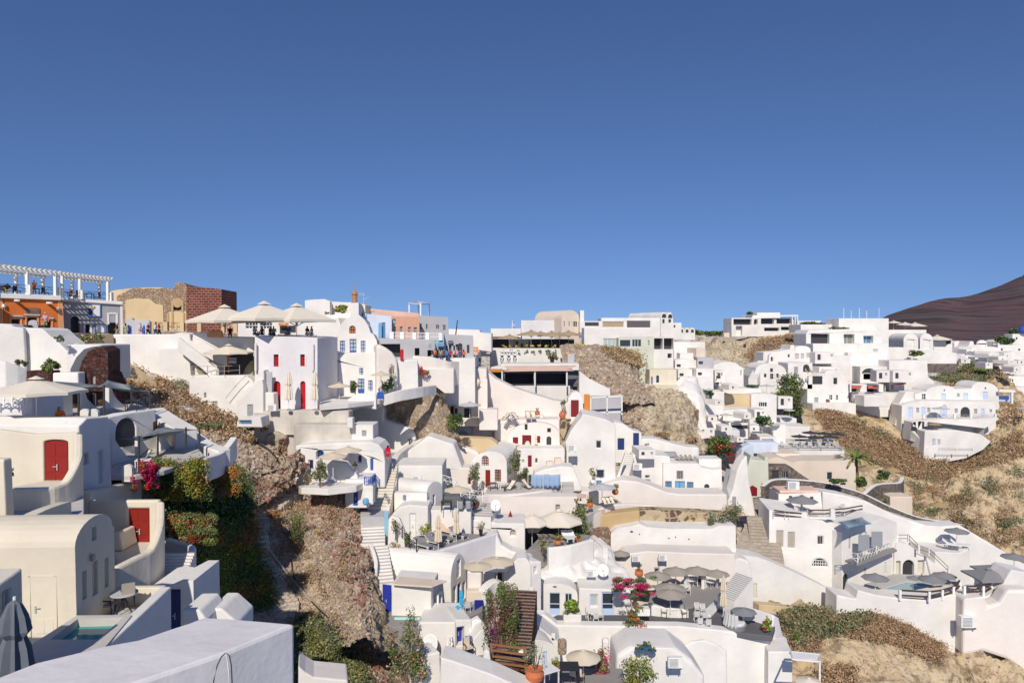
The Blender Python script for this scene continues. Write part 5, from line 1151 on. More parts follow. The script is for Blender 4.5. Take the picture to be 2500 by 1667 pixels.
H('white_block','white stepped roof edge right of the chimney tower',Pl(884,97,0),[(874,790),(874,740),(884,742),(892,744),(892,790)],4,'cream')
H('peach_parapet','long salmon roof parapet receding to the right',Pl(950,101,20),[(876,830),(876,755),(888,752),(1024,765),(1024,830)],9,'palepink',cat='house')
H('blue_white_house','pale blue house with tall sky-blue double doors',Pl(925,96,15),[(884,850),(886,765),(957,772),(957,850)],4,'bluew',[('d',933,788,941,828,'steelb')])
H('shutter_leaf','open sky-blue door leaf on the pale blue house',Pl(928,95.6,15),[(924,827),(924,788),(932,788),(932,827)],.1,'sky',cat='door')
pk = H('pink_house','pink house with white window frames and an arched fanlight',Pl(990,98.5,18),[(957,850),(957,772),(1024,774),(1024,850)],3,'pink',[('aw',957,778,967,795,'wpaint',2,2,'glassgreen'),('w',958,797,967,815,'wpaint',2,1,'glassgreen'),('w',976,797,983,813,'wpaint',1,2,'glassgreen'),('w',996,798,1003,813,'wpaint',1,2,'glassgreen'),('w',1010,799,1018,814,'wpaint',1,2,'glassgreen')])
H('grey_house','blue-grey flat-roofed house with four dark windows right of the pink house',Pl(1060,106,15),[(1023,850),(1023,770),(1094,774),(1095,850)],5,'greyw',[('w',1025,790,1030,804,'wpaint',1,1),('w',1040,791,1044,804,'wpaint',1,1),('w',1064,793,1072,804,'wpaint',2,1),('w',1081,793,1088,807,'wpaint',2,1)])
m = MB(); c = [W(999,770,112),W(1050,775,112),W(1027,768,118),W(1021,776,106)]
rt = empty('roof_frame',W(1025,775,112),'thin white open frame standing on the roof above the grey house','frame')
tp = [W(999,740,112),W(1048,742,112),W(1021,737,118),W(1027,742,106)]
for a,b in zip([W(999,765,112),W(1048,775,112),W(1021,768,118),W(1027,776,106)],tp): m = MB(); m.bar(a,b,.18); m.build('post','wpaint',rt)
m = MB(); m.bar(tp[0],tp[2],.2); m.bar(tp[2],tp[1],.2); m.bar(tp[1],tp[3],.2); m.bar(tp[3],tp[0],.2); m.build('beam','wpaint',rt)
H('shop_building','long grey shop with a wide opening under the white balustrade',Pl(990,92,8),[(924,905),(926,826),(1062,830),(1066,905)],4,'greyw',[('o',927,840,977,872),('o',1013,850,1024,868),('s',1044,855,1053,870,'green2')],cat='shop building',rev=1.5)
rail('white_balustrade','white balustrade with patterned panels in front of the pink house',[(957,829,93),(982,829,93.5),(1012,830,94),(1044,830,94.5),(1076,831,95)],.95,'wpaint',rails=2,balusters=9,pw=.5,rw=.07)
H('blue_shop','light blue shop front with a dark blue sign',Pl(1070,95,5),[(1062,905),(1062,832),(1079,830),(1079,815),(1084,815),(1086,905)],3,'skyb',[('w',1070,848,1084,866,'wpaint',2,1)],cat='shop building')
sign(1068,838,1084,846,Pl(1075,94.6,5),'steelb','dark blue shop sign on the light blue shop front',[('GALLERY',.5,.5,0)])
H('shop_building','long pale grey shop row with arched doorway behind the crowd',Pl(1120,98,10),[(1084,905),(1084,816),(1155,819),(1158,905)],4,'greyw',[('s',1089,844,1093,868,'dark'),('o',1096,843,1102,868),('s',1107,844,1111,862,'dark'),('ao',1118,838,1129,866),('o',1140,842,1146,862)],cat='shop building')
sign(1094,832,1106,840,Pl(1100,97.6,10),'dark','black shop sign with white lettering above the crowd',[('Sotto',.5,.6,0)])
sign(1112,840,1118,846,Pl(1115,97.6,10),'dark','small square black sign right of the crowd')
sign(1046,839,1054,850,Pl(1050,91.5,8),'greyp','oval grey sign on the long grey shop',arch=True)
H('flagpole','tall dark leaning pole above the shop roofs',Pl(1115,100,0),[(1111,817),(1116,781),(1118,781),(1114,817)],.15,'dark',cat='pole')
H('white_block','low white rooftops beyond the shop row',Pl(1140,125,0),[(1095,840),(1095,803),(1170,805),(1173,812),(1200,814),(1200,860)],8,'white')
strip('street_parapet','warm white street parapet curving in front of the crowd',[(1008,868,91),(1054,872,91),(1078,878,91.5),(1094,882,92),(1108,882,93),(1130,881,95)],3,.5,'warm',sub=4)
H('white_wall','pale retaining wall below the street parapet',Pl(1060,90.5,0),[(1020,945),(1022,900),(1108,900),(1108,960),(1085,960),(1062,942)],2,'warm',cat='wall')
slab('street',None,[(925,874),(1160,874),(1175,850),(925,850)],ZZ(873,95),6,'white',kind='structure')
cols = ['shorange','shblack','shwhite','shblack','shgreen','shblue','shmaroon','shteal','shred','shwhite','shblack','shpink','shblue','shorange']
for i,s in enumerate(cols):
 x = (1061,1068,1073,1078,1076,1083,1091,1092,1099,1108,1110,1116,1124,1132)[i]
 person(x,884,'walk' if i % 2 else 'stand',(180,20,60,200,160,-30,150,180,30,90,200,10,180,160)[i],('walker in a bright orange top at the left end of the crowd','walker in black behind the orange top','walker in white in front of the light blue shop','dark dressed walker below the dark blue sign','walker in a grey-green dress nearest the street parapet','walker in blue left of the dark red walker','walker in dark red left of the arched doorway','walker in teal in front of the black sign','walker in a red top under the black sign','walker in white beside the black small sign','walker in black under the small square sign','walker in pink before the arched doorway','walker in blue right of the arched doorway','walker in a patterned orange top at the right end of the crowd')[i],s,'jeans',skirt=(i == 4),long=(i % 3 == 1),Y=(92.5,94,95,93.5,91.5,94.5,92.8,92,94,95,96,95.5,95,95.5)[i],sc=1.0)
# ================================================================ CENTRE
def B(label,x0,y0,x1,y1,Y,d=4,mat='white',opens=(),yaw=0,name='white_house',cat='house',**k):
 return H(name,label,Pl((x0 + x1) / 2,Y,yaw),[(x0,y1),(x0,y0),(x1,y0),(x1,y1)],d,mat,opens,cat,**k)
def S(pts,Y,py,h=3,mat='lfloor'): return slab('terrace_floor',None,pts,ZZ(py,Y),h,mat,kind='structure')
def wl(label,pts,h=4,th=.5,mat='white',sub=3,name='white_wall'): return strip(name,label,pts,h,th,mat,sub=sub,bev=.1)
Wn = 'white'
B('old peeling white retaining wall under the arched red doors',640,1003,852,1062,77.5,2,'oldwall',name='old_wall',cat='wall',bev=.15)
B('lower peeling white wall with bare stone patches',716,1036,862,1100,75.5,2,'oldwall',name='old_wall',cat='wall',bev=.2)
B('square white box standing on the peeling wall',847,1020,861,1045,74.5,1,name='white_block',cat='box')
B('small white hut with a vent above the blue arched window',858,1037,911,1100,75.5,3,Wn,[('s',884,1051,894,1065,'greyp')])
H('white_wall','huge curved white wall sweeping down to the stepped lane',Pl(940,89,0),[(852,1130),(852,1010),(862,994),(885,986),(930,986),(937,1000),(937,1026),(975,1036),(1000,1046),(1012,1056),(1015,1072),(1012,1130)],3,Wn,cat='wall',bev=.25)
H('white_house','low white house with a blue arched window and blue shutters beside the lane',Pl(830,73.5,0),[(722,1195),(722,1088),(800,1082),(905,1078),(925,1086),(936,1100),(940,1125),(940,1190)],4,Wn,[('aw',772,1098,790,1122,'cobalt',2,2),('w',753,1122,764,1145,'navy',2,2),('w',873,1111,882,1129,'navy',2,2),('d',904,1119,911,1149,'cobalt')],bev=.2)
H('white_wall','rounded white terrace hump behind the front beige parasol',Pl(830,70.5,0),[(790,1195),(792,1160),(798,1125),(815,1123),(845,1128),(858,1145),(872,1158),(876,1175),(874,1195)],1,Wn,cat='wall',bev=.2)
S([(735,1190),(790,1168),(880,1160),(905,1170),(870,1185),(800,1193)],70,1178,.6,Wn)
umb('cbeige',850,1089,1140,33,'rear one of two beige parasols beside the stepped lane',Y=71.5)
umb('cbeige',813,1103,1170,36,'front one of two beige parasols beside the stepped lane',Y=68.5)
bush(781,1150,26,27,[('lolive',.8),('lgreen',.2)],'round olive tree at the head of the rubble path',cnt=1300,ls=.15,Y=68,basepy=1190)
bush(752,1172,14,22,[('lolive',.7),('ldry',.3)],'scraggy shrub left of the round olive tree',cnt=400,ls=.15,Y=69)
bush(866,1132,8,8,[('ldark',1)],'small dark potted tree below the dark window',cnt=160,ls=.12,Y=70)
bush(934,1078,10,14,[('lolive',.7),('lyellow',.3)],'small sapling against the huge white wall',cnt=200,ls=.14,Y=86)
B('small white house with a royal blue door at the lane foot',842,1170,900,1240,70,4,'lav',[('d',862,1196,873,1235,'cobalt')],yaw=0)
B('white gate pillar beside the blue door',888,1186,911,1232,69,1.2,name='white_block',cat='pillar')
rail('blue_railing','bright blue wooden stair railing at the lane',[(890,1183,69),(909,1183,69),(916,1176,70),(927,1190,69)],.75,'cobalt','cobalt',rails=2,cross=True,balusters=4)
m = MB(); m.lathe(W(893,1232,68),[(.2,0),(.3,.2),(.28,.5),(.2,.6)],10); props(m.build('barrel','sky'),'light blue plastic barrel at the foot of the lane','barrel')
stairs('staircase','upper flight of the pale stepped lane with the woman in red',(925,1242,71.5),(947,1130,77.2),2.2,16,'cream','lfloor')
S([(905,1152),(950,1148),(990,1100),(1050,1075),(1010,1068),(950,1110),(915,1140)],83,1125,4,'greyw')
slab('lane_landing',None,[(880,1262),(880,1240),(950,1235),(945,1262)],ZZ(1248,71),4,'greyw',kind='structure')
stairs('staircase','middle flight of the white stepped lane above the outcrop',(910,1330,66),(912,1262,70.5),2.2,9,Wn,'lfloor')
stairs('staircase','lowest flight of the white stepped lane beside the barrel house',(932,1430,61.5),(918,1332,66),2.1,12,Wn,'lfloor')
wl('white parapet of the lane between the outcrop and the steps',[(904,1324,65),(912,1345,64),(918,1370,63),(916,1395,62)],2,.35)
wl('rough white wall climbing right of the stepped lane',[(960,1124,80),(972,1106,83),(1004,1084,88),(1046,1064,89.3),(1052,1062,89.5)],6,.7)
wl('white lane wall curling around the barrel roofed rooms',[(961,1128,78.5),(964,1150,77),(964,1175,75),(950,1215,73),(946,1245,71),(938,1290,69)],5,.4)
person(947,1127,'stand',180,'woman in a bright pinkish red dress on the stepped lane','shred','shred',skirt=True,long=True,Y=74.5,sc=1.0)
person(1000,1090,'phone',90,'young man in a turquoise shirt leaning on the lane wall with a phone','shteal','jeans',Y=88,sc=1.0)
B('plain white upper house right of the stepped lane',961,1136,1080,1235,79,5,Wn)
H('white_wall','sunlit white wall above the plain upper house',Pl(1050,86,0),[(962,1150),(965,1125),(1045,1064),(1108,1085),(1130,1145)],4,Wn,cat='wall',bev=.2)
acu(1018,1177,'beige air conditioning unit on the plain upper house wall',Y=78)
gp = Pl(1044,74,62)
H('barrel_roof_house','small white barrel house with two little blue windows',gp,[(1042,1265),(1042,1202),(1080,1192,22),(1082,1260)],6,Wn,[('w',1057,1207,1063,1232,'cobalt',1,4,'glasspale')],bev=.15)
B('white front room with a small blue window',962,1203,1043,1260,73.2,1,Wn,[('w',984,1209,991,1224,'cobalt',2,2,'glasspale')])
H('white_house','smooth white lower house with a plain white door above the sunbeds',Pl(1000,71,0),[(948,1345),(948,1290),(958,1255),(975,1238),(1000,1232),(1045,1236),(1045,1320),(1010,1340)],3,Wn,[('d',1001,1254,1014,1312,'wpaint')],bev=.2,near=70)
H('arched_wall','white arched entry wall with iron gate above the barrel house',Pl(965,67.5,0),[(945,1375),(948,1268),(956,1258),(975,1265),(986,1290),(989,1340),(988,1375)],.5,Wn,[('d',939.5,1248,948,1308,'sky')][:0],cat='wall')
B('light blue narrow lane door left of the arched entry',938,1246,948,1310,68,.2,'skyb',name="blue_gate",cat="door")
bush(966,1285,12,24,[('lolive',.6),('ldry',.4)],'thin climbing plant on the arched entry wall',cnt=260,ls=.12,Y=67)
bush(966,1330,16,12,[('ldry',.7),('lgrey',.3)],'leafless pale shrub at the corner of the barrel roof',cnt=300,ls=.12,Y=66.5)
bush(996,1312,10,18,[('lbright',1)],'bright green plant beside the iron gate',cnt=300,ls=.14,Y=66.8)
rail('iron_gate','black iron railing at the sunbed terrace',[(966,1300,66.8),(982,1314,66.6),(999,1337,65.5),(1017,1346,65)],1.1,'dark','dark',rails=3,pw=.09,rw=.03)
zt = ZZ(1330,68)
slab('terrace_floor',None,[(985,1350),(1000,1318),(1055,1296),(1215,1306),(1062,1352)],zt,3,'floor',kind='structure')
wl('long lavender white wall below the sunbed terrace',[(1058,1346,65.5),(1130,1325,68),(1213,1299,71.5)],9,.5,'lav',1)
B('white terrace wall behind the folded parasols',1040,1245,1150,1312,72.5,2)
for i,(x,y) in enumerate(((1035,1338),(1062,1330),(1085,1321),(1120,1312))):
 inst('lounger_grey',G(x,y,zt + .0),R(52),('nearest grey sunbed on the terrace with two folded parasols','second grey sunbed from the left on the terrace','third grey sunbed from the left on the terrace','farthest grey sunbed below the white wall')[i],'sunbed','grey sunbeds on the terrace',1.1,'sun_lounger')
inst('lounger_coral',G(1092,1303,zt),R(52),'pinkish striped sunbed behind the grey ones','sunbed',sc=1.05,name='sun_lounger')
closed('cbeige',1070,1253,1345,'left folded beige parasol among the grey sunbeds',Y=66.5)
closed('cbeige',1114,1241,1322,'right folded beige parasol among the grey sunbeds',Y=69)
B('low white planter with flowers behind the sunbeds',1017,1296,1056,1308,70.5,.6,name='planter',cat='planter',yaw=10)
bush(1037,1286,18,14,[('lyellow',.7),('lbright',.3)],'yellow-green bushes in the low white planter',cnt=500,ls=.13,Y=70,trunk=False)
pot(1174,1306,'tall','dark','dark pot with a pale flowering bush at the terrace end',.9,Y=70.5,plant=([('lgrey',.7),('ldry',.3)],260,.9,.5,.12))
H('white_house','white curved house with a small red arched window above the beige parasol pair',Pl(1210,74,0),[(1138,1420),(1140,1285),(1150,1268),(1190,1272),(1215,1277),(1282,1277),(1282,1360),(1310,1400),(1310,1420)],4,Wn,[('aw',1246,1293,1258,1308,'brickred',1,1,'taupe')],bev=.2)
H('white_wall','smooth white retaining wall with a drain pipe below the curved house',Pl(1240,71,0),[(1150,1440),(1150,1320),(1212,1300),(1225,1330),(1250,1345),(1300,1360),(1318,1420),(1318,1440)],2,Wn,cat='wall',bev=.25)
wl('white stepped wall below the long patio',[(1125,1240,76),(1180,1255,76),(1240,1280,75)],4,1.0)
stairs('staircase','short white steps right of the flower planter terrace',(1175,1262,74),(1200,1228,79),2.0,6,Wn,'lfloor')
umb('cbeige',1117,1185,1248,34,'beige parasol over the dark corner terrace beside the white fence',Y=72)
B('corner wall painted dark as shade with climbing plants under the beige parasol',1080,1212,1160,1250,77,2,'dgrey',name='painted_shade_wall',cat='wall')  # dark grey plaster puts the parasol corner's shade into the wall colour
inst('table_dark',W(1090,1247,72),0,'dark outdoor sofa set under the corner parasol','sofa',sc=1.3,name='outdoor_sofa')
for k,x in enumerate((1124,1143)): B(('left' if k else 'right') + ' dark upholstered seat in the shaded corner terrace',x - 6,1224,x + 6,1243,72,.5,'greyp',name='armchair',cat='armchair')
rail('white_fence','white criss-cross fence zigzagging down behind the corner parasol',[(1078,1180,79),(1110,1190,78),(1125,1215,75),(1147,1218,75),(1178,1222,76)],1.0,'wpaint',rails=2,cross=True)
bush(1163,1232,12,12,[('lgreen',.6),('lmaroon',.4)],'climbing plants on the white fence corner',cnt=400,ls=.15,Y=75,trunk=False)
dish(1210,1250,'large satellite dish on the roof above the small red arched window',Y=74.5,sc=1.1)
gp = Pl(1101,63,70)
g = H('barrel_roof_house','large white barrel-roofed house with a royal blue door in the centre foreground',gp,[(1103,1560),(1100,1421),(1139,1404,62),(1142,1540)],7.2,Wn,[('w',1116,1366,1125,1408,'wpaint',1,2,'glasspale'),('w',1106,1431,1115,1472,'wpaint',1,2,'glassgreen'),('g',1118,1424,1126,1485,'cobalt',1,3),('w',1130,1420,1137,1460,'wpaint',1,2,'glassgreen')],bev=.15,near=62)
fpl = Pl(1101,63,-20); att(g,Pl(945,60.2,-20),[('d',934,1427,955,1497,'royal')],.05)
e = H('white_extension','square white room with a tan flat roof in front of the large barrel house',Pl(1004,57.8,-3),[(955,1540),(956,1426),(1053,1433),(1053,1540)],3.6,Wn,bev=.08)
q = Pl(1054,57.6,75); att(e,q,[('w',1069,1447,1078,1488,'wpaint',1,1,'greyp')],.03)
slab('tan_roof','flat tan roof with raised rim on the square white room',[(959,1425),(976,1406),(1092,1416),(1054,1431)],ZZ(1425,58) + .16,.12,'beige','roof')
B('thin mint green base strip of the square white room',962,1507,1040,1520,57,.1,'mint',name='green_strip',cat='wall')
m = MB(); m.lathe(Vector((0,0,0)),[(.16,0),(.16,.05)],12)
zt = ZZ(1512,57)
slab('terrace_floor',None,[(915,1508),(935,1490),(1060,1500),(1140,1480),(1180,1462),(1178,1490),(1110,1522),(1020,1524),(960,1530)],zt,5,'floor',kind='structure')
wl('white terrace parapet curving to the blue balcony panel',[(1020,1524,55.5),(1060,1521,55.5),(1111,1515,56),(1128,1500,58),(1158,1478,61)],1.3,.35)
B("royal blue slatted balcony panel",1160,1464,1180,1500,59.5,.1,"royal",yaw=60,name="balustrade",cat='balcony panel')
B('narrow royal blue gate beside the outcrop',916,1450,924,1492,60,.1,'royal',yaw=30,name='blue_gate',cat='gate')
closed('aqua',1126,1436,1492,'folded turquoise parasol beside the balcony chairs',Y=58.5)
inst('lounger_aqua',G(1095,1510,zt),R(-60),'sunbed with turquoise towel and orange patch on the balcony','sunbed',sc=1.0,name='sun_lounger')
chair('chair_white',1140,1494,200,'white folding chair beside the turquoise parasol',Y=58.5,sc=1.0)
B('lower white house wall with an open blue doorway below the balcony',1020,1518,1112,1640,55,4,Wn,yaw=-3)
B('right white wall of the lower house with the open blue doorway',1112,1512,1152,1625,55.3,3,Wn,[('d',1115,1530,1134,1575,'royal')],yaw=20,rev=.8)
rt = empty('step_ladder',W(1096,1610,53.5),'white metal step ladder leaning on the lower house','ladder')
for x0,x1 in ((1089,1095),(1105,1101)): m = MB(); m.bar(W(x0,1612,53.3),W(x1,1548,54.4),.05); m.build('rail','wpaint',rt)
for k in range(6): y = 1556 + k * 10; m = MB(); m.bar(W(1094 - k,y,54.2 - k * .15),W(1102 + k * .6,y,54.2 - k * .15),.12,.03); m.build('rung','wpaint',rt)
dish(1047,1600,'satellite dish at the left of the step ladder',Y=53.8,sc=1.35,yaw=-20)
dish(1166,1562,'satellite dish right of the open blue doorway',Y=55.5,sc=1.35,yaw=20)
rt = inst('chair_beige',W(1143,1598,53.5),R(30),'folding chair with a yellow striped towel below the blue doorway','chair',sc=1.3,name='folding_chair')
B('blue painted bench and beach towels beside the blue doorway',1134,1558,1152,1600,54,.6,'steelb',name='blue_bench',cat='bench')
zt = ZZ(1605,54)
slab('terrace_floor',None,[(1060,1625),(1080,1598),(1180,1590),(1210,1620)],zt,3,'floor',kind='structure')
H('white_house','small white chapel-like hut right of the satellite dish',Pl(1175,54.5,20),[(1152,1640),(1155,1560),(1172,1540),(1190,1530),(1193,1560),(1196,1640)],2.5,Wn,[('w',1180,1570,1184,1590,'wpaint',1,1,'glassgreen')],bev=.12)
H('chimney','small white bell-shaped chimney in the bottom foreground',Pl(1188,51,0),[(1176,1640),(1181,1590),(1187,1585),(1195,1590),(1202,1640)],.7,Wn,cat='chimney')
H('barrel_roof_house','low white barrel roof in the bottom foreground',Pl(1232,51,60),[(1226,1700),(1226,1655),(1241,1650,26),(1243,1700)],4.0,'warm',bev=.2)
H('white_wall','long white wall sloping across the bottom edge',Pl(1180,48.5,-4),[(1070,1760),(1075,1604),(1110,1614),(1200,1645),(1300,1690),(1300,1760)],2,Wn,cat='wall',bev=.1)
H('white_wall','shaded white wall end right of the dark bush',Pl(1050,51,30),[(1030,1760),(1032,1600),(1074,1590),(1078,1760)],2,Wn,cat='wall',bev=.1)
umb('cbeige',1166,1374,1440,36,'left one of the flat beige parasols beside the bougainvillea',Y=63.5,slope=.2)
umb('cbeige',1213,1362,1430,44,'right one of the flat beige parasols beside the bougainvillea',Y=65,slope=.2)
B('low warm white wall under the flat beige parasols',1140,1392,1176,1450,62.5,3,'warm',bev=.2)
B('beige base wall right of the barrel house',1138,1443,1180,1470,61.5,1,'beige',name='white_wall',cat='wall')
B('dark doorway wall in the shade of the flat parasols',1180,1395,1290,1450,68,2,Wn,[('o',1210,1398,1226,1420)])
H('white_house','white angled house wall between the parasols and the brown steps',Pl(1262,66,0),[(1225,1500),(1232,1400),(1245,1385),(1262,1362),(1285,1362),(1297,1378),(1298,1500)],2,Wn,bev=.12)
B('narrow white house side with a tiny window',1297,1370,1322,1500,66.5,3,Wn,[('w',1304,1383,1311,1398,'wpaint',1,1,'greyp')],yaw=30)
wl('white rubble planter wall beside the brown steps',[(1176,1440,61.5),(1195,1420,62.5),(1215,1415,63),(1250,1440,63)],4,.8)
st = stairs('staircase','brown stone steps with reddish risers between white walls',(1248,1620,53.5),(1270,1440,58.5),2.7,22,'redstone','pebbled')
wl('tall white wall right of the brown steps',[(1297,1430,64),(1292,1500,60),(1280,1540,57),(1270,1590,54)],4,.5)
rt = rail('timber_railing','brown timber stair railing at the foot of the brown steps',[(1200,1628,52.5),(1283,1640,51.5)],1.7,'wood','wood',rails=4,pw=.13,rw=.12)
pot(1305,1665,'round','terra','large terracotta pot with a wiry shrub at the bottom edge',1.9,Y=50,plant=([('lolive',.8),('lgrey',.2)],420,1.9,.85,.12))
pot(1356,1635,'bowl','terra','terracotta bowl with a bright green plant beside the beige parasol',1.3,Y=53,plant=([('lbright',1)],160,.6,.4,.12))
bush(1222,1512,50,92,[('lgreen',.45),('lolive',.15),('lmaroon',.25),('fpurp',.05),('ldark',.10)],'large bougainvillea bush cascading beside the brown steps',cnt=8500,ls=.13,Y=54.5,depth=.5,clumps=22,spread=.75,name='bougainvillea')
bush(1228,1432,22,16,[('lgreen',.6),('lolive',.3),('fred',.1)],'small shrub topping the bougainvillea by the white rubble wall',cnt=500,ls=.15,Y=61,trunk=False)
umb('ccream',1299,1255,1330,46,'left one of two large beige parasols over the red-lined terrace',Y=76,slope=.42,sides=8)
umb('ccream',1364,1245,1322,60,'right one of two large beige parasols over the red-lined terrace',Y=77,slope=.42,sides=8)
B('dining wall painted dark as shade under the two large beige parasols',1282,1275,1405,1345,81,2,'charcoal',name='painted_shade_wall',cat='wall')  # charcoal stands in for the shade beneath the dining parasols
S([(1283,1345),(1310,1318),(1400,1300),(1440,1305),(1330,1335)],75,1322,2,'floor')
wl('white lower wall of the shaded dining terrace',[(1338,1336,72),(1390,1330,73),(1446,1315,75)],5,.5)
for i,x in enumerate((1322,1335,1350)): chair('deck_slat',x,1322,150,('left','middle','right')[i] + ' slatted chair under the large beige parasols','slatted chairs under the beige parasols',1.0,Y=74)
for i,x in enumerate((1385,1400)): inst('lounger_white',W(x,1318,75),R(20),('left' if i else 'right') + ' white striped lounger beside the grey-green tree','sunbed','white loungers by the grey-green tree',1,'sun_lounger')
pot(1362,1330,'round','terra','row of terracotta pots with succulents on the dining terrace edge',1.0,Y=73,plant=([('lyellow',.6),('lolive',.4)],160,.7,.7,.14))
pot(1412,1320,'bowl','terra','terracotta bowl with a spiky green plant below the grey-green tree',1.1,Y=74,plant=([('lgreen',1)],120,.6,.35,.14))
bush(1325,1330,9,14,[('lgreen',.7),('lyellow',.3)],'green shrub at the left foot of the dining terrace',cnt=240,ls=.14,Y=71.5)
bush(1412,1270,36,44,[('lolive',.6),('lgreen',.3),('lyellow',.1)],'large feathery grey-green tree beside the two beige parasols',cnt=3000,ls=.2,Y=79,clumps=16)
bush(1407,1222,7,8,[('lgreen',1)],'little treetop poking above the grey-green tree',cnt=100,ls=.14,Y=79)
H('red_sail','small folded red parasol beside the satellite dish',Pl(1247,76.5,0),[(1240,1264),(1246,1246),(1252,1264)],.3,'brickred',cat='parasol')
wl('long warm white wall below the laundry patio',[(1150,1215,79.5),(1190,1207,81),(1255,1204,82),(1330,1196,84),(1398,1188,86)],7,.6,'warm')
B('tall warm white wall under the laundry patio with a small brown window',1180,1212,1410,1300,81.2,2,'warm',[('w',1357,1232,1367,1248,'brown',1,1,'greyp')],name='white_wall',cat='wall')
S([(1185,1205),(1190,1185),(1290,1172),(1400,1172),(1400,1188),(1250,1205)],85,1190,3,'lfloor')
gpl = Pl(1190,88,-12)
H('barrel_chapel','white barrel-roofed chapel house with brick red door and arched window',gpl,[(1142,1215),(1142,1158),(1150,1135),(1237,1128,30),(1238,1215)],9,Wn,[('aw',1176,1112,1193,1136,'brickred',3,4,'glasspale'),('d',1185,1147,1197,1190,'brickred'),('w',1208,1146,1223,1175,'brickred',2,4,'glassgreen')],bev=.15,near=88)
B('white annex with a small brick red window left of the chapel house',1080,1142,1158,1215,86,3,'warm',[('w',1142,1166,1149,1183,'brickred',1,2)],yaw=-4)
H('white_house','smooth white curved roof left of the chapel house',Pl(1110,92,0),[(1045,1150),(1050,1098),(1100,1083),(1140,1092),(1170,1105),(1170,1150)],5,'warm',bev=.35)
H('ochre_wall','old ochre plastered wall behind the barrel chapel',Pl(1165,93.5,-4),[(1098,1110),(1100,1068),(1150,1069),(1198,1072),(1212,1082),(1218,1095),(1219,1112)],2,'sand',cat='wall')
bush(1158,1150,18,30,[('lgreen',.4),('lolive',.6)],'climbing shrub on the left side of the chapel house front',cnt=900,ls=.15,Y=84)
bush(1256,1128,19,36,[('lgreen',.5),('lolive',.5)],'tall green shrub right of the chapel house',cnt=1300,ls=.18,Y=87)
bush(1284,1160,17,24,[('lgreen',.3),('lolive',.7)],'feathery shrub left of the hanging blue cloths',cnt=900,ls=.16,Y=85.5)
bush(1250,1172,10,8,[('lrust',.6),('lgreen',.4)],'low potted plants with reddish leaves at the patio corner',cnt=200,ls=.14,Y=85,trunk=False)
ln = empty('laundry',W(1330,1190,85),'two large pale blue cloths hanging over the patio','laundry')
for x0,x1 in ((1297,1339),(1329,1368)):
 vs,fs = [],[]
 for i in range(17):
  for j in range(5): x = x0 + (x1 - x0) * i / 16; p = W(x,1157 + 32 * j / 4 + 2 * math.sin(i * .2),84.5 - (.6 if x0 > 1300 else 0)); p.y += .12 * math.sin(i * 1.3) * (j + 1) / 4; vs.append(p)
 for i in range(16):
  for j in range(4): a = i * 5 + j; fs.append([a,a + 1,a + 6,a + 5])
 c = mk('cloth',vs,fs,'cblue',ln,smooth=True,recalc=False); c.modifiers.new('s','SOLIDIFY').thickness = .02
for x in (1289,1326,1350,1371): m = MB(); m.bar(W(x,1196,84.2),W(x,1154,84.2),.05); m.build('pole','wpaint',ln)
inst('table_dark',W(1203,1198,84),.3,'black cube table with metal frame on the patio','table',sc=1.2,name='patio_table')
inst('table_white',W(1228,1196,84.5),.3,'grey metal patio table beside the black one','table',sc=1.1,name='patio_table')
inst('chair_dark',W(1233,1200,83),.3,'small red stool on the patio','stool',sc=.5,name='stool')
chair('deck_cream',1248,1195,-40,'left cream deck chair on the patio','deck chairs on the patio',1.2,'deck chair',Y=84)
chair('deck_cream',1285,1192,50,'right cream deck chair in front of the blue cloths','deck chairs on the patio',1.2,'deck chair',Y=84.3)
H('warm_wall','big pinkish white wall sloping down from the black glass terrace',Pl(1290,101,-4),[(1183,1075),(1186,905),(1210,925),(1250,945),(1300,962),(1350,977),(1392,984),(1392,1075)],3,'warm',cat='wall',bev=.15)
B('pinkish white house with a dark red window under the terracotta urn',1109,945,1182,1040,96,4,'warm',[('w',1134,968,1148,983,'maroon',2,2,'maroon'),('o',1133,996,1150,1020),('o',1102 + 8,996,1117,1010)])
B('pale narrow house left of the pinkish house',1092,960,1110,1040,96.5,3,Wn,[('d',1100,992,1107,1012,'maroon')])
H('white_wall','rounded top wall beside the terracotta urn',Pl(1185,95.5,0),[(1178,1040),(1178,930),(1190,930,8),(1190,1040)],2,'warm',cat='wall')
pot(1166,943,'urn','beige','big clay urn on the roof of the pinkish house',1.1,Y=95.5)
umb('cpalegrey',1147,981,1022,29,'pale grey parasol before the dark red window',Y=92,slope=.25)
B('wide pinkish terrace block with square niches',1170,1000,1215,1050,94,3,'warm')
fr = Pl(1300,95.5,-2)
H('white_wall','upper sun terrace wall carrying the four deck chairs',Pl(1290,97,0),[(1205,1090),(1208,1032),(1240,1024),(1366,1023),(1368,1090)],6,'warm',cat='wall',bev=.15)
H('barrel_roof_house','pinkish white domed house with dark red double door and shutters',fr,[(1235,1120),(1238,1085),(1240,1068),(1365,1060,33),(1368,1100),(1368,1120)],6,'warm',[('s',1252,1067,1265,1083,'maroon'),('d',1275,1062,1297,1095,'maroon'),('w',1281,1035,1288,1049,'brown',1,1),('s',1311,1064,1319,1081,'maroon'),('w',1336,1045,1345,1055,'maroon',1,1),('ao',1334,1065,1346,1088)],bev=.15,near=99)
B('dark red arched gate left of the domed house',1244,1080,1252,1103,97,.1,'maroon',name='red_gate',cat='gate')
H('white_house','sloping white roofs left of the domed house',Pl(1200,98,0),[(1150,1110),(1152,1040),(1180,1030),(1215,1040),(1235,1062),(1240,1110)],4,'warm',bev=.3)
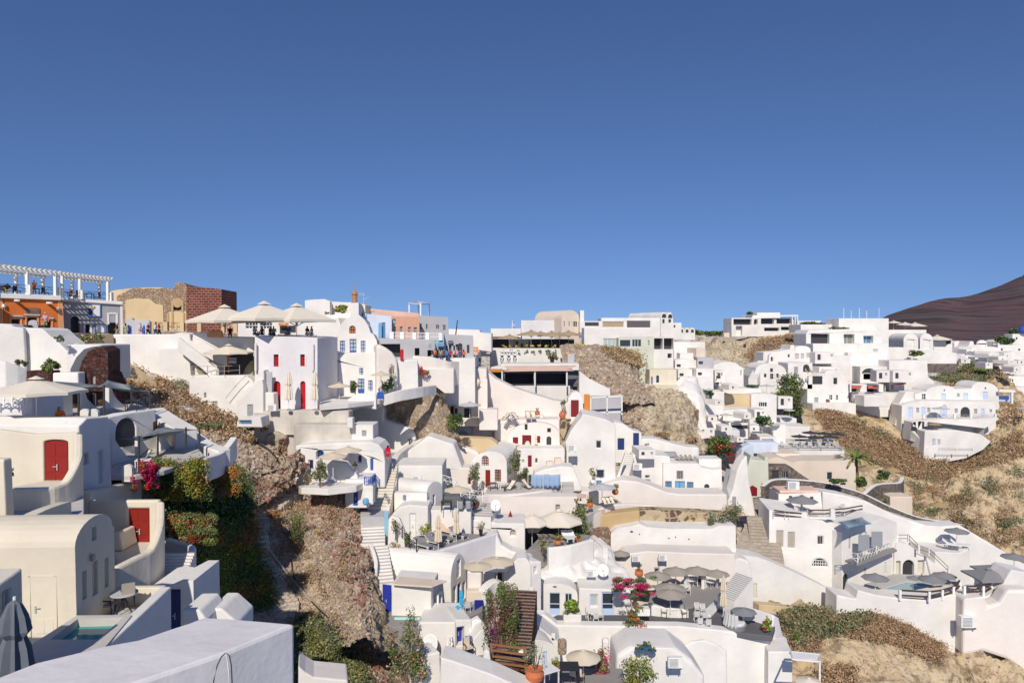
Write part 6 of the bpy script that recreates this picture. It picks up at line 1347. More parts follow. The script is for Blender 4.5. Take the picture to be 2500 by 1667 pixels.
for i,(x,y,yw) in enumerate(((1236,1026,-50),(1257,1024,40),(1289,1021,10),(1302,1021,10))): chair('deck_cream',x,y,yw,('leftmost deck chair on the upper sun terrace','deck chair right of the dark stool on the upper sun terrace','third deck chair of the upper sun terrace','deck chair nearest the small terracotta pot')[i],'deck chairs on the upper sun terrace',1.05,'deck chair',Y=95.5)
inst('table_dark',W(1246,1025,95.5),0,'small dark table between two deck chairs','table',sc=.8,name='side_table')
pot(1312,1013,'round','terra','small terracotta pot with a spiky plant on the sun terrace',1.0,Y=98,plant=([('lgreen',1)],70,.5,.3,.12))
B('low white cylinder bench on the sun terrace',1316,1011,1329,1023,98,.8,name='bench',cat='bench',bev=.3)
wl('white retaining wall below the domed house terrace',[(1262,1098,93),(1300,1095,93.5),(1355,1091,94),(1372,1098,93)],3,.5)
S([(1255,1108),(1262,1094),(1370,1086),(1378,1100)],96,1096,2)
B('white lower house with a slim dark red door under the domed house',1262,1094,1378,1160,92.5,3,Wn,[('w',1274,1122,1280,1130,'brown',1,1),('d',1289,1112,1298,1140,'maroon'),('w',1307,1119,1312,1130,'brown',1,1)])
B('left cream shuttered service box on the lower house',1334,1127,1351,1140,90.5,1,'beige',name='service_box',cat='box')
B('right cream shuttered service box on the lower house',1354,1119,1371,1138,90.8,1,'beige',name='service_box',cat='box')
H('white_wall','curved white terrace shelf behind the hanging blue cloths',Pl(1345,88.5,0),[(1302,1200),(1304,1155),(1330,1145),(1370,1138),(1400,1140),(1420,1190),(1420,1200)],3,Wn,cat='wall',bev=.25)
pot(1288,1096,'urn','beige','clay urn in front of the dark red double door',1.1,Y=95)
closed('ccream',1308,1056,1094,'folded cream parasol in front of the domed house',Y=94.5)
bush(1264,1092,7,9,[('lolive',.6),('lrust',.4)],'reddish pot plant beside the clay urn',cnt=120,ls=.14,Y=94.5)
H('mosaic_stairs','wall of dark round stones set in pale mortar beside the steps',Pl(1372,98,0),[(1350,1095),(1352,1075),(1362,1062),(1368,1048),(1368,1026),(1396,1024),(1386,1045),(1376,1075),(1366,1092)],1.5,'spotty',cat='wall')
bush(1370,1090,11,7,[('lrust',.8),('fred',.2)],'orange-red flowers at the foot of the mosaic stone wall',cnt=260,ls=.14,Y=95.5,trunk=False)
pot(1373,1025,'urn','terra','orange clay jar with a tall shrub by the dark red door',1.3,Y=98.5,plant=([('lolive',1)],300,1.7,.6,.14))
H('white_house','small white gabled gatehouse with an open dark red door',Pl(1405,101,0),[(1386,1050),(1387,972),(1396,960),(1408,955),(1420,962),(1424,975),(1424,1050)],2.5,Wn,[('d',1394,977,1413,1018,'maroon')])
B('orange wooden gate panel with a notice',1426,962,1440,1014,101,.15,'orwood',name='wooden_gate',cat='gate')
H('white_house','tall smooth white house with two small dark windows in the centre',Pl(1450,95,-3),[(1382,1200),(1383,1105),(1380,1080),(1392,1055),(1402,1040),(1418,1020),(1422,1010),(1450,1016),(1480,1024),(1500,1034),(1503,1045),(1503,1200)],8,Wn,[('w',1455,1075,1468,1094,'wpaint',1,1),('w',1457,1147,1475,1167,'navy',2,1),('d',1456,1173,1469,1190,'steelb')],bev=.3)
acu(1397,1101,'beige air conditioning unit on the tall smooth white house',Y=92.5,sc=1.2)
pot(1448,1180,'round','wpaint','sparse big-leaved sapling below the tall white house',1.0,Y=92,plant=([('lgreen',1)],110,1.9,.6,.25))
H('white_wall','white wall behind the navy doors with stepped top',Pl(1530,103,-3),[(1498,1130),(1498,1030),(1520,1034),(1548,1052),(1566,1056),(1568,1130)],3,Wn,[('d',1508,1070,1524,1098,'navy'),('d',1546,1057,1560,1094,'navy')],cat='house',bev=.12)
H('white_wall','long curved white wall descending right of the navy doors',Pl(1630,106,-2),[(1556,1140),(1562,1082),(1568,1070),(1600,1071),(1640,1082),(1680,1091),(1707,1092),(1707,1150),(1640,1150)],3,Wn,cat='wall',bev=.2)
stairs('staircase','narrow white steps climbing to the navy doors',(1516,1175,96),(1537,1108,101),1.6,14,Wn,'lfloor')
H('stair_wall','white wedge wall along the narrow steps',Pl(1505,95.5,0),[(1480,1200),(1500,1180),(1527,1105),(1532,1103),(1515,1160),(1505,1200)],.6,Wn,cat='wall')
H('white_house','left wing of the white house with brown framed windows',Pl(1580,100,-2),[(1530,1200),(1532,1180),(1545,1150),(1544,1110),(1620,1112),(1636,1115),(1636,1200)],5,Wn,[('w',1575,1160,1586,1167,'greyp',1,1),('d',1571,1171,1588,1195,'skyb')],bev=.12)
acu(1556,1147,'beige air conditioning unit on the left wing roof edge',Y=98.5,sc=1.3)
acu(1582,1106,'beige air conditioning unit on the curved white wall',Y=103,sc=1.3)
pot(1578,1094,'bowl','terra','small round plant in a pot on top of the white wall',1.0,Y=104,plant=([('lgreen',.6),('lrust',.4)],110,.5,.4,.14))
pot(1502,1207,'round','terra','terracotta pot with a palm-like plant by the pale pink wall',1.2,Y=88,plant=([('lgreen',1)],140,.9,.5,.16))
H('white_house','white house with brown framed blue shutters and door',Pl(1690,99,-3),[(1619,1240),(1619,1130),(1704,1131),(1712,1140),(1740,1146),(1762,1145),(1763,1240)],6,Wn,[('w',1624,1174,1640,1194,'brown',2,1,'steelb'),('w',1652,1149,1668,1169,'dwood',4,4,'glasspale'),('w',1677,1176,1693,1195,'brown',2,1,'steelb'),('g',1648,1174,1672,1210,'brown',2,1,'sky'),('ao',1719,1181,1732,1200)],bev=.12,near=99)
for k in range(4): chair('deck_slat',1660 + k * 11,1131,60,('leftmost','second','third','rightmost')[k] + ' slatted lounger on the shuttered house roof','slatted loungers on the roof',1.3,'sunbed',Y=101)
B('grey covered sofa on the curved roof terrace',1621,1104,1653,1116,103,1,'greyp',name='covered_sofa',cat='sofa',bev=.2)
B('small white roof room with antenna on the shuttered house',1706,1120,1762,1150,101,3,Wn)
pot(1797,1148,'round','terra','terracotta pot with bright green plant at the head of the grey steps',1.1,Y=101,plant=([('lbright',1)],180,.7,.6,.16))
st = stairs('staircase','steep blue-grey steps right of the shuttered house',(1778,1215,97),(1790,1145,101.5),1.9,14,'greyp','greyp')
H('white_wall','tall white wall curving down right of the blue-grey steps',Pl(1810,97,10),[(1775,1260),(1778,1225),(1790,1195),(1800,1150),(1812,1125),(1825,1112),(1830,1180),(1840,1225),(1845,1260)],2,Wn,cat='wall',bev=.2)
H('white_wall','wide pale pink wall across the centre with a curved top',Pl(1600,93,-1),[(1425,1262),(1440,1215),(1455,1195),(1480,1182),(1500,1175),(1520,1172),(1560,1176),(1590,1186),(1630,1202),(1660,1206),(1775,1206),(1778,1262),(1690,1262),(1560,1252)],4,'warm',cat='wall',bev=.2)
wl('curved white parapet below the wide pale pink wall',[(1438,1262,85),(1455,1248,86),(1480,1235,87.5),(1530,1228,89),(1600,1232,90)],4,.6,'warm')
S([(1425,1262),(1430,1240),(1500,1215),(1520,1228),(1450,1250)],88,1236,2)
umb('cpalegrey',1470,1180,1225,35,'pale grey parasol over the small terrace with deck chairs',Y=87,slope=.25)
for k in range(3): chair('deck_cream',1476 + k * 9,1231 - k,20,('left','middle','right')[k] + ' wooden deck chair beside the grey parasol','deck chairs beside the grey parasol',.9,'deck chair',Y=86.5)
pot(1440,1238,'round','terra','terracotta pot with a green bush left of the grey parasol',1.2,Y=84.5,plant=([('lgreen',.6),('lyellow',.4)],180,.8,.5,.14))
inst('lounger_coral',W(1434,1242,84.5),R(-30),'white and red deck lounger by the terracotta pot','sunbed',sc=.8,name='sun_lounger')
B('pinkish white block behind the grey parasol',1398,1200,1462,1245,89,3,'warm',[('w',1415,1215,1420,1225,'greyp',1,1)])
sheet('shade_sail','small pale pink awning beside the grey-green tree',[(1397,1200,87),(1432,1207,87),(1432,1215,84),(1397,1217,84)],'palepink','awning',sag=.05)
H('tan_wall','tan rock wall right of the grey-green tree',Pl(1500,86,-6),[(1425,1325),(1440,1262),(1470,1256),(1562,1245),(1563,1325)],2,'tan',cat='wall',bev=.15)
H('spotted_stone_wall','tan stone wall speckled with dark stones below the pale pink wall',Pl(1690,87.5,0),[(1560,1330),(1562,1244),(1610,1246),(1700,1250),(1798,1256),(1800,1330)],2,'spotty',cat='wall',bev=.1)
B('patch of red rubble at the end of the dining terrace',1440,1296,1492,1340,84,2,'rub_red',name='rubble_wall',cat='wall',bev=.2)
H('whitewashed_cave','large whitewashed cave wall dotted with holes',Pl(1650,84.5,0),[(1488,1400),(1490,1305),(1505,1290),(1540,1283),(1562,1278),(1580,1286),(1640,1290),(1740,1290),(1755,1282),(1796,1283),(1797,1352),(1797,1400)],4,Wn,[('ao',1538,1295,1546,1300),('ao',1560,1302,1563,1306),('ao',1630,1312,1636,1315),('ao',1648,1309,1651,1313),('ao',1680,1314,1684,1318),('ao',1529,1333,1532,1337)],cat='cave house',bev=.25)
patch('whitewashed_rock',None,[[(1328,1335,78),(1370,1332,79),(1420,1325,80),(1455,1310,81),(1492,1330,82)],[(1322,1362,74.5),(1370,1352,75),(1420,1350,76),(1460,1345,77),(1500,1352,78)],[(1318,1392,72.5),(1370,1385,72.5),(1420,1385,73),(1465,1385,74),(1530,1390,75.5)],[(1310,1425,71),(1370,1420,71),(1425,1415,71.5),(1480,1420,72),(1550,1430,73)]],Wn,.55,12,10,.35,seed=21,smooth=True,fine=.06)
wl('white curling wall with tiny holes above the light blue doors',[(1445,1305,81),(1462,1318,79),(1478,1338,77),(1476,1375,75.5)],5,.6)
H('white_wall','white rounded cave front behind the taupe parasols',Pl(1640,80,0),[(1500,1440),(1505,1370),(1530,1352),(1580,1345),(1700,1350),(1795,1352),(1800,1440)],3,'warm',[('w',1598,1386,1610,1410,'taupe',1,1),('o',1705,1398,1721,1440)],cat='cave house',bev=.3)
acu(1618,1368,'pair of cream units on the cave front wall',Y=79,sc=1.0)
acu(1553,1370,'single cream unit below the taupe corner parasol',Y=79,sc=1.0)
H('white_house','white arched-roof house with a light blue half glazed door',Pl(1350,69.5,-2),[(1300,1530),(1300,1445),(1410,1450,24),(1412,1530)],5,Wn,[('g',1342,1446,1367,1503,'ltblue',1,2),('w',1380,1448,1396,1476,'ltblue',2,1),('w',1314,1453,1323,1470,'wpaint',1,1,'greyp'),('w',1350,1430,1359,1435,'greyp',1,1)],bev=.12,near=69)
H('white_house','flat white house with a light blue door and pale window',Pl(1480,69,0),[(1412,1530),(1414,1435),(1540,1440),(1542,1530)],5,Wn,[('w',1441,1451,1459,1480,'ltblue',1,1,'glasspale'),('g',1470,1446,1498,1503,'ltblue',1,2)],bev=.12,near=69)
wl('white parapet rising left of the arched-roof house',[(1296,1500,63),(1300,1425,67),(1312,1420,68)],5,.4)
dish(1473,1410,'round cream satellite dish above the flat white house',Y=71,sc=1.15)
acu(1443,1407,'small white vent unit on the arched roof',Y=71,sc=.9)
pot(1560,1407,'round','terra','terracotta pot before a black and white wall painting',1.3,Y=74,plant=([('ldark',1)],60,.8,.35,.16))
zt = ZZ(1515,67)
slab('terrace_floor',None,[(1290,1535),(1360,1500),(1560,1500),(1760,1475),(1900,1500),(1885,1552),(1660,1527),(1365,1527)],zt,.5,'floordk',kind='structure')
H('white_wall','huge plain white retaining wall across the bottom centre',Pl(1600,64.5,0),[(1270,1800),(1275,1545),(1290,1508),(1300,1500),(1330,1500),(1362,1525),(1450,1527),(1660,1528),(1760,1538),(1880,1554),(1882,1800)],1.2,Wn,cat='wall',bev=.12)
H('white_wall','curved lower white wall with a stepped edge left of the huge wall',Pl(1330,60.5,0),[(1258,1800),(1268,1580),(1284,1530),(1300,1515),(1330,1540),(1368,1570),(1372,1800)],3,Wn,[('w',1346,1546,1356,1562,'greyp',1,1)],cat='wall',bev=.25)
H('low_vault','small white vault roof with a pale blue door in the bottom centre',Pl(1320,57,15),[(1276,1700),(1278,1580),(1360,1588,22),(1362,1700)],2.5,Wn,[('d',1325,1590,1335,1635,'ltblue')],cat='house',bev=.2)
B('brown rock patch showing through the white wall',1362,1560,1384,1602,57,.5,'rub_tan',name='rock_patch',cat='rock',bev=.3)
H('white_wall','low vault shape pressed into the huge white wall on the right',Pl(1730,62.9,0),[(1650,1760),(1660,1580),(1690,1566),(1720,1562),(1750,1572),(1775,1590),(1778,1760)],.35,Wn,cat='wall',bev=.15)
H('white_house','white sloping roof at the bottom edge below the blue bowls',Pl(1620,58.5,0),[(1500,1760),(1505,1600),(1540,1578),(1600,1580),(1650,1582),(1690,1612),(1720,1650),(1725,1760)],4,Wn,bev=.3)
acu(1648,1628,'air conditioning unit on the sloping roof at the bottom',Y=57,sc=1.2)
for i,(x,y,s) in enumerate(((1560,1585,1),(1577,1580,1.2),(1592,1588,1))): pot(x,y + 6,'bowl','bluepot',('left','middle','right')[i] + ' blue bowl with green succulents on the white ledge',s,Y=57.6,plant=([('lgreen',1)],90,.5,.35,.14))
bush(1550,1430,62,26,[('fmag',.55),('lgreen',.30),('lolive',.15)],'crimson bougainvillea spreading over the light blue door',cnt=6500,ls=.13,Y=66,depth=.5,basepy=1505,name='bougainvillea',clumps=16,spread=.8)
bush(1397,1482,23,20,[('lbright',.6),('lgreen',.4)],'bright green bush in a white planter between the two doors',cnt=1100,ls=.2,Y=65.5,trunk=False)
B('white planter box under the bright green bush',1376,1500,1420,1520,65,1.2,name='planter',cat='planter')
B('long white planter beside the bougainvillea trunk',1545,1487,1588,1504,66,1,name='planter',cat='planter')
bush(1560,1484,16,8,[('lyellow',.6),('lolive',.4)],'yellowish shrub in the long white planter',cnt=260,ls=.14,Y=66,trunk=False)
bush(1545,1505,18,18,[('lolive',.7),('lrust',.3)],'spiky agave bush on the dark terrace',cnt=240,ls=.28,Y=64.8,trunk=False)
bush(1550,1522,32,7,[('lgreen',.5),('lolive',.3),('fred',.2)],'row of low green plants along the terrace edge',cnt=420,ls=.16,Y=64.8,trunk=False)
bush(1308,1465,14,30,[('lolive',1)],'thin climbing plant on the arched-roof house',cnt=300,ls=.17,Y=67.5)
inst('table_white',G(1445,1512,zt),0,'set white dining table by the light blue door','table',name='dining_table')
for k,(x,y,yw) in enumerate(((1436,1508,90),(1455,1519,180),(1466,1515,-90))): inst('chair_white',G(x,y,zt),R(yw),('left','front','right')[k] + ' white chair at the dining table by the light blue door','chair','white chairs at the doorside table',1,'chair')
for k,(x,y) in enumerate(((1702,1497),(1716,1500),(1700,1515),(1720,1517),(1708,1532),(1728,1535))): inst('chair_white',G(x,y,zt),R(180 if k > 1 else 0),('rear left','rear right','middle left','middle right','front left','front right')[k] + ' white chair on the dark terrace','chair','white chairs on the dark terrace',1.05,'chair')
for k,(x,y) in enumerate(((1622,1505),(1668,1507))): inst('chair_taupe',G(x,y,zt),R(20 if k else -20),('left' if not k else 'right') + ' taupe lounge chair beside the white cube table','lounge chair','taupe lounge chairs',1.15,'lounge_chair')
inst('table_white',G(1646,1504,zt),0,'white cube table between the taupe lounge chairs','table',name='side_table')
m = MB(); c = G(1795,1532,zt)
m.lathe(c + Vector((0,0,0)),[(.9,0),(1.0,.4),(.95,.45),(.2,.35)],20); t = empty('day_bed',c,'round grey wicker daybed with pale cushions','daybed'); m.build('base','cgrey',t)
m = MB()
for k in range(9): a = R(100 + k * 20); m.bar(c + Vector((.95 * math.cos(a),.95 * math.sin(a),.3)),c + Vector((.75 * math.cos(a),.75 * math.sin(a),1.4)),.30,.06)
m.build('hood','cpalegrey',t); m = MB(); m.lathe(c + Vector((0,0,.42)),[(.85,0),(.85,.15),(.7,.2)],18); m.build('cushion','cwhite',t)
umb('cgrey',1816,1483,1540,31,'dark taupe parasol behind the round daybed',Y=65.5,slope=.3)
B('dark grey low wall and window at the end of the dark terrace',1815,1500,1848,1515,66,.5,name='white_wall',cat='wall')
bush(1870,1525,16,22,[('lgreen',.6),('lbright',.3),('fred',.1)],'cactus and red flowers at the terrace corner',cnt=420,ls=.22,Y=64.5,trunk=False)
bush(1810,1468,32,16,[('lgreen',.7),('lolive',.3)],'green bushes behind the folded tan parasol',cnt=900,ls=.2,Y=72,trunk=False)
H('white_wall','right end of the huge wall stepping down to the bluff',Pl(1900,66,40),[(1880,1800),(1881,1560),(1890,1500),(1902,1508),(1912,1550),(1922,1556),(1928,1592),(1932,1596),(1934,1800)],3,'lav',cat='wall',bev=.15)
B('white room wall at the bottom edge beside the white pergola',1875,1590,1935,1760,63,3,Wn,yaw=-8)
t = empty('pergola',W(1965,1667,62),'white flat pergola frame over a beige parasol at the bottom','pergola')
m = MB(); A = [W(1930,1590,61),W(2003,1597,61),W(2001,1614,57),(W(1935,1608,57))]
for a,b in zip(A,A[1:] + A[:1]): m.bar(a,b,.12)
m.build('beam','wpaint',t); m = MB(); m.bar(A[2],W(2001,1760,57),.12); m.build('post','wpaint',t)
slab('pergola_roof','pale canvas roof of the flat pergola',[(1925,1590),(2003,1597),(1995,1609),(1935,1606)],A[0].z + .1,.05,'cwhite','canopy')
umb('ccream',1975,1655,1760,34,'cream parasol under the flat pergola at the bottom',Y=55)
umb('cbeige',1424,1586,1668,43,'beige parasol over the purple table at the bottom',Y=54,slope=.42,sides=12)
S([(1270,1700),(1330,1630),(1520,1630),(1540,1720)],54,1660,3,'floor')
inst('table_dark',W(1390,1668,52),0,'table with a dark purple patterned cloth at the bottom','table',sc=1.7,name='dining_table')
inst('table_white',W(1335,1672,51.5),R(30),'beige stone table left of the purple cloth','table',sc=1.6,name='stone_table')
for k,x in enumerate((1402,1416)): inst('chair_beige',W(x,1662,53),R(150),('left' if not k else 'right') + ' cream folding chair at the purple table','chair','cream folding chairs at the purple table',1.1,'folding_chair')
B('wall painted dark as shade behind the bottom beige parasol',1400,1612,1470,1665,58,1,'dgrey',name='painted_shade_wall',cat='wall')  # shade behind the parasol is put into this dark grey colour
bush(1468,1620,26,50,[('lgreen',.5),('lolive',.15),('fmag',.35)],'crimson flowering bougainvillea right of the bottom parasol',cnt=1500,ls=.15,Y=55,depth=.6,name='bougainvillea')
bush(1560,1645,52,50,[('lgreen',.6),('lyellow',.25),('lolive',.15)],'tall bright leafy bush at the bottom centre edge',cnt=3200,ls=.14,Y=52,clumps=20)
B('small white bell arch above the crimson bougainvillea',1471,1560,1488,1600,57,.6,Wn,name='chimney',cat='chimney',bev=.2)
zt = ZZ(1455,74)
slab('terrace_floor',None,[(1575,1500),(1590,1440),(1680,1420),(1790,1420),(1765,1475),(1700,1495)],zt,4,'floor',kind='structure')
for i,(x,y,hw,Y,lb) in enumerate(((1515,1343,24,80,'single taupe parasol at the left cave mouth'),(1606,1394,34,73.5,'leftmost taupe parasol of the middle terrace'),(1650,1383,34,76,'rear left taupe parasol in front of the cave'),(1703,1382,33,76.5,'rear middle taupe parasol in front of the cave'),(1751,1390,30,76,'rear right taupe parasol beside the folded tan parasol'),(1636,1422,40,70,'front left taupe parasol above the terrace wall'),(1637,1437,38,67.5,'nearest taupe parasol with a slim pole on the dark terrace'))):
 umb('ctaupe',x,y,(1372,1440,1430,1430,1435,1470,1497)[i],hw,lb,Y=Y,slope=.34,group=None)
closed('cbeige',1766,1402,1505,'tall folded tan parasol beside the white steps',Y=67.5,wide=.5)
for k,(x,y) in enumerate(((1685,1432),(1698,1430),(1735,1435),(1748,1433),(1668,1448),(1680,1450))): inst('chair_white' if k % 2 else 'table_round',G(x,y,zt),R(k * 70),('white round table left under the rear parasols','white chair left under the rear parasols','white round table right under the rear parasols','white chair right under the rear parasols','white round table before the front left parasol','white chair before the front left parasol')[k],'chair' if k % 2 else 'table',None,1,'chair' if k % 2 else 'round_table')
for k,x in enumerate((1678,1721)): H('fin_wall',('left' if not k else 'right') + ' slanting white fin wall under the rear parasols',Pl(x,76,50),[(x - 3,1440),(x - 2,1400),(x + 3,1405),(x + 12,1440)],.3,Wn,cat='wall')
wl('low white wall in front of the umbrella terrace',[(1590,1474,68.5),(1640,1482,68),(1680,1487,68)],1.6,.5)
wl('white bench wall right of the umbrella terrace',[(1722,1498,68),(1740,1482,70),(1756,1468,72)],1.2,1.0)
stairs('staircase','white diagonal steps with grey treads right of the folded tan parasol',(1772,1462,69.2),(1818,1405,70.6),2.0,14,Wn,'greyp')
H('white_wall','long white wall falling in a curve below the stone staircase',Pl(1920,84,6),[(1790,1500),(1795,1352),(1850,1360),(1880,1370),(1930,1392),(1985,1418),(2035,1444),(2037,1500),(1950,1500)],3,Wn,[('d',1839,1424,1848,1460,'creamroof')],cat='wall',bev=.2)
H('white_house','small white stair hut left of the long curved wall',Pl(1815,80,0),[(1785,1480),(1788,1405),(1795,1365),(1810,1362),(1830,1370),(1838,1400),(1838,1480)],2,Wn,bev=.25)
strip('stone_edge','row of pale kerb stones at the foot of the long curved wall',[(1845,1470,78),(1900,1475,79),(1960,1483,81),(2025,1490,83)],1.5,1.2,'sand','kerb')
# ================================================================ BROWN PARASOL CAFE AND THE RIDGE BEHIND
B('white wall below the cafe with brown parasols',1196,850,1373,900,137,4)
B('black glass entrance hut left of the brown parasols',1168,827,1200,870,138,4,Wn,[('o',1184,832,1199,861)],rev=2)
B('dark wall painted as dining room shade under the brown parasols',1198,828,1402,856,143,3,'charcoal',name='painted_shade_wall',cat='wall')  # charcoal slab with the cafe interior's shade as its colour
B('slatted brown sun roof left of the brown parasols',1172,822,1240,827,140,4,'brown',name='sun_roof',cat='roof')
for i,(x,y,hw) in enumerate(((1244,817,30),(1297,807,38),(1347,809,38),(1388,808,36),(1320,809,26),(1366,811,26))): umb('cbrown',x,y,848,hw,('leftmost brown parasol of the ridge cafe','second brown parasol of the ridge cafe','middle front brown parasol of the ridge cafe','rightmost brown parasol of the ridge cafe','rear left brown parasol of the ridge cafe','rear right brown parasol of the ridge cafe')[i],Y=(138,137,137,139,141,141)[i],slope=.26)
for i in range(8): bush(1230 + i * 17.5,845,7,4,[('lochre',.7),('lgreen',.3)],'one of the round yellow-green potted plants along the cafe edge',cnt=50,ls=.35,Y=135.5,trunk=False,group='potted plants along the cafe edge',clumps=3)
bush(1401,843,32,4.5,[('lochre',.8),('lgreen',.2)],'clipped yellow hedge right of the brown parasols',cnt=420,ls=.35,Y=135.5,trunk=False,clumps=14)
for i,x in enumerate((1262,1274,1292,1338,1354)): person(x,852,'sit' if i % 2 else 'stand',40 * i,('seated','first standing','second seated','second standing','third seated')[i] + ' cafe guest in dark clothes counted from the left','shblack','jeans',Y=139)
B('long white block behind the brown parasols',1198,802,1272,835,150,6)
B('taller pale block behind the cafe',1272,782,1372,835,152,8,'lav')
H('barrel_roof_house','beige and white barrel roofed villa crowning the ridge behind the cafe',Pl(1393,150,25),[(1371,835),(1371,778),(1414,778,21),(1415,835)],12,'beige',[('w',1376,784,1379,797,'wpaint',1,1),('w',1388,785,1391,797,'wpaint',1,1),('w',1398,785,1409,798,'wpaint',3,1)])
B('white square chimney right of the barrel villa',1416,758,1426,800,150,2,name='chimney',cat='chimney')
rt = empty('greek_flag',W(1253,815,140),'blue and white striped flag on a pole at the cafe','flag')
m = MB(); m.bar(W(1250,818,140),W(1251,783,140),.1); m.build('pole','wpaint',rt)
for k in range(5): m = MB(); m.box(W(1254,789 + k * 2.2,140),.5,.05,.16); m.build('stripe','wpaint' if k % 2 else 'cobalt',rt)
B('white ridge house with a tall curtained window',1426,800,1512,880,141,5,Wn,[('w',1473,827,1504,851,'wpaint',3,1,'glasspale')])
B('low white roof terrace right of the barrel villa',1415,784,1470,812,148,4,Wn,[('o',1428,777 + 10,1462,796)])
B('white terrace restaurant with beige blinds on the ridge',1468,776,1612,835,150,6,Wn,[('w',1471,785,1523,799,'wpaint',1,1,'cbrown'),('w',1530,783,1588,800,'wpaint',1,1,'chtaupe')],yaw=0)
H('barrel_roof_house','twin white barrel vaults above the terrace restaurant',Pl(1630,156,20),[(1613,830),(1613,778),(1628,776,15),(1643,778,15),(1645,830)],14,Wn,[('ao',1616,766,1627,776),('ao',1631,767,1642,777),('o',1617,779,1623,789),('w',1631,779,1639,788,'wpaint',1,1)])
B('stepped white roofs right of the twin vaults',1643,788,1664,830,160,5,Wn,[('o',1645,794,1649,800)])
for k in range(4): H('barrel_roof_house',('first','second','third','fourth')[k] + ' little arched vault on the low ridge row',Pl(1652 + k * 13,168,0),[(1645 + k * 13,830),(1645 + k * 13,808),(1658 + k * 13,808,8),(1658 + k * 13,830)],5,Wn,[('ao',1648 + k * 13,804,1655 + k * 13,812)])
B('greenish plastered tall house with sliding windows',1510,824,1596,945,138,7,'green',[('w',1513,830,1539,846,'wpaint',1,1),('w',1543,829,1565,846,'wpaint',3,1),('w',1581,831,1586,844,'wpaint',1,1,'greyp'),('aw',1552,889,1557,906,'wpaint',1,1,'greyp'),('aw',1576,885,1581,902,'wpaint',1,1,'greyp'),('aw',1576,918,1581,940,'wpaint',1,1,'greyp')])
B('pale house with two open balconies and a beige blind',1595,823,1645,945,138.5,7,Wn,[('o',1597,826,1618,853),('o',1621,826,1644,853),('w',1630,863,1640,874,'wpaint',1,1,'greyp')],rev=2)
B('cream lower house with an arched blue window',1586,902,1652,945,133,4,'cream',[('aw',1602,916,1609,934,'steelb',1,2),('s',1589,920,1594,938,'steelb')])
B('white terrace ledge on top of the pale rock face',1562,941,1658,952,131,5,'cream',name='ledge',cat='ledge')
B('white stacked roofs beside the pale balcony house',1645,835,1722,900,150,6,Wn)
for i,a in enumerate(((1660,862,1706,880),(1700,850,1722,872),(1648,880,1700,905),(1702,873,1742,905),(1655,902,1690,935),(1700,900,1742,935),(1690,920,1742,950))):
 H('white_house',('flat white roof under the stacked roofs','small blush house at the edge of the cave ridge','white awning-topped roof above the whitewashed hump','white house with a grey awning left of the big dome','white box roof above the whitewashed hump','white terrace house with a palm left of the big dome','white low house with a small parasol beside the hump')[i],Pl(a[0],147 - i * 1.5,(0,10,0,-8,0,5,0)[i]),[(a[0],a[3]),(a[0],a[1]),(a[2],a[1],(0,0,3,0,2,0,0)[i]),(a[2],a[3])],5,('white','beige','white','greyw','white','white','white')[i],[('o',a[0] + 4,a[1] + 9,a[0] + 14,a[1] + 16)] if i > 1 else ())
H('barrel_roof_house','big white domed house left of the chapel',Pl(1780,150,-3),[(1740,960),(1740,898),(1804,893,12),(1815,898),(1816,960)],9,Wn,[('w',1808,903,1810,916,'greyp',1,1)],bev=.3)
H('chapel','white round-fronted chapel with four small windows and a bell arch',Pl(1882,156,-2),[(1836,960),(1838,920),(1845,903),(1918,905,17),(1926,925),(1927,960)],8,Wn,[('w',1880,899,1887,908,'greyp',1,1),('w',1865,912,1871,921,'greyp',1,1),('w',1880,912,1888,925,'greyp',2,2),('w',1895,912,1901,921,'greyp',1,1)],cat='chapel',bev=.2)
H('bell_arch','little white bell arch on the round-fronted chapel',Pl(1885,158,0),[(1876,890),(1877,872),(1892,872,9),(1893,890)],.8,Wn,[('ao',1882,871,1887,882)],cat='bell tower',rev=.5)
stairs('staircase','steep white stairs with railings left of the chapel',(1838,925,154),(1862,880,162),1.8,14,Wn,'greyp')
H('white_house','white upper house with a dome and chimney above the chapel',Pl(1920,168,0),[(1862,905),(1864,860),(1900,858),(1928,853),(1931,842),(1938,842),(1940,853),(1979,853,9),(1983,905)],6,Wn,[('w',1923,865,1928,872,'greyp',1,1),('s',1941,863,1951,876,'greyw'),('s',1955,863,1963,876,'greyw'),('s',1969,862,1978,873,'greyw'),('ao',1881,865,1891,876)],bev=.2)
B('white house with a grey door right of the chapel',1924,886,1984,950,160,6,Wn,[('s',1939,896,1948,918,'greyp'),('ao',1961,890,1976,908)])
for i,x in enumerate((1967,1977)): person(x,912,'sit',60,('person in white' if i == 0 else 'sunbather in shorts') + ' on the terrace above the parasol house','shwhite' if i == 0 else 'skin','khaki',Y=157)
H('white_hotel','large white hotel with shaded terrace and sliding doors on the right ridge',Pl(2070,176,0),[(1968,970),(1968,815),(1974,806),(2087,803),(2093,806),(2170,806),(2170,970)],8,Wn,[('o',1980,815,2025,839),('w',2060,816,2086,839,'wpaint',2,1,'glassgreen'),('w',2108,820,2132,838,'wpaint',2,1,'glassblue')],cat='hotel',rev=1.2,bev=.2)
B('upper white block of the large hotel',2048,777,2170,812,182,8)
B('long low white parapet building left of the hotel top',1955,792,2050,812,186,8)
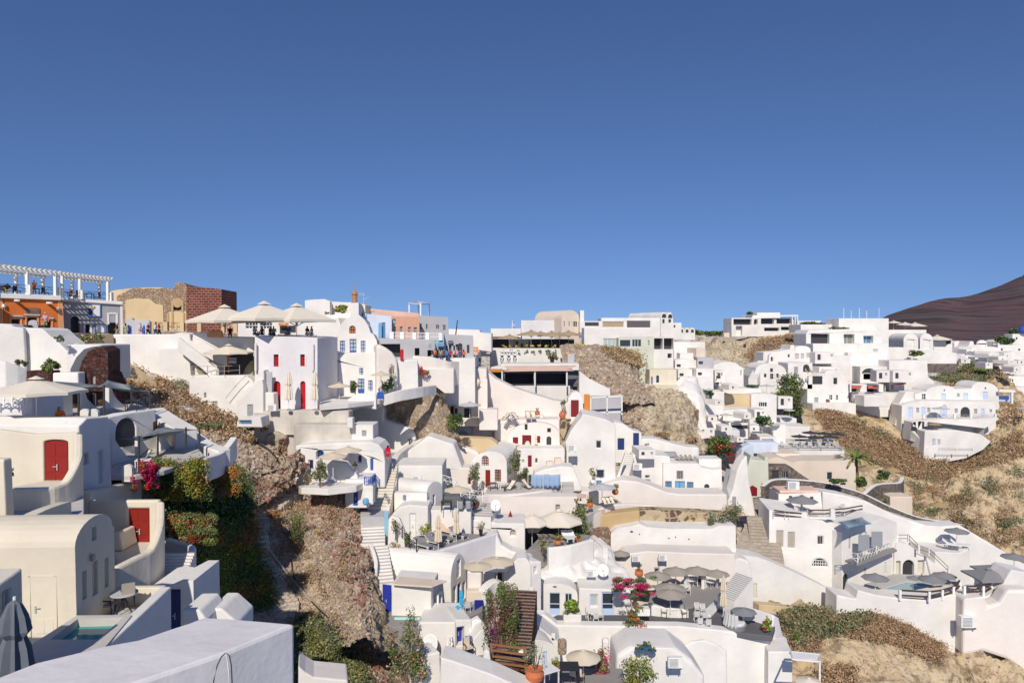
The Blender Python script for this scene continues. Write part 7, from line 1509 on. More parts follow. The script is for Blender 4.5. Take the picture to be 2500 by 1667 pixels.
for i,a in enumerate(((1985,839,2095,925,172),(2095,838,2170,925,173),(2070,860,2165,940,170),(2100,895,2172,935,166),(1985,868,2075,930,168))): B(('plain white terrace wall under the hotel doors','white wall with a vent under the blue glass doors','blank white wall at the hotel centre','white terrace room with an arched canopy','white wall step above the pink awnings')[i],a[0],a[1],a[2],a[3],a[4],4,Wn,([('w',2131,852,2144,859,'wpaint',1,1,'greyw')] if i == 1 else [('ao',2068 + 36,899,2140,912),('w',2108,911,2135,926,'wpaint',2,1,'glassgreen')] if i == 3 else ()))
H('white_house','white house with a shallow dome, parasols and two storeys under the hotel',Pl(2020,160,0),[(1971,1005),(1971,918),(2014,912),(2056,912,10),(2070,925),(2073,1005)],6,Wn,[('o',1974,918,2008,938),('w',2034,922,2044,938,'wpaint',1,1),('s',1988,970,1998,988,'greyp'),('s',2016,974,2026,991,'brown'),('w',2024,964,2032,976,'wpaint',2,2),('w',2040,964,2046,976,'wpaint',2,2)],bev=.12)
B('white step block under the two storey house',1984,985,2090,1020,157,3)
for i,x in enumerate((2078,2117)): sheet('awning',('left' if not i else 'right') + ' coral pink triangular awning on the white terraces',[(x,940,160),(x + 27,941,160),(x + 24,949,157),(x + 1,948,157)],'ccoral','awning',sag=.1)
B('shadowed terrace row under the coral awnings',2075,938,2162,966,163,3,Wn,[('o',2079,941,2100,961),('o',2117,941,2142,961),('o',2157,938,2161,960)],rev=2)
B('long blank white wall under the coral awnings',2084,960,2215,1018,159,4)
H('white_house','white house block with a tiny relief right of the coral awnings',Pl(2215,165,0),[(2171,975),(2171,880),(2264,880),(2266,920),(2280,930),(2282,975)],6,Wn,[('w',2175,938,2182,950,'wpaint',1,1,'greyp')])
sheet('awning','long coral awning beside the white house block',[(2178,938,163),(2213,933,163),(2212,938,160),(2180,940,160)],'ccoral','awning',sag=.1)
H('white_wall','white terrace wall with a hanging green planter on the right ridge',Pl(2290,178,0),[(2168,905),(2168,848),(2210,848),(2336,862),(2336,888),(2270,890),(2262,905)],4,Wn,cat='wall')
B('grey stone retaining wall below the white terrace',2266,888,2338,910,177,3,'greystone',name='stone_wall',cat='wall')
for k in range(2): H('barrel_roof_house',('left' if not k else 'right') + ' one of two tall white barrel fronts near the mountain',Pl(2222 + k * 40,190,-4),[(2206 + k * 40,870),(2206 + k * 40,830),(2242 + k * 36,830,16),(2242 + k * 38,870)],9,Wn,[('w',2214 + k * 40,829,2232 + k * 38,852,'wpaint',1,1,'white')],bev=.2)
B('white terrace behind the twin barrel fronts',2168,805,2262,840,200,8)
for i,(x,y) in enumerate(((2182,783),(2210,787),(2234,788),(2288,819))): umb('ccream',x,y,812 if i < 3 else 845,(17,20,26,32)[i],('left cream rooftop parasol by the mountain','middle cream rooftop parasol by the mountain','right cream rooftop parasol by the mountain','separate cream parasol in front of the mountain')[i],Y=(204,202,202,215)[i],slope=.28)
B('white terrace house under the separate cream parasol',2280,830,2325,862,214,6,Wn,[('o',2310,828 + 4,2322,840)])
B('white hilltop house with a glazed terrace above the caves',1786,776,1940,822,203,8,Wn,[('o',1791,779,1835,793),('ao',1841,779,1850,792),('o',1858,778,1890,791),('o',1896,778,1932,790),('s',1797,796,1812,820,'white'),('o',1866,800,1903,808),('o',1907,798,1930,806)],cat='villa',rev=1.5)
B('upper roof storey of the hilltop house',1848,763,1905,777,206,6)
B('roof level wall of the hilltop house',1822,770,1850,777,206,4)
t = empty('pergola',W(1925,800,202),'white pergola at the right end of the hilltop house','pergola')
m = MB(); m.bar(W(1860,772,202),W(1948,770,202),.35); m.build('beam','wpaint',t)
for x in (1934,1941,1947): m = MB(); m.bar(W(x,800,202),W(x,770,202),.25); m.build('post','wpaint',t)
H('ruined_cave_house','abandoned tan cave house with dark openings on the ridge',Pl(1765,200,0),[(1742,880),(1745,835),(1750,828),(1782,828,6),(1786,862),(1788,880)],4,'plaintan',[('o',1764,833,1770,843),('o',1762,846,1773,864),('w',1777,848,1784,855,'greyp',2,1)],cat='cave house',bev=.2)
B('ruined tan wall with a dark hole right of the cave house',1788,834,1840,862,199,2,'cliffpale',[('o',1815,840,1822,849)],name='ruined_wall',cat='ruin',bev=.2)
H('old_oven','rounded blush chimney hump among the ridge shrubs',Pl(1774,205,0),[(1767,826),(1768,815),(1782,815,3),(1783,826)],1.5,'beige',cat='chimney',bev=.3)
B('row of low dark stones walling the cave ridge',1868,840,1905,860,194,2,'greystone',name='stone_wall',cat='wall',bev=.2)
B('distant white roofs and domes left of the hotel top',1948,783,2005,800,215,6)
for k in range(5): x = (2060,2078,2098,2116,2146)[k]; post('mast',('first','second','third','fourth','fifth')[k] + ' thin mast from the left on the hotel roof',x,778,752 + (k % 2) * 6,190,.06,'wpaint','mast','thin masts on the hotel roof')
far = [(2325,862,2352,880,300),(2350,848,2390,878,290),(2395,852,2440,880,288),(2436,842,2500,870,300),(2380,872,2420,900,270),(2410,868,2470,905,262),(2450,862,2520,900,258),(2395,895,2440,912,250),(2436,893,2520,920,246),(2462,918,2530,955,238),(2465,945,2540,985,232),(2342,870,2372,890,285),(2330,838,2352,850,330),(2425,835,2470,848,330),(2472,815,2530,850,320)]
fl = ('leftmost tiny white house of the far village','grey-white house under the far chapel','white flat house right of the far chapel','white terrace house below the blue dome','small white house above the far scrub','wide white vaulted house of the far village','white house with grey terrace at the right edge','low white wall of the far village','white terrace with dark awning at the right edge','white open restaurant at the right edge','white lower terrace at the right edge','white step house left of the far scrub','tiny white roofs before the mountain foot','tiny white wall behind the far chapel','white gabled church block under the blue dome')
for (x0,y0,x1,y1,Y),lb in zip(far,fl): H('white_house',lb,Pl((x0 + x1) / 2,Y,random.uniform(-12,12)),[(x0,y1 + 8),(x0,y0),(x1,y0,random.choice((0,0,4,6))),(x1,y1 + 8)],6,Wn,[('o',x0 + 8,y0 + 8,x0 + 12,y0 + 14),('o',x1 - 14,y0 + 9,x1 - 9,y0 + 14)],rev=.5)
H('chapel','small far white chapel with gable and arched frame',Pl(2372,288,0),[(2352,870),(2356,855),(2366,842),(2369,833),(2376,833),(2379,842),(2403,842),(2408,870)],7,Wn,[('o',2370,849,2374,856),('o',2364,850,2367,853),('o',2376,850,2379,853)],cat='chapel',rev=.5)
H('arch_frame','white open arch standing on the far chapel',Pl(2398,289,0),[(2386,848),(2386,840),(2410,840,10),(2410,848),(2407,848),(2407,841),(2389,841,-7),(2389,848)],.8,Wn,cat='arch')
m = MB(); m.lathe(W(2500,812,320),[(2.2,0),(2.2,1.0),(1.9,2.0),(1.2,2.8),(.3,3.1)],18); t = empty('church_dome',W(2500,815,320),'small blue church dome at the right edge','dome'); m.build('dome','cobalt',t,smooth=True)
bh = [('d',2217,994,2228,1020,'ltblue'),('w',2236,995,2244,1007,'wpaint',1,1,'greyp'),('d',2249,994,2259,1018,'ltblue'),('w',2263,995,2271,1007,'wpaint',1,1,'greyp'),('ad',2299,988,2311,1018,'ltblue'),('w',2330,997,2338,1008,'wpaint',1,1,'greyp'),('ao',2345,993,2368,1018),('w',2377,998,2386,1010,'wpaint',1,1,'greyp'),('d',2395,998,2403,1018,'ltblue'),('w',2415,999,2422,1007,'wpaint',1,1,'greyp')]
H('white_hotel','long white hotel front with pale blue doors and a railed terrace',Pl(2330,153,0),[(2200,1060),(2202,990),(2215,984),(2250,978),(2430,980),(2432,1060)],4,Wn,bh,cat='hotel',bev=.15)
H('white_hotel','upper storey of the blue door hotel with two round gables',Pl(2330,157,0),[(2232,1000),(2233,962),(2262,955),(2330,950,11),(2372,948),(2438,955,19),(2440,1000)],6,Wn,[('w',2250,961,2260,975,'wpaint',2,2),('s',2298,961,2309,975,'ltblue'),('s',2352,960,2363,975,'ltblue'),('s',2400,956,2411,975,'ltblue'),('w',2304,950,2307,955,'greyp',1,1),('w',2404,945,2408,950,'greyp',1,1),('w',2336,960,2343,969,'wpaint',1,1,'greyp')],cat='hotel',bev=.2)
H('white_wall','curved white end wall of the blue door hotel with outside stair',Pl(2208,155,0),[(2185,1040),(2195,985),(2212,956),(2232,956),(2234,1040)],3,Wn,cat='wall',bev=.2)
rail('terrace_railing','pale cross railing in front of the blue door hotel',[(2255,1021,151),(2290,1021,151),(2330,1021,151),(2370,1021,151),(2430,1020,151)],.8,'greyp','wpaint',rails=2,cross=True,pw=.35)
H('white_wall','broad white retaining wall under the blue door hotel',Pl(2340,149,0),[(2222,1075),(2226,1030),(2300,1023),(2400,1023),(2432,1018),(2440,1022),(2405,1045),(2395,1085),(2300,1095)],3,Wn,[('w',2229,1028,2236,1041,'wpaint',1,1,'greyp'),('d',2241,1028,2251,1048,'ltblue'),('w',2257,1029,2264,1041,'wpaint',1,1,'greyp')],cat='wall',bev=.15)
H('white_house','lowest white terrace house of the blue door hotel',Pl(2330,146,0),[(2255,1120),(2258,1052),(2330,1050),(2395,1060),(2420,1078),(2400,1098),(2360,1118),(2310,1128)],3,Wn,[('w',2277,1072,2284,1088,'ltblue',1,1,'glasspale'),('s',2290,1072,2296,1086,'greyw')],cat='house',bev=.15)
rail('pool_fence','low dark fence of the lowest hotel terrace',[(2294,1100,144),(2335,1101,144),(2375,1101,144)],.5,'charcoal','wpaint',rails=2,pw=.2)
wl('white diagonal stair wall left of the blue door hotel',[(2190,1018,156),(2215,1050,152),(2232,1052,150),(2250,1068,148),(2268,1090,146)],3,1.2)
for i,(x,y,hw,Y) in enumerate(((2297,993,20,150),(2281,1032,17,147),(2500,993,14,150))): umb(('cpalegrey','cstraw','cpalegrey')[i],x,y,y + 26,hw,('pale parasol before the arched blue door','straw parasol below the hotel terrace','pale parasol at the right edge of the hotel')[i],Y=Y,slope=.2)
t = empty('pergola',W(2455,978,157),'white canopy frame right of the upper hotel storey','pergola')
m = MB(); m.bar(W(2438,953,156),W(2476,955,156),.5); m.build('beam','wpaint',t); m = MB(); m.bar(W(2470,985,156),W(2470,955,156),.4); m.build('post','wpaint',t)
B('pale blue wall under the white canopy frame',2438,966,2470,980,158,1,'ltblue',name='blue_wall',cat='wall')
mid = [('wide tan and white courtyard wall right of the whitewashed hump',1768,962,1835,1000,141,'sand',0),('white ledge house above the courtyard',1765,948,1860,966,143,'white',0),('white slanted house left of the courtyard',1738,955,1768,1010,139,'white',0),('white round-shouldered house with shutters',1834,963,1896,1030,140,'white',0),('white framed terrace with a dark opening',1718,1012,1755,1030,134,'white',1),('tall white pillar wall of the framed terrace',1754,1005,1762,1055,133,'white',0),('white rounded roof with parasols below the courtyard',1765,1004,1850,1032,135,'white',0),('white flat house with small windows below the rounded roof',1780,1032,1835,1062,131,'white',1),('white curved wall left of the framed terrace',1694,1030,1760,1075,130,'white',0),('lilac low wall below the framed terrace',1745,1050,1806,1080,127,'lav',0),('white vaulted end right of the small windows',1830,1025,1895,1075,130,'white',0),('white block with an open doorway behind the dark parasols',1855,1066,1896,1100,124,'white',1),('white round drum house behind the dark parasols',1888,1035,1918,1078,128,'white',0),('white parasol terrace block on the scrub edge',1905,1020,1945,1045,140,'white',0),('white planted wall right of the drum house',1915,1040,1978,1062,133,'white',0)]  # the low wall below the framed terrace has lilac plaster
for i,(lb,x0,y0,x1,y1,Y,mt_,o_) in enumerate(mid): H('white_house' if mt_ == 'white' else 'courtyard_wall',lb,Pl((x0 + x1) / 2,Y,(0,5,-8,0,0,0,0)[i % 7]),[(x0,y1 + 10),(x0,y0),(x1,y0 + 1,(0,0,0,3,0,0,5,0,6,0,5,0,0,0,0)[i]),(x1,y1 + 10)],5,mt_,[('o',x0 + 5,y0 + 6,x1 - 8,y0 + 15)] if o_ else ([('w',1852,982,1872,992,'wpaint',4,1)] if i == 3 else ()),bev=.2)
for i,(x,y,hw,Y) in enumerate(((1816,1006,22,131),(1773,1009,16,131),(1886,1032,18,128),(1927,998,14,138),(1731,948,14,136),(1872,938,18,150))): umb('cpalegrey',x,y,y + (30,22,24,22,22,24)[i],hw,('pale parasol on the rounded white roof','grey parasol beside the tall pillar wall','pale parasol behind the drum house','off-white parasol on the scrub edge terrace','grey parasol above the whitewashed hump','white parasol below the chapel')[i],Y=Y,slope=.22)
bush(1758,1089,40,32,[('lgreen',.55),('ldark',.35),('fred',.1)],'big dark green tree between the white roofs',cnt=2600,ls=.34,Y=112,clumps=16)
bush(1863,1025,26,15,[('ldark',.6),('lgreen',.4)],'dark green oleander beside the shuttered house',cnt=900,ls=.34,Y=127,trunk=False)
bush(1838,948,16,8,[('ldark',1)],'flat dark green vine under the red cloth',cnt=400,ls=.36,Y=146,trunk=False)
bush(1733,960,12,8,[('ldark',1)],'dark green shrub inside the white courtyards',cnt=300,ls=.3,Y=135,trunk=False)
bush(1756,932,8,10,[('lgreen',.5),('lyellow',.5)],'small palm beside the big dome',cnt=220,ls=.36,Y=145,trunk=False)
person(1750,930,'walk',100,'man in a white shirt walking beside the big dome','shwhite','jeans',Y=144)
B('rusty red roof edge above the big dark green tree',1795,1075,1850,1079,124,2,'brickred',name='red_roof',cat='roof')
H('white_wall','pale blue curved passage wall beside the big dark green tree',Pl(1830,118,10),[(1808,1125),(1812,1095),(1825,1086),(1840,1084),(1842,1125)],2,'bluew',cat='wall',bev=.2)  # pale blue plaster
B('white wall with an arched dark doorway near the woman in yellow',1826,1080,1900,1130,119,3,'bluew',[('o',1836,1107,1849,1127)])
B('white restaurant terrace with glass rail under the dark parasols',1895,1094,2062,1118,122,8)
rail('terrace_railing','grey glass-like rail of the dark parasol restaurant',[(1896,1096,121.5),(1950,1096,121.5),(2005,1097,121.5),(2056,1097,121.5)],.5,'charcoal','greyp',rails=2)
for i,(x,y,hw) in enumerate(((1952,1061,20),(1990,1063,21),(2027,1062,21),(1978,1052,20),(2012,1054,20),(2045,1056,18))): umb('cdark',x,y,1094,hw,('front left black parasol of the hillside restaurant','front middle black parasol of the hillside restaurant','front right black parasol of the hillside restaurant','rear left black parasol of the hillside restaurant','rear middle black parasol of the hillside restaurant','rear right black parasol of the hillside restaurant')[i],Y=124 if i < 3 else 129,slope=.2)
for i in range(7): inst('chair_white',W((1910,1942,1958,1978,1998,2020,2040)[i],1095,123),R(i * 50),('first','second','third','fourth','fifth','sixth','seventh')[i] + ' white chair from the left under the black parasols','chair','white chairs under the black parasols',1.3,'chair')
for i in range(4): inst('lounger_white',W((1975,1990,2015,2030)[i],1082,127),R(150),('first','second','third','fourth')[i] + ' white lounger from the left behind the restaurant chairs','sunbed','white loungers behind the restaurant chairs',1.2,'sun_lounger')
H('beige_house','pale beige barrel-shouldered house above the dark stone wall',Pl(1990,112,-3),[(1872,1210),(1874,1120),(1900,1115),(1935,1128),(1955,1124),(2065,1124),(2082,1126,3),(2089,1140),(2090,1210)],5,'beige',[('w',2018,1152,2031,1170,'wpaint',1,1)],bev=.25)
B('upper flat beige roof of the beige house',1895,1107,1955,1130,117,5,'beige')
H('stone_wall','dark brown stone wall with a grey door below the beige house',Pl(1920,110,0),[(1872,1195),(1874,1136),(1928,1137),(1960,1160),(1983,1175),(1983,1195)],2,'greystone',[('s',1885,1148,1901,1175,'charcoal'),('g',1907,1150,1924,1172,'greyp',3,1)],cat='wall',bev=.05)
H('green_white_house','pale house wall with a downpipe and red gate at the path head',Pl(1850,109,-3),[(1815,1230),(1822,1150),(1834,1110),(1836,1122),(1866,1125),(1868,1116),(1876,1116),(1878,1230)],4,'green',bev=.12)
H('red_gate','dark red picket gate with a pointed top',Pl(1837,105,0),[(1826,1211),(1826,1192),(1837,1184),(1849,1191),(1849,1211)],.12,'maroon',cat='gate')
person(1860,1208,'walk',90,'woman in a yellow top walking past the dark red gate','shyel','shyel',skirt=True,long=True,Y=103.5)
strip('stone_wall','long dark stone wall with a white coping curving down to the right',[(1862,1186,103),(1885,1172,105),(1920,1170,106),(2000,1176,106),(2060,1190,106),(2110,1206,106),(2170,1235,105),(2240,1262,105),(2300,1272,106),(2345,1280,108)],4.2,.5,'greystone',cap='wpaint')
strip('stone_wall','short stone wall curving up to the straw parasols',[(2110,1205,108),(2135,1185,111),(2165,1180,113),(2195,1178,115),(2203,1165,118)],4.5,.5,'greystone',cap='wpaint')
B('pale beige stepped wall end on the tan cliff',2173,1212,2228,1262,110,3,'beige',name='beige_wall',cat='wall')
for i,(x,y) in enumerate(((2120,1131),(2178,1139),(2292,1224))): umb('cstraw',x,y,(1172,1180,1268)[i],(22,22,22)[i],('left straw parasol above the curved stone wall','right straw parasol above the curved stone wall','straw parasol at the foot of the tan cliff')[i],Y=(118,116,110)[i],slope=.4)
zt = ZZ(1258,91)
rv = Pl(1950,90,-8)
H('white_villa','tall white villa with grey shutters, arched fanlight grille and roof terrace',rv,[(1876,1520),(1878,1245),(1960,1256),(1968,1266),(2010,1272),(2030,1285),(2054,1298),(2054,1520)],7,Wn,[
  ('d',1896,1295,1912,1335,'taupe'),('d',1924,1299,1940,1337,'taupe'),('w',1996,1308,2010,1329,'taupe',2,1),('aw',1981,1361,2021,1383,'wpaint',7,3,'dark'),('ao',2053 - 30,1400,2026,1404)][:4],cat='villa',bev=.2,near=90)
rv2 = Pl(2056,88,26)
H('white_villa','right wing of the white villa with skylight and balcony',rv2,[(2055,1500),(2056,1300),(2067,1285),(2130,1275),(2160,1262),(2190,1275),(2192,1500)],7,Wn,[('s',2072,1309,2078,1340,'greyw'),('s',2098,1302,2105,1320,'greyw'),('s',2112,1299,2118,1318,'greyw'),('ao',2054 + 4,1400,2070,1450),('s',2110,1385,2115,1410,'creamroof'),('s',2160,1372,2165,1400,'creamroof')],cat='villa',bev=.15)
t = rail('balcony','white criss-cross balcony railing on the right wing',[(2062,1368,85.5),(2094,1374,84.5),(2140,1355,89),(2186,1340,93)],1.1,'wpaint','wpaint',rails=2,cross=True,cat='balcony')
slab('balcony_floor','grey balcony slab of the right wing',[(2062,1366),(2094,1376),(2190,1341),(2180,1335)],ZZ(1370,86),.25,'floor','balcony')
for k,x in enumerate((2096,2128)): B(('left' if not k else 'right') + ' dark grey privacy screen on the balcony',x,1305 - k * 8,x + 27,1345 - k * 10,87 + k * 2,.06,'greyp',yaw=20,name='privacy_screen',cat='screen')
sk = sheet('skylight','slanted blue glass roof panels on the right wing',[(2045,1273,88),(2105,1261,92),(2128,1277,88),(2068,1291,84.5)],'glassblue','skylight',.05,sag=0)
H('white_wall','white roof terrace parapet with dark timber rails',Pl(1960,90.5,-8),[(1877,1262),(1878,1244),(1888,1244),(1889,1263),(1916,1264),(1925,1250),(1970,1250),(1971,1262),(2028,1262),(2028,1242),(2038,1242),(2040,1268)],.5,Wn,cat='wall',bev=.05)
rail('timber_rail','dark timber rails between the parapet piers on the villa roof',[(1889,1262,90),(1916,1266,90),(1926,1267,90),(1957,1270,90)],.9,'dwood','white',rails=2,rw=.13)
rail('timber_rail','right dark timber rails on the villa roof',[(1972,1262,90.5),(2012,1262,91),(2062,1258,93),(2105,1250,96)],.9,'dwood','white',rails=2,rw=.13)
H('white_house','white roof house with small shuttered windows on the villa terrace',Pl(1950,97,-3),[(1900,1275),(1901,1205),(2000,1203),(2004,1200),(2010,1275)],4,Wn,[('w',1926,1210,1934,1224,'greyp',1,1),('w',1961,1212,1968,1228,'greyp',1,1),('w',1977,1212,1986,1228,'greyp',1,2)],bev=.12)
B('blush roof strip of the villa roof house',1904,1197,1998,1204,97,3,'palepink',name='roof',cat='roof')
acu(1936,1195,'white roof unit box behind the villa roof house',Y=97.5,sc=1.6)
umb('cgrey',1958,1209,1250,37,'large taupe double parasol on the villa roof terrace',Y=93,slope=.34)
for k in range(3): inst('chair_white',W((1945,1962,2055)[k],1256 - 4 * k,92 + k),R(k * 90),('left','middle','right')[k] + ' white chair on the villa roof terrace','chair','white chairs on the villa roof',1.1,'chair')
H('white_wall','long smooth white wall sweeping down behind the villa',Pl(2200,100,0),[(2008,1300),(2008,1200),(2060,1208),(2120,1225),(2180,1255),(2260,1282),(2300,1285),(2345,1282),(2400,1315),(2450,1345),(2490,1372),(2560,1400),(2560,1480),(2150,1400)],3,Wn,cat='wall',bev=.2)
H('white_villa','white middle wing with cream doors by the pool',Pl(2230,92,5),[(2180,1470),(2184,1345),(2190,1325),(2215,1326),(2240,1345),(2262,1360),(2290,1380),(2325,1410),(2330,1470)],4,Wn,[('d',2184 + 4,1369,2199,1408,'creamroof'),('d',2241,1367,2257,1402,'creamroof'),('ao',2204,1366,2232,1410)],cat='villa',bev=.15,rev=.5)
H('white_house','white terrace tower with two loungers under a grey parasol',Pl(2320,95,8),[(2282,1440),(2284,1346),(2345,1350),(2368,1335),(2370,1440)],5,Wn,bev=.12)
umb('cgrey',2336,1288,1330,28,'grey parasol on the white terrace tower',Y=97,slope=.3)
umb('cgrey',2476,1350,1385,30,'grey parasol at the right edge above the dining canopy',Y=93,slope=.3)
for k,x in enumerate((2325,2345)): inst('lounger_white',W(x,1335 + k,96),R(60),('left' if not k else 'right') + ' white lounger on the terrace tower','sunbed','white loungers on the terrace tower',1.2,'sun_lounger')
rail('timber_rail','dark timber stair rail descending to the pool terrace',[(2190,1322,93),(2218,1322,93),(2243,1348,91),(2268,1356,91),(2316,1402,88)],.9,'dwood','wpaint',rails=2,pw=.2)
zt = ZZ(1440,84)
slab('pool_terrace',None,[(2095,1470),(2110,1425),(2180,1400),(2330,1405),(2350,1450),(2280,1470)],zt,1.5,'lfloor',kind='structure',hole=[(2160,1434),(2215,1418),(2290,1432),(2225,1449)])
slab('pool_water','pale blue water in the angular villa pool',[(2158,1435),(2215,1417),(2292,1432),(2225,1450)],zt - .12,.1,'waterpale','water',bev=0)
H('white_wall','tall white retaining wall under the pool terrace',Pl(2250,80,0),[(2040,1560),(2043,1452),(2090,1462),(2095,1440),(2140,1452),(2196,1460),(2260,1464),(2320,1452),(2350,1450),(2410,1455),(2440,1440),(2470,1390),(2520,1400),(2560,1700),(2400,1640),(2330,1600),(2220,1525),(2100,1500)],3,Wn,cat='wall',bev=.2)
acu(2362,1530,'cream air conditioning unit on the pool retaining wall',Y=78,sc=1.8)
H('white_wall','white rounded buttress house in the lower right corner',Pl(2440,78,-6),[(2350,1600),(2352,1462),(2405,1456),(2412,1480),(2440,1470),(2460,1440),(2520,1440),(2560,1680),(2460,1610),(2400,1590)],2,'warm',cat='wall',bev=.3)
rail('timber_rail','dark timber railing with white posts around the pool',[(2197,1464,79.8),(2268,1468,79.6),(2300,1464,80),(2327,1456,80.5),(2343,1440,82)],1.1,'dwood','wpaint',rails=2,pw=.25,rw=.16)
rail('timber_rail','dark timber railing in front of the dining canopy',[(2354,1454,79.5),(2400,1455,79.5),(2420,1446,81)],1.1,'dwood','wpaint',rails=2,pw=.25,rw=.16)
for i,(x,y,hw,Y,f) in enumerate(((2137,1399,32,82,1446),(2276,1403,32,83,1440),(2305,1395,28,86,1430),(2232,1405,22,88,1430))): umb('cgrey',x,y,f,hw,('taupe parasol left of the angular pool','front taupe parasol right of the angular pool','rear taupe parasol right of the angular pool','taupe parasol behind the angular pool')[i],Y=Y,slope=.34)
for i,(x,y,hw) in enumerate(((2413,1388,60),(2430,1377,55))): umb('cgrey',x,y,1450 - i * 12,hw,('front big square taupe parasol over the dining tables' if not i else 'rear big square taupe parasol over the dining tables'),Y=82 + 4 * i,slope=.28,sides=4)
person(2250,1425,'sit',-60,'person in red resting on a wooden chair behind the pool','shred','skin',hat='shorange',Y=88)
for k in range(6): inst('chair_white' if k % 2 else 'table_round',W((2370,2385,2405,2420,2440,2450)[k],1448 - 2 * k,81.5 + k * .5),R(k * 60),('white round table first from the left','white chair first from the left','white round table second from the left','white chair second from the left','white round table third from the left','white chair third from the left')[k] + ' under the square parasols','chair' if k % 2 else 'table',None,1.1,'chair' if k % 2 else 'round_table')
inst('lounger_tan',G(2165,1452,zt),R(80),'beige sunbed at the left of the angular pool','sunbed',name='sun_lounger')
t = stairs('staircase','old stone steps climbing between the villa and the spotted wall',(1876,1372,87.5),(1858,1262,95),3.6,14,'steps_stone','steps_stone')
patch('path',None,[[(1838,1215,106),(1860,1212,106),(1900,1215,106)],[(1828,1262,97),(1856,1262,97),(1882,1262,97)],[(1800,1320,91),(1845,1320,91),(1885,1320,91)],[(1800,1355,88.5),(1850,1358,88.5),(1905,1372,88.5)],[(1860,1385,87),(1920,1395,87),(1985,1430,87)]],'steps_stone',.1,8,8,fine=.05)
bush(1787,1245,32,26,[('lolive',.7),('ldry',.3)],'thin feathery tree at the top of the stone steps',cnt=900,ls=.2,Y=86,clumps=12)
bush(1748,1265,24,28,[('lolive',.7),('lgrey',.3)],'wispy hanging shrub on the spotted stone wall',cnt=600,ls=.2,Y=86)
B('white flat restaurant roof above the black glass room',1222,888,1414,904,122,6,yaw=-2,name='restaurant_roof',cat='roof')
B('low glass fronted restaurant with interior shade painted dark below the ridge cafe',1228,903,1410,944,123,5,'dgrey',[('o',1233,912,1302,940),('o',1308,912,1382,940)],name='restaurant',cat='restaurant',rev=3)  # dark grey plaster and charcoal backs imitate the unlit interior
sheet('awning','pale slanted glass awning along the restaurant roof',[(1232,894,120),(1408,892,120),(1402,905,117.5),(1226,907,117.5)],'palepink','awning',sag=.0)
for i,x in enumerate((1226,1306,1384)): post('post',('left','middle','right')[i] + ' white post of the glass fronted restaurant',x,906,944,118,.14,'wpaint')
B('white wall below the glass fronted restaurant',1256,942,1392,1000,120,3)
B('dark green awning room left of the glass fronted restaurant',1148,908,1228,945,120,3,'green2',name='terrace_room',cat='room')
B('planter ledge with an orange rail left of the restaurant',1135,903,1226,909,118,3,'orwood',name='ledge',cat='ledge')
B('white house under the orange shop signs',1104,878,1150,960,115,4)
B('white stepped wall above the pinkish house',1062,900,1188,990,97.5,5,'warm')
sign(1111,880,1128,890,Pl(1120,114,0),'orwood','small orange board on the white house under the shops',[('ROOMS',.5,.5,0)])
sign(1151,847,1168,866,Pl(1160,110,0),'orwood','double orange arrow board beside the black hut',[('TAVERNA',.7,.3,0),('CAFE',.28,.3,0)])
for i,(x,k) in enumerate(((1144,'lolive'),(1156,'lgrey'),(1166,'lgreen'))): pot(x,903,'tall','dark',('left','middle','right')[i] + ' dark planter on the orange railed ledge',1.5,Y=118,plant=([(k,1)],160,1.2,.7,.2))
t = empty('lattice_screen',W(1240,892,133),'white lattice screens on the terrace below the brown parasols','screen')
for x0,x1,y0 in ((1220,1232,866),(1236,1248,866),(1251,1263,866),(1220,1263,857)):
 m = MB(); y1 = 864 if y0 == 857 else 891
 for k in range(-6,12):
  for sg in (1,-1):
   a = x0 + (x1 - x0) * k / 6; p,q = (a,y0),(a + sg * (y1 - y0) * .5,y1)
   if min(p[0],q[0]) > x0 - 2 and max(p[0],q[0]) < x1 + 2: m.bar(W(*p,133),W(*q,133),.1)
 m.bar(W(x0,y0,133),W(x0,y1,133),.2); m.bar(W(x1,y0,133),W(x1,y1,133),.2); m.bar(W(x0,y0,133),W(x1,y0,133),.2); m.build('panel','wpaint',t)
 m = MB(); m.box((W(x0,y0,133.4) + W(x1,y1,133.4)) / 2,(x1 - x0) * .072,.05,(y1 - y0) * .072); m.build('backing','greyp',t)
slab('terrace_floor',None,[(1198,896),(1222,890),(1412,888),(1410,893)],ZZ(892,128),1,'white',kind='structure')
pot(1348,889,'tall','dark','tall dark pot with an arching shrub on the restaurant roof',1.8,Y=127,plant=([('lolive',1)],240,1.6,1.1,.26))
B('white lattice box at the right end of the restaurant roof',1386,864,1403,888,127,.3,'greyw',name='lattice_screen',cat='screen')
H('white_wall','white sail-like wall descending from the restaurant to the rock mound',Pl(1450,117,0),[(1414,985),(1414,905),(1440,925),(1490,950),(1492,985)],1.5,Wn,cat='wall',bev=.1)
t = empty('pergola',W(1480,1010,112),'white metal frame pergola over a shaded courtyard','pergola')
B('grey courtyard wall under the white frame pergola',1440,968,1520,1030,114,2,'greyw',name='courtyard_wall',cat='wall')  # plain grey plaster
for a,b in (((1442,970),(1520,966)),((1442,1007),(1520,1005))): m = MB(); m.bar(W(*a,111),W(*b,111),.2); m.build('beam','wpaint',t)
for x in (1442,1482,1518): m = MB(); m.bar(W(x,1012,111),W(x,967,111),.2); m.build('post','wpaint',t)
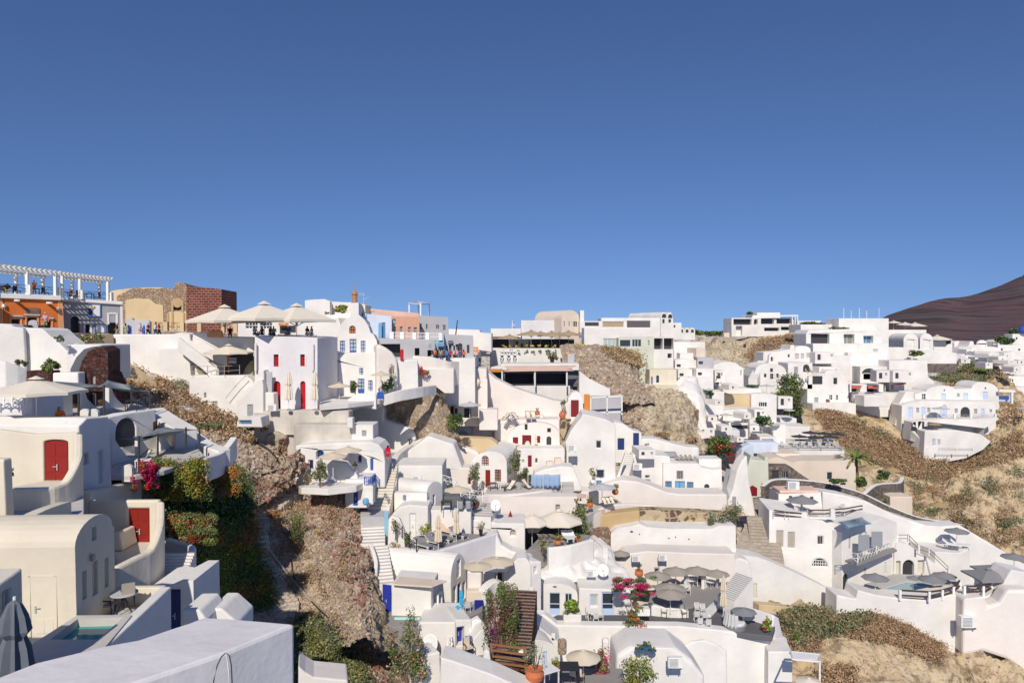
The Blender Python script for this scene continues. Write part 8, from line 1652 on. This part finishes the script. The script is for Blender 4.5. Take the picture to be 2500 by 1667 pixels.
for i,a in enumerate(((1668,948,1712,962,141),(1712,935,1742,956,142),(1745,905,1770,925,147),(1900,968,1935,990,150),(1725,985,1768,1006,136),(1700,1045,1745,1062,128),(1842,1000,1872,1016,134),(1560,1098,1600,1112,101),(2000,896,2050,916,166),(2140,905,2172,925,160),(1990,860,2040,880,168),(2110,965,2170,985,157),(2180,905,2230,925,163),(2392,912,2420,925,244))):
 B(('flat white roof behind the whitewashed hump','white box with a shadowed opening above the hump','little white storeroom in front of the big dome','white ledge house at the top of the scrub edge','low white awning house left of the courtyard','white stepped roof left of the big dark green tree','small white block below the round-shouldered house','low white parapet room behind the long curved wall','white chimney block above the two storey dome house','narrow white wing right of the coral awnings','white wall shelf in the middle of the hotel','low white terrace edge under the blank wall','shallow white recessed panel on the relief house','tiny white shed at the top of the far cliff')[i],a[0],a[1],a[2],a[3] + 8,a[4] - 3,4,Wn,[('o',a[0] + 6,a[1] + 5,a[0] + 14,a[3] - 1),('w',a[2] - 12,a[1] + 5,a[2] - 6,a[1] + 12,'wpaint',1,1,'greyp')] if i not in (4,11) else (),yaw=(6,-8,0,4)[i % 4],bev=.2)
rn = random.Random(5)
OR = ('first','second','third','fourth','fifth','sixth','seventh','eighth','ninth','tenth','eleventh','twelfth','thirteenth','fourteenth')
for i in range(14):
 x = 2346 + i * 11.5; y = 846 + rn.random() * 34 + i * 1.6; w = rn.uniform(14,26); h = rn.uniform(9,15); Y = 262 - (y - 846) * .8
 H('white_house',OR[i] + ' tiny white house of the far village counted from the left',Pl(x,Y,rn.uniform(-25,25)),[(x - w / 2,y + h),(x - w / 2,y),(x + w / 2,y,rn.choice((0,0,3,5))),(x + w / 2,y + h)],5,Wn,[('o',x - 3,y + 3,x,y + 7)],rev=.5,bev=.1)
for i in range(12):
 x = 1655 + i * 17; y = (890,925,985,1060,880,1020,980,1045,942,1068,1012,1040)[i] + rn.uniform(-4,4); w = rn.uniform(16,26); Y = (149,143,131,125,148,128,131,127,141,121,130,127)[i] - 4
 H('white_house',OR[i] + ' small white roof room from the left between the rock face and the black parasols',Pl(x,Y,rn.uniform(-20,20)),[(x - w / 2,y + 12),(x - w / 2,y),(x + w / 2,y,rn.choice((0,3,5))),(x + w / 2,y + 12)],3,rn.choice(('white','white','warm')),[('w',x - 4,y + 3,x + 1,y + 9,'wpaint',1,1)],rev=.3,bev=.1)
# ================================================================ VEGETATION AND RUBBLE
cover('creeper','dense green creeper with reddish tips covering the slope left of the rubble path',[(372,1170),(420,1110),(520,1105),(600,1160),(606,1260),(640,1370),(672,1460),(655,1495),(560,1488),(490,1470),(450,1420),(465,1330),(400,1300)],6500,.15,'lgreen',.35,9,seed=2,spread=.35)
cover('creeper','rust and yellow patches in the slope creeper',[(450,1360),(520,1330),(600,1340),(660,1440),(640,1485),(560,1480),(480,1450)],2600,.14,'lyellow',.5,5,seed=3,spread=.3,thr=(-.05,60))
cover('creeper','reddish brown patches in the slope creeper',[(440,1300),(520,1250),(610,1260),(650,1400),(600,1475),(480,1445)],1700,.14,'lrust',.55,5,seed=4,spread=.3,thr=(.12,45))
cover('creeper','darker foliage between the creeper and the cream wall',[(392,1215),(470,1180),(590,1190),(600,1270),(480,1300),(400,1300)],1400,.28,'ldark',.4,6,seed=5,spread=.4)  # scatter of leaves in a darker green
bush(440,1170,82,62,[('lgreen',.48),('lyellow',.34),('ldark',.13),('lrust',.05)],'huge sprawling bougainvillea bush at the edge of the lower cave terrace',cnt=16000,ls=.12,Y=46,depth=.3,clumps=70,trunk=False,name='bougainvillea',spread=.7,basepy=1260)
bush(360,1160,30,42,[('fmag',.6),('fred',.15),('lgreen',.25)],'magenta blossoms on the left side of the huge bougainvillea',cnt=3200,ls=.12,Y=43,spread=.75,clumps=18,trunk=False,name='bougainvillea')
bush(470,1290,70,42,[('lgreen',.5),('fred',.04),('lolive',.36),('lrust',.1)],'lower trailing part of the bougainvillea with red flowers',cnt=11000,ls=.12,Y=43.5,depth=.25,clumps=46,trunk=False,spread=.72,name='bougainvillea')
bush(540,1180,60,45,[('lrust',.45),('lbrown',.35),('lyellow',.2)],'brown-tipped shrub joining the bougainvillea to the rubble',cnt=7000,ls=.12,Y=53,depth=.25,clumps=36,trunk=False,spread=.7)
cover('dry_grass','olive brown scrub on the slope at the bottom beside the flat roof',[(722,1515),(790,1510),(850,1600),(900,1680),(730,1680)],3000,.18,'lolive',.4,7,seed=6,spread=.3)
cover('dry_grass','patches of green scrub on the slope at the bottom',[(735,1540),(800,1540),(860,1640),(880,1680),(740,1680)],900,.18,'lyellow',.35,6,seed=16,thr=(.05,30),spread=.3)
cover('dry_grass','dry brown scrub on the upper rubble slope',[(262,880),(330,905),(440,950),(520,985),(600,1030),(560,1075),(480,1040),(370,1000),(300,950)],1700,.24,'lbrown',.45,6,seed=7,thr=(-.12,35),spread=.4)
bush(505,1052,40,26,[('lolive',.7),('lbrown',.3)],'broad olive green thorn bush on the rubble slope',cnt=2200,ls=.18,Y=74,trunk=False,depth=.5)
bush(560,1055,36,20,[('lgreen',.5),('lolive',.5)],'dark green scrub below the blue basin block',cnt=1200,ls=.18,Y=76,trunk=False,depth=.5)
bush(430,940,30,20,[('lgrey',.8),('ldry',.2)],'pale leafless bush against the long white wall',cnt=600,ls=.18,Y=81,trunk=False)
bush(592,1080,40,22,[('lbrown',.6),('ldry',.4)],'dry brown bush above the looped hose',cnt=1300,ls=.18,Y=75,trunk=False,depth=.5)
bush(300,895,36,22,[('lbrown',.5),('lolive',.5)],'shadowed scrub beside the dark stone vault',cnt=1300,ls=.2,Y=80,trunk=False,depth=.5)
bush(690,1090,14,24,[('lmaroon',.6),('lbrown',.4)],'dark reddish bush beside the sandy wall',cnt=600,ls=.18,Y=75,trunk=False)
bush(645,1042,12,16,[('ldry',.7),('lbrown',.3)],'tuft of straw grass at the end of the peeling wall',cnt=300,ls=.2,Y=75.5,trunk=False)
H('sand_wall','smooth sandy slab wall beside the upper rubble',Pl(670,77,0),[(645,1105),(650,1060),(672,1052),(700,1066),(690,1095),(680,1108)],1.5,'plaintan',cat='wall',bev=.2)
stones('rubble','pale rubble scattered over the upper gully',[(440,1000),(600,1010),(720,1080),(745,1150),(680,1180),(580,1140),(480,1060)],2600,.07,.38,'pebble',3)
stones('rubble','loose stones covering the slope right of the rubble path',[(640,1210),(760,1180),(850,1200),(905,1300),(915,1440),(900,1560),(950,1680),(800,1640),(690,1500)],6500,.05,.24,'pebble',5)
stones('rubble','red volcanic stones in the gully walls',[(600,1160),(745,1090),(760,1150),(870,1240),(910,1380),(890,1500),(820,1400),(740,1230),(640,1230)],900,.08,.36,'redpebble',7)
stones('rubble','grey and red boulders near the bottom edge',[(840,1600),(920,1620),(960,1680),(850,1680)],120,.2,.6,'redpebble',9)
stones('rubble','stones on the mound below the ridge cafe',[(1370,845),(1500,850),(1560,900),(1590,950),(1570,1050),(1530,1040),(1420,930)],1600,.15,.7,'pebble',11)
cover('dry_grass','sparse brown scrub among the gully stones',[(640,1230),(760,1190),(850,1230),(860,1400),(860,1560),(760,1540),(690,1430)],1100,.15,'lbrown',.3,6,seed=12,thr=(.05,40),spread=.25)
bush(725,1285,26,44,[('lgreen',.5),('lolive',.5)],'spindly green shrub with a bent trunk in the gully',cnt=1100,ls=.14,Y=64,basepy=1405,clumps=14)
bush(668,1262,22,26,[('lbrown',.5),('lrust',.5)],'rusty scrub at the bend of the rubble path',cnt=700,ls=.15,Y=66,trunk=False)
bush(850,1240,42,34,[('lolive',.5),('lbrown',.5)],'olive scrub hanging on the right shoulder of the outcrop',cnt=2600,ls=.17,Y=73,trunk=False,depth=.5,clumps=18)
bush(800,1200,22,12,[('lbrown',.6),('lgreen',.4)],'low scrub at the head of the outcrop',cnt=500,ls=.16,Y=73.5,trunk=False)
bush(990,1600,55,72,[('lgreen',.4),('lolive',.45),('lbrown',.15)],'large loose shrub in front of the lower house at the bottom',cnt=3600,ls=.15,Y=50,depth=.6,clumps=24,basepy=1690,spread=.8)
bush(1000,1520,22,46,[('lolive',.6),('lgreen',.4)],'tall thin twiggy shrub before the square white room',cnt=380,ls=.13,Y=53.5,basepy=1600)
P = [(800,1186,73.5),(745,1192,71.5),(700,1212,69),(665,1235,66.5),(640,1262,64),(624,1292,62),(620,1320,60),(628,1350,57.5),(642,1378,55.5),(655,1402,54),(668,1425,52.5),(684,1452,50.5),(695,1480,49),(690,1510,47)]
m = MB()
for i in range(len(P) - 1):
 n_ = 4 if i < 4 else 3
 for k in range(n_):
  t = (k + .5) / n_; x = P[i][0] + (P[i + 1][0] - P[i][0]) * t; y = P[i][1] + (P[i + 1][1] - P[i][1]) * t; Y = P[i][2] + (P[i + 1][2] - P[i][2]) * t
  p,nn = hitn(x,y)
  q = W(x,y,Y) if p is None else p
  d = W(*P[i + 1]) - W(*P[i]); d.z = 0; L = d.length; d.normalize(); s = Vector((-d.y,d.x,0))
  m.box(q + Vector((0,0,-.25)),L / n_ * 1.12,2.1 + .3 * math.sin(i * 2.3 + k),.8,ax=((d + Vector((0,.06 * math.sin(i + k),0))).normalized(),s,Vector((0,0,1))))
reg(m.v,m.f); props(m.build('path','path_stone',bev=.08),kind='structure')
for i,(pts,r_,mt_,lb) in enumerate((([(660,1350),(720,1425),(790,1500),(860,1570),(905,1635),(930,1668)],.11,'pipe','long weathered grey pipe running down the gully'),([(712,1370),(722,1420),(760,1470),(800,1510)],.05,'hose','black cable lying along the gully pipe'),([(617,1078),(655,1100),(680,1130),(675,1152),(645,1162),(628,1160)],.09,'hose','thick black hose looped on the upper rubble'),([(660,1080),(690,1115),(706,1140),(690,1158)],.03,'hose','thin black cable beside the looped hose'))):
 m = MB(); C = [hit(*q) + Vector((0,-.15,.22)) for q in pts]; D = []
 for a in range(len(C) - 1):
  for k in range(6): D.append(cr(C[max(a - 1,0)],C[a],C[a + 1],C[min(a + 2,len(C) - 1)],k / 6))
 D.append(C[-1]); m.tube(D,r_,6); props(m.build('pipe' if 'pipe' in lb[:24] else 'hose',mt_,smooth=True),lb,'pipe' if 'grey pipe' in lb else 'hose')
cover('dry_scrub','brown dry scrub covering the slope below the white hotel',[(1990,1000),(2040,1005),(2100,1040),(2200,1080),(2260,1110),(2250,1170),(2180,1150),(2090,1110),(2020,1060)],5200,.3,'lbrown',.5,7,seed=21,spread=.7)
cover('dry_scrub','brown dry scrub along the top of the tan cliff',[(2230,1110),(2330,1130),(2420,1070),(2500,1050),(2500,1110),(2400,1140),(2280,1180)],2600,.3,'lbrown',.5,7,seed=22,spread=.7,thr=(-.1,50))
cover('dry_scrub','brown scrub on the cave ridge',[(1860,830),(1960,815),(1980,860),(1930,880),(1850,890),(1820,870)],1700,.36,'lbrown',.6,7,seed=23,spread=.8)
cover('dry_scrub','thick brown scrub on the bluff in the lower right',[(1905,1500),(2000,1488),(2150,1490),(2240,1540),(2300,1580),(2290,1620),(2180,1570),(2090,1560),(2010,1520),(1990,1590),(1930,1600)],6500,.17,'lbrown',.4,8,seed=24,spread=.4)
cover('dry_scrub','olive tinted scrub on the bluff',[(1905,1500),(2000,1490),(2120,1495),(2100,1540),(1980,1560),(1930,1590)],1400,.26,'lolive',.6,7,seed=25,spread=.45)
cover('dry_scrub','rust coloured scrub at the lower bluff edge',[(2000,1640),(2080,1630),(2080,1680),(2000,1680)],500,.24,'lbrown',.5,7,seed=26,spread=.4)
bush(1945,1570,14,34,[('lgreen',1)],'bright green climber on the left side of the bluff',cnt=900,ls=.2,Y=74,trunk=False)
cover('dry_scrub','ochre and olive scrub on the far slope below the mountain',[(2336,862),(2380,890),(2420,910),(2400,935),(2330,935),(2280,930),(2275,912),(2330,905)],1200,.5,'lolive',.8,7,seed=27,spread=1.1,thr=(-.05,22))
cover('dry_scrub','brown tufts on the far slope below the mountain',[(2336,870),(2420,890),(2480,930),(2500,1010),(2440,1050),(2350,990),(2280,935)],800,.5,'lbrown',.7,7,seed=28,spread=1.0,thr=(.05,40))
cover('dry_scrub','straw coloured scrub on the mound below the ridge cafe',[(1470,850),(1555,860),(1565,900),(1500,880)],700,.3,'ldry',.6,7,seed=29,spread=.5)
for i,a in enumerate(((1630,975,16,22,125,'ldry'),(1698,1010,10,24,124,'ldry'),(1620,1060,24,14,116,'lbrown'),(1690,1075,32,12,113,'lbrown'))): bush(a[0],a[1],a[2],a[3],[(a[5],1)],('straw tuft on the upper left of the pale rock','tall straw tuft hanging beside the whitewashed hump','brown bush at the foot of the pale rock','dry brown hedge above the long curved white wall')[i],cnt=900,ls=.22,Y=a[4],trunk=False,depth=.5)
bush(1112,1030,26,26,[('ldark',.4),('lgreen',.6)],'dark green ivy mass on the ochre wall shoulder',cnt=1400,ls=.2,Y=89,trunk=False,depth=.5)
bush(1078,958,12,24,[('lolive',.8),('lgrey',.2)],'thin olive shrub at the top of the stone rock face',cnt=500,ls=.18,Y=91)
bush(1350,872,16,10,[('lolive',1)],'spiky potted shrub below the brown parasols',cnt=260,ls=.3,Y=134)
for i,a in enumerate(((1985,1035,34,24,155,'ldark'),(2040,1025,30,16,158,'lgreen'),(1945,940,26,28,166,'lgreen'),(1935,1000,30,22,152,'lolive'),(2075,1012,40,20,166,'ldark'),(2130,1030,34,22,164,'lgreen'),(2180,1045,34,26,160,'ldark'),(2100,1175,20,16,112,'ldark'),(2150,1225,20,16,109,'lolive'),(2155,1160,18,12,113,'ldark'),(2045,1175,24,9,104,'ldark'),(2470,1060,40,22,165,'lolive'),(2450,830,30,12,305,'ldark'),(2476,815,14,16,330,'ldark'),(2400,905,22,10,240,'lbright'),(1700,812,22,9,215,'lgreen'),(1745,815,34,8,225,'ldark'),(2050,802,30,4,178,'lgreen'),(1990,790,40,5,212,'ldark'),(2235,862,22,7,175,'lgreen'),(2320,1290,30,3,108,'ldark'),(1830,765,10,3,205,'ldark'))):
 bush(*a[:4],[(a[5],.75),('lgreen' if a[5] != 'lgreen' else 'lolive',.25)],('dark shrub cluster left of the brown slope','palm-like green shrubs on the brown slope top','tall green shrubs right of the chapel','olive shrubs under the scrub edge terrace','dark rounded bush under the hotel wall','green rounded bush in the middle of the slope hedge','reddish dark bush at the end of the slope hedge','dark hedge right of the beige house','olive shrub below the curved stone wall','dark round bush under the straw parasols','dark bush in front of the beige house window','olive shrub right of the blue door hotel','dark trees behind the far village','tallest dark tree beside the blue dome','bright green shrub on the far slope','green tree left on the ridge skyline','wide dark trees on the ridge skyline','planted green strip on the hotel roof','dark roof garden left of the hotel','spiky green planter on the right ridge','thin dark hedge by the cliff straw parasol','planter on the hilltop house roof')[i],cnt=int(400 + a[2] * a[3] * 1.6),ls=.0026 * a[4] + .02,Y=a[4],trunk=i in (2,13),depth=.6,clumps=12)
pl_ = empty('palm_tree',W(2092,1140,113),'palm tree with long fronds right of the beige house','tree')
m = MB(); m.tube([W(2092,1160,113),W(2091,1122,113)],[.35,.22],8); m.build('trunk','brown',pl_)
m = MB(); c = W(2091,1122,113)
for k in range(26):
 a = k * 2.4; r = 2.6 + (k % 3) * .4; up = 1.8 * ((k % 5) / 5); pts = [c + Vector((math.cos(a) * r * t,math.sin(a) * r * t * .8,(up + 1.2) * t * 1.4 - 2.2 * t * t)) for t in (0,.35,.7,1)]
 for p0,p1 in zip(pts,pts[1:]):
  s = Vector((-math.sin(a),math.cos(a),0)) * .22; m.add([p0 - s,p0 + s,p1 + s * .7,p1 - s * .7],[(0,1,2,3)])
m.build('fronds','lgreen',pl_,recalc=False)
bush(1925,950,38,44,[('lgreen',.6),('ldark',.3),('lbrown',.1)],'tall tangle of green and reddish trees right of the shuttered house',cnt=3600,ls=.36,Y=150,trunk=False,depth=.5,clumps=26)
cover('dry_scrub','brown scrub clumps scattered over the tan cliff',[(2100,1180),(2330,1190),(2500,1180),(2500,1400),(2420,1370),(2300,1290),(2130,1240)],1500,.24,'lbrown',.4,7,seed=31,spread=.6,thr=(.16,38))
cover('dry_scrub','dark green scrub clumps on the cliff and slope',[(2080,1010),(2260,1110),(2480,1060),(2500,1350),(2330,1300),(2150,1200),(2060,1100)],1500,.28,'lolive',.5,7,seed=33,spread=.6,thr=(.27,30))
stones('rubble','dark boulders scattered on the tan cliff',[(2120,1180),(2500,1150),(2500,1400),(2300,1300)],160,.3,1.1,'pebble',13)
stones('rubble','boulders on the lower right bluff',[(1960,1560),(2300,1580),(2500,1600),(2500,1680),(1960,1680)],420,.08,.3,'pebble',15)
clean_protos()
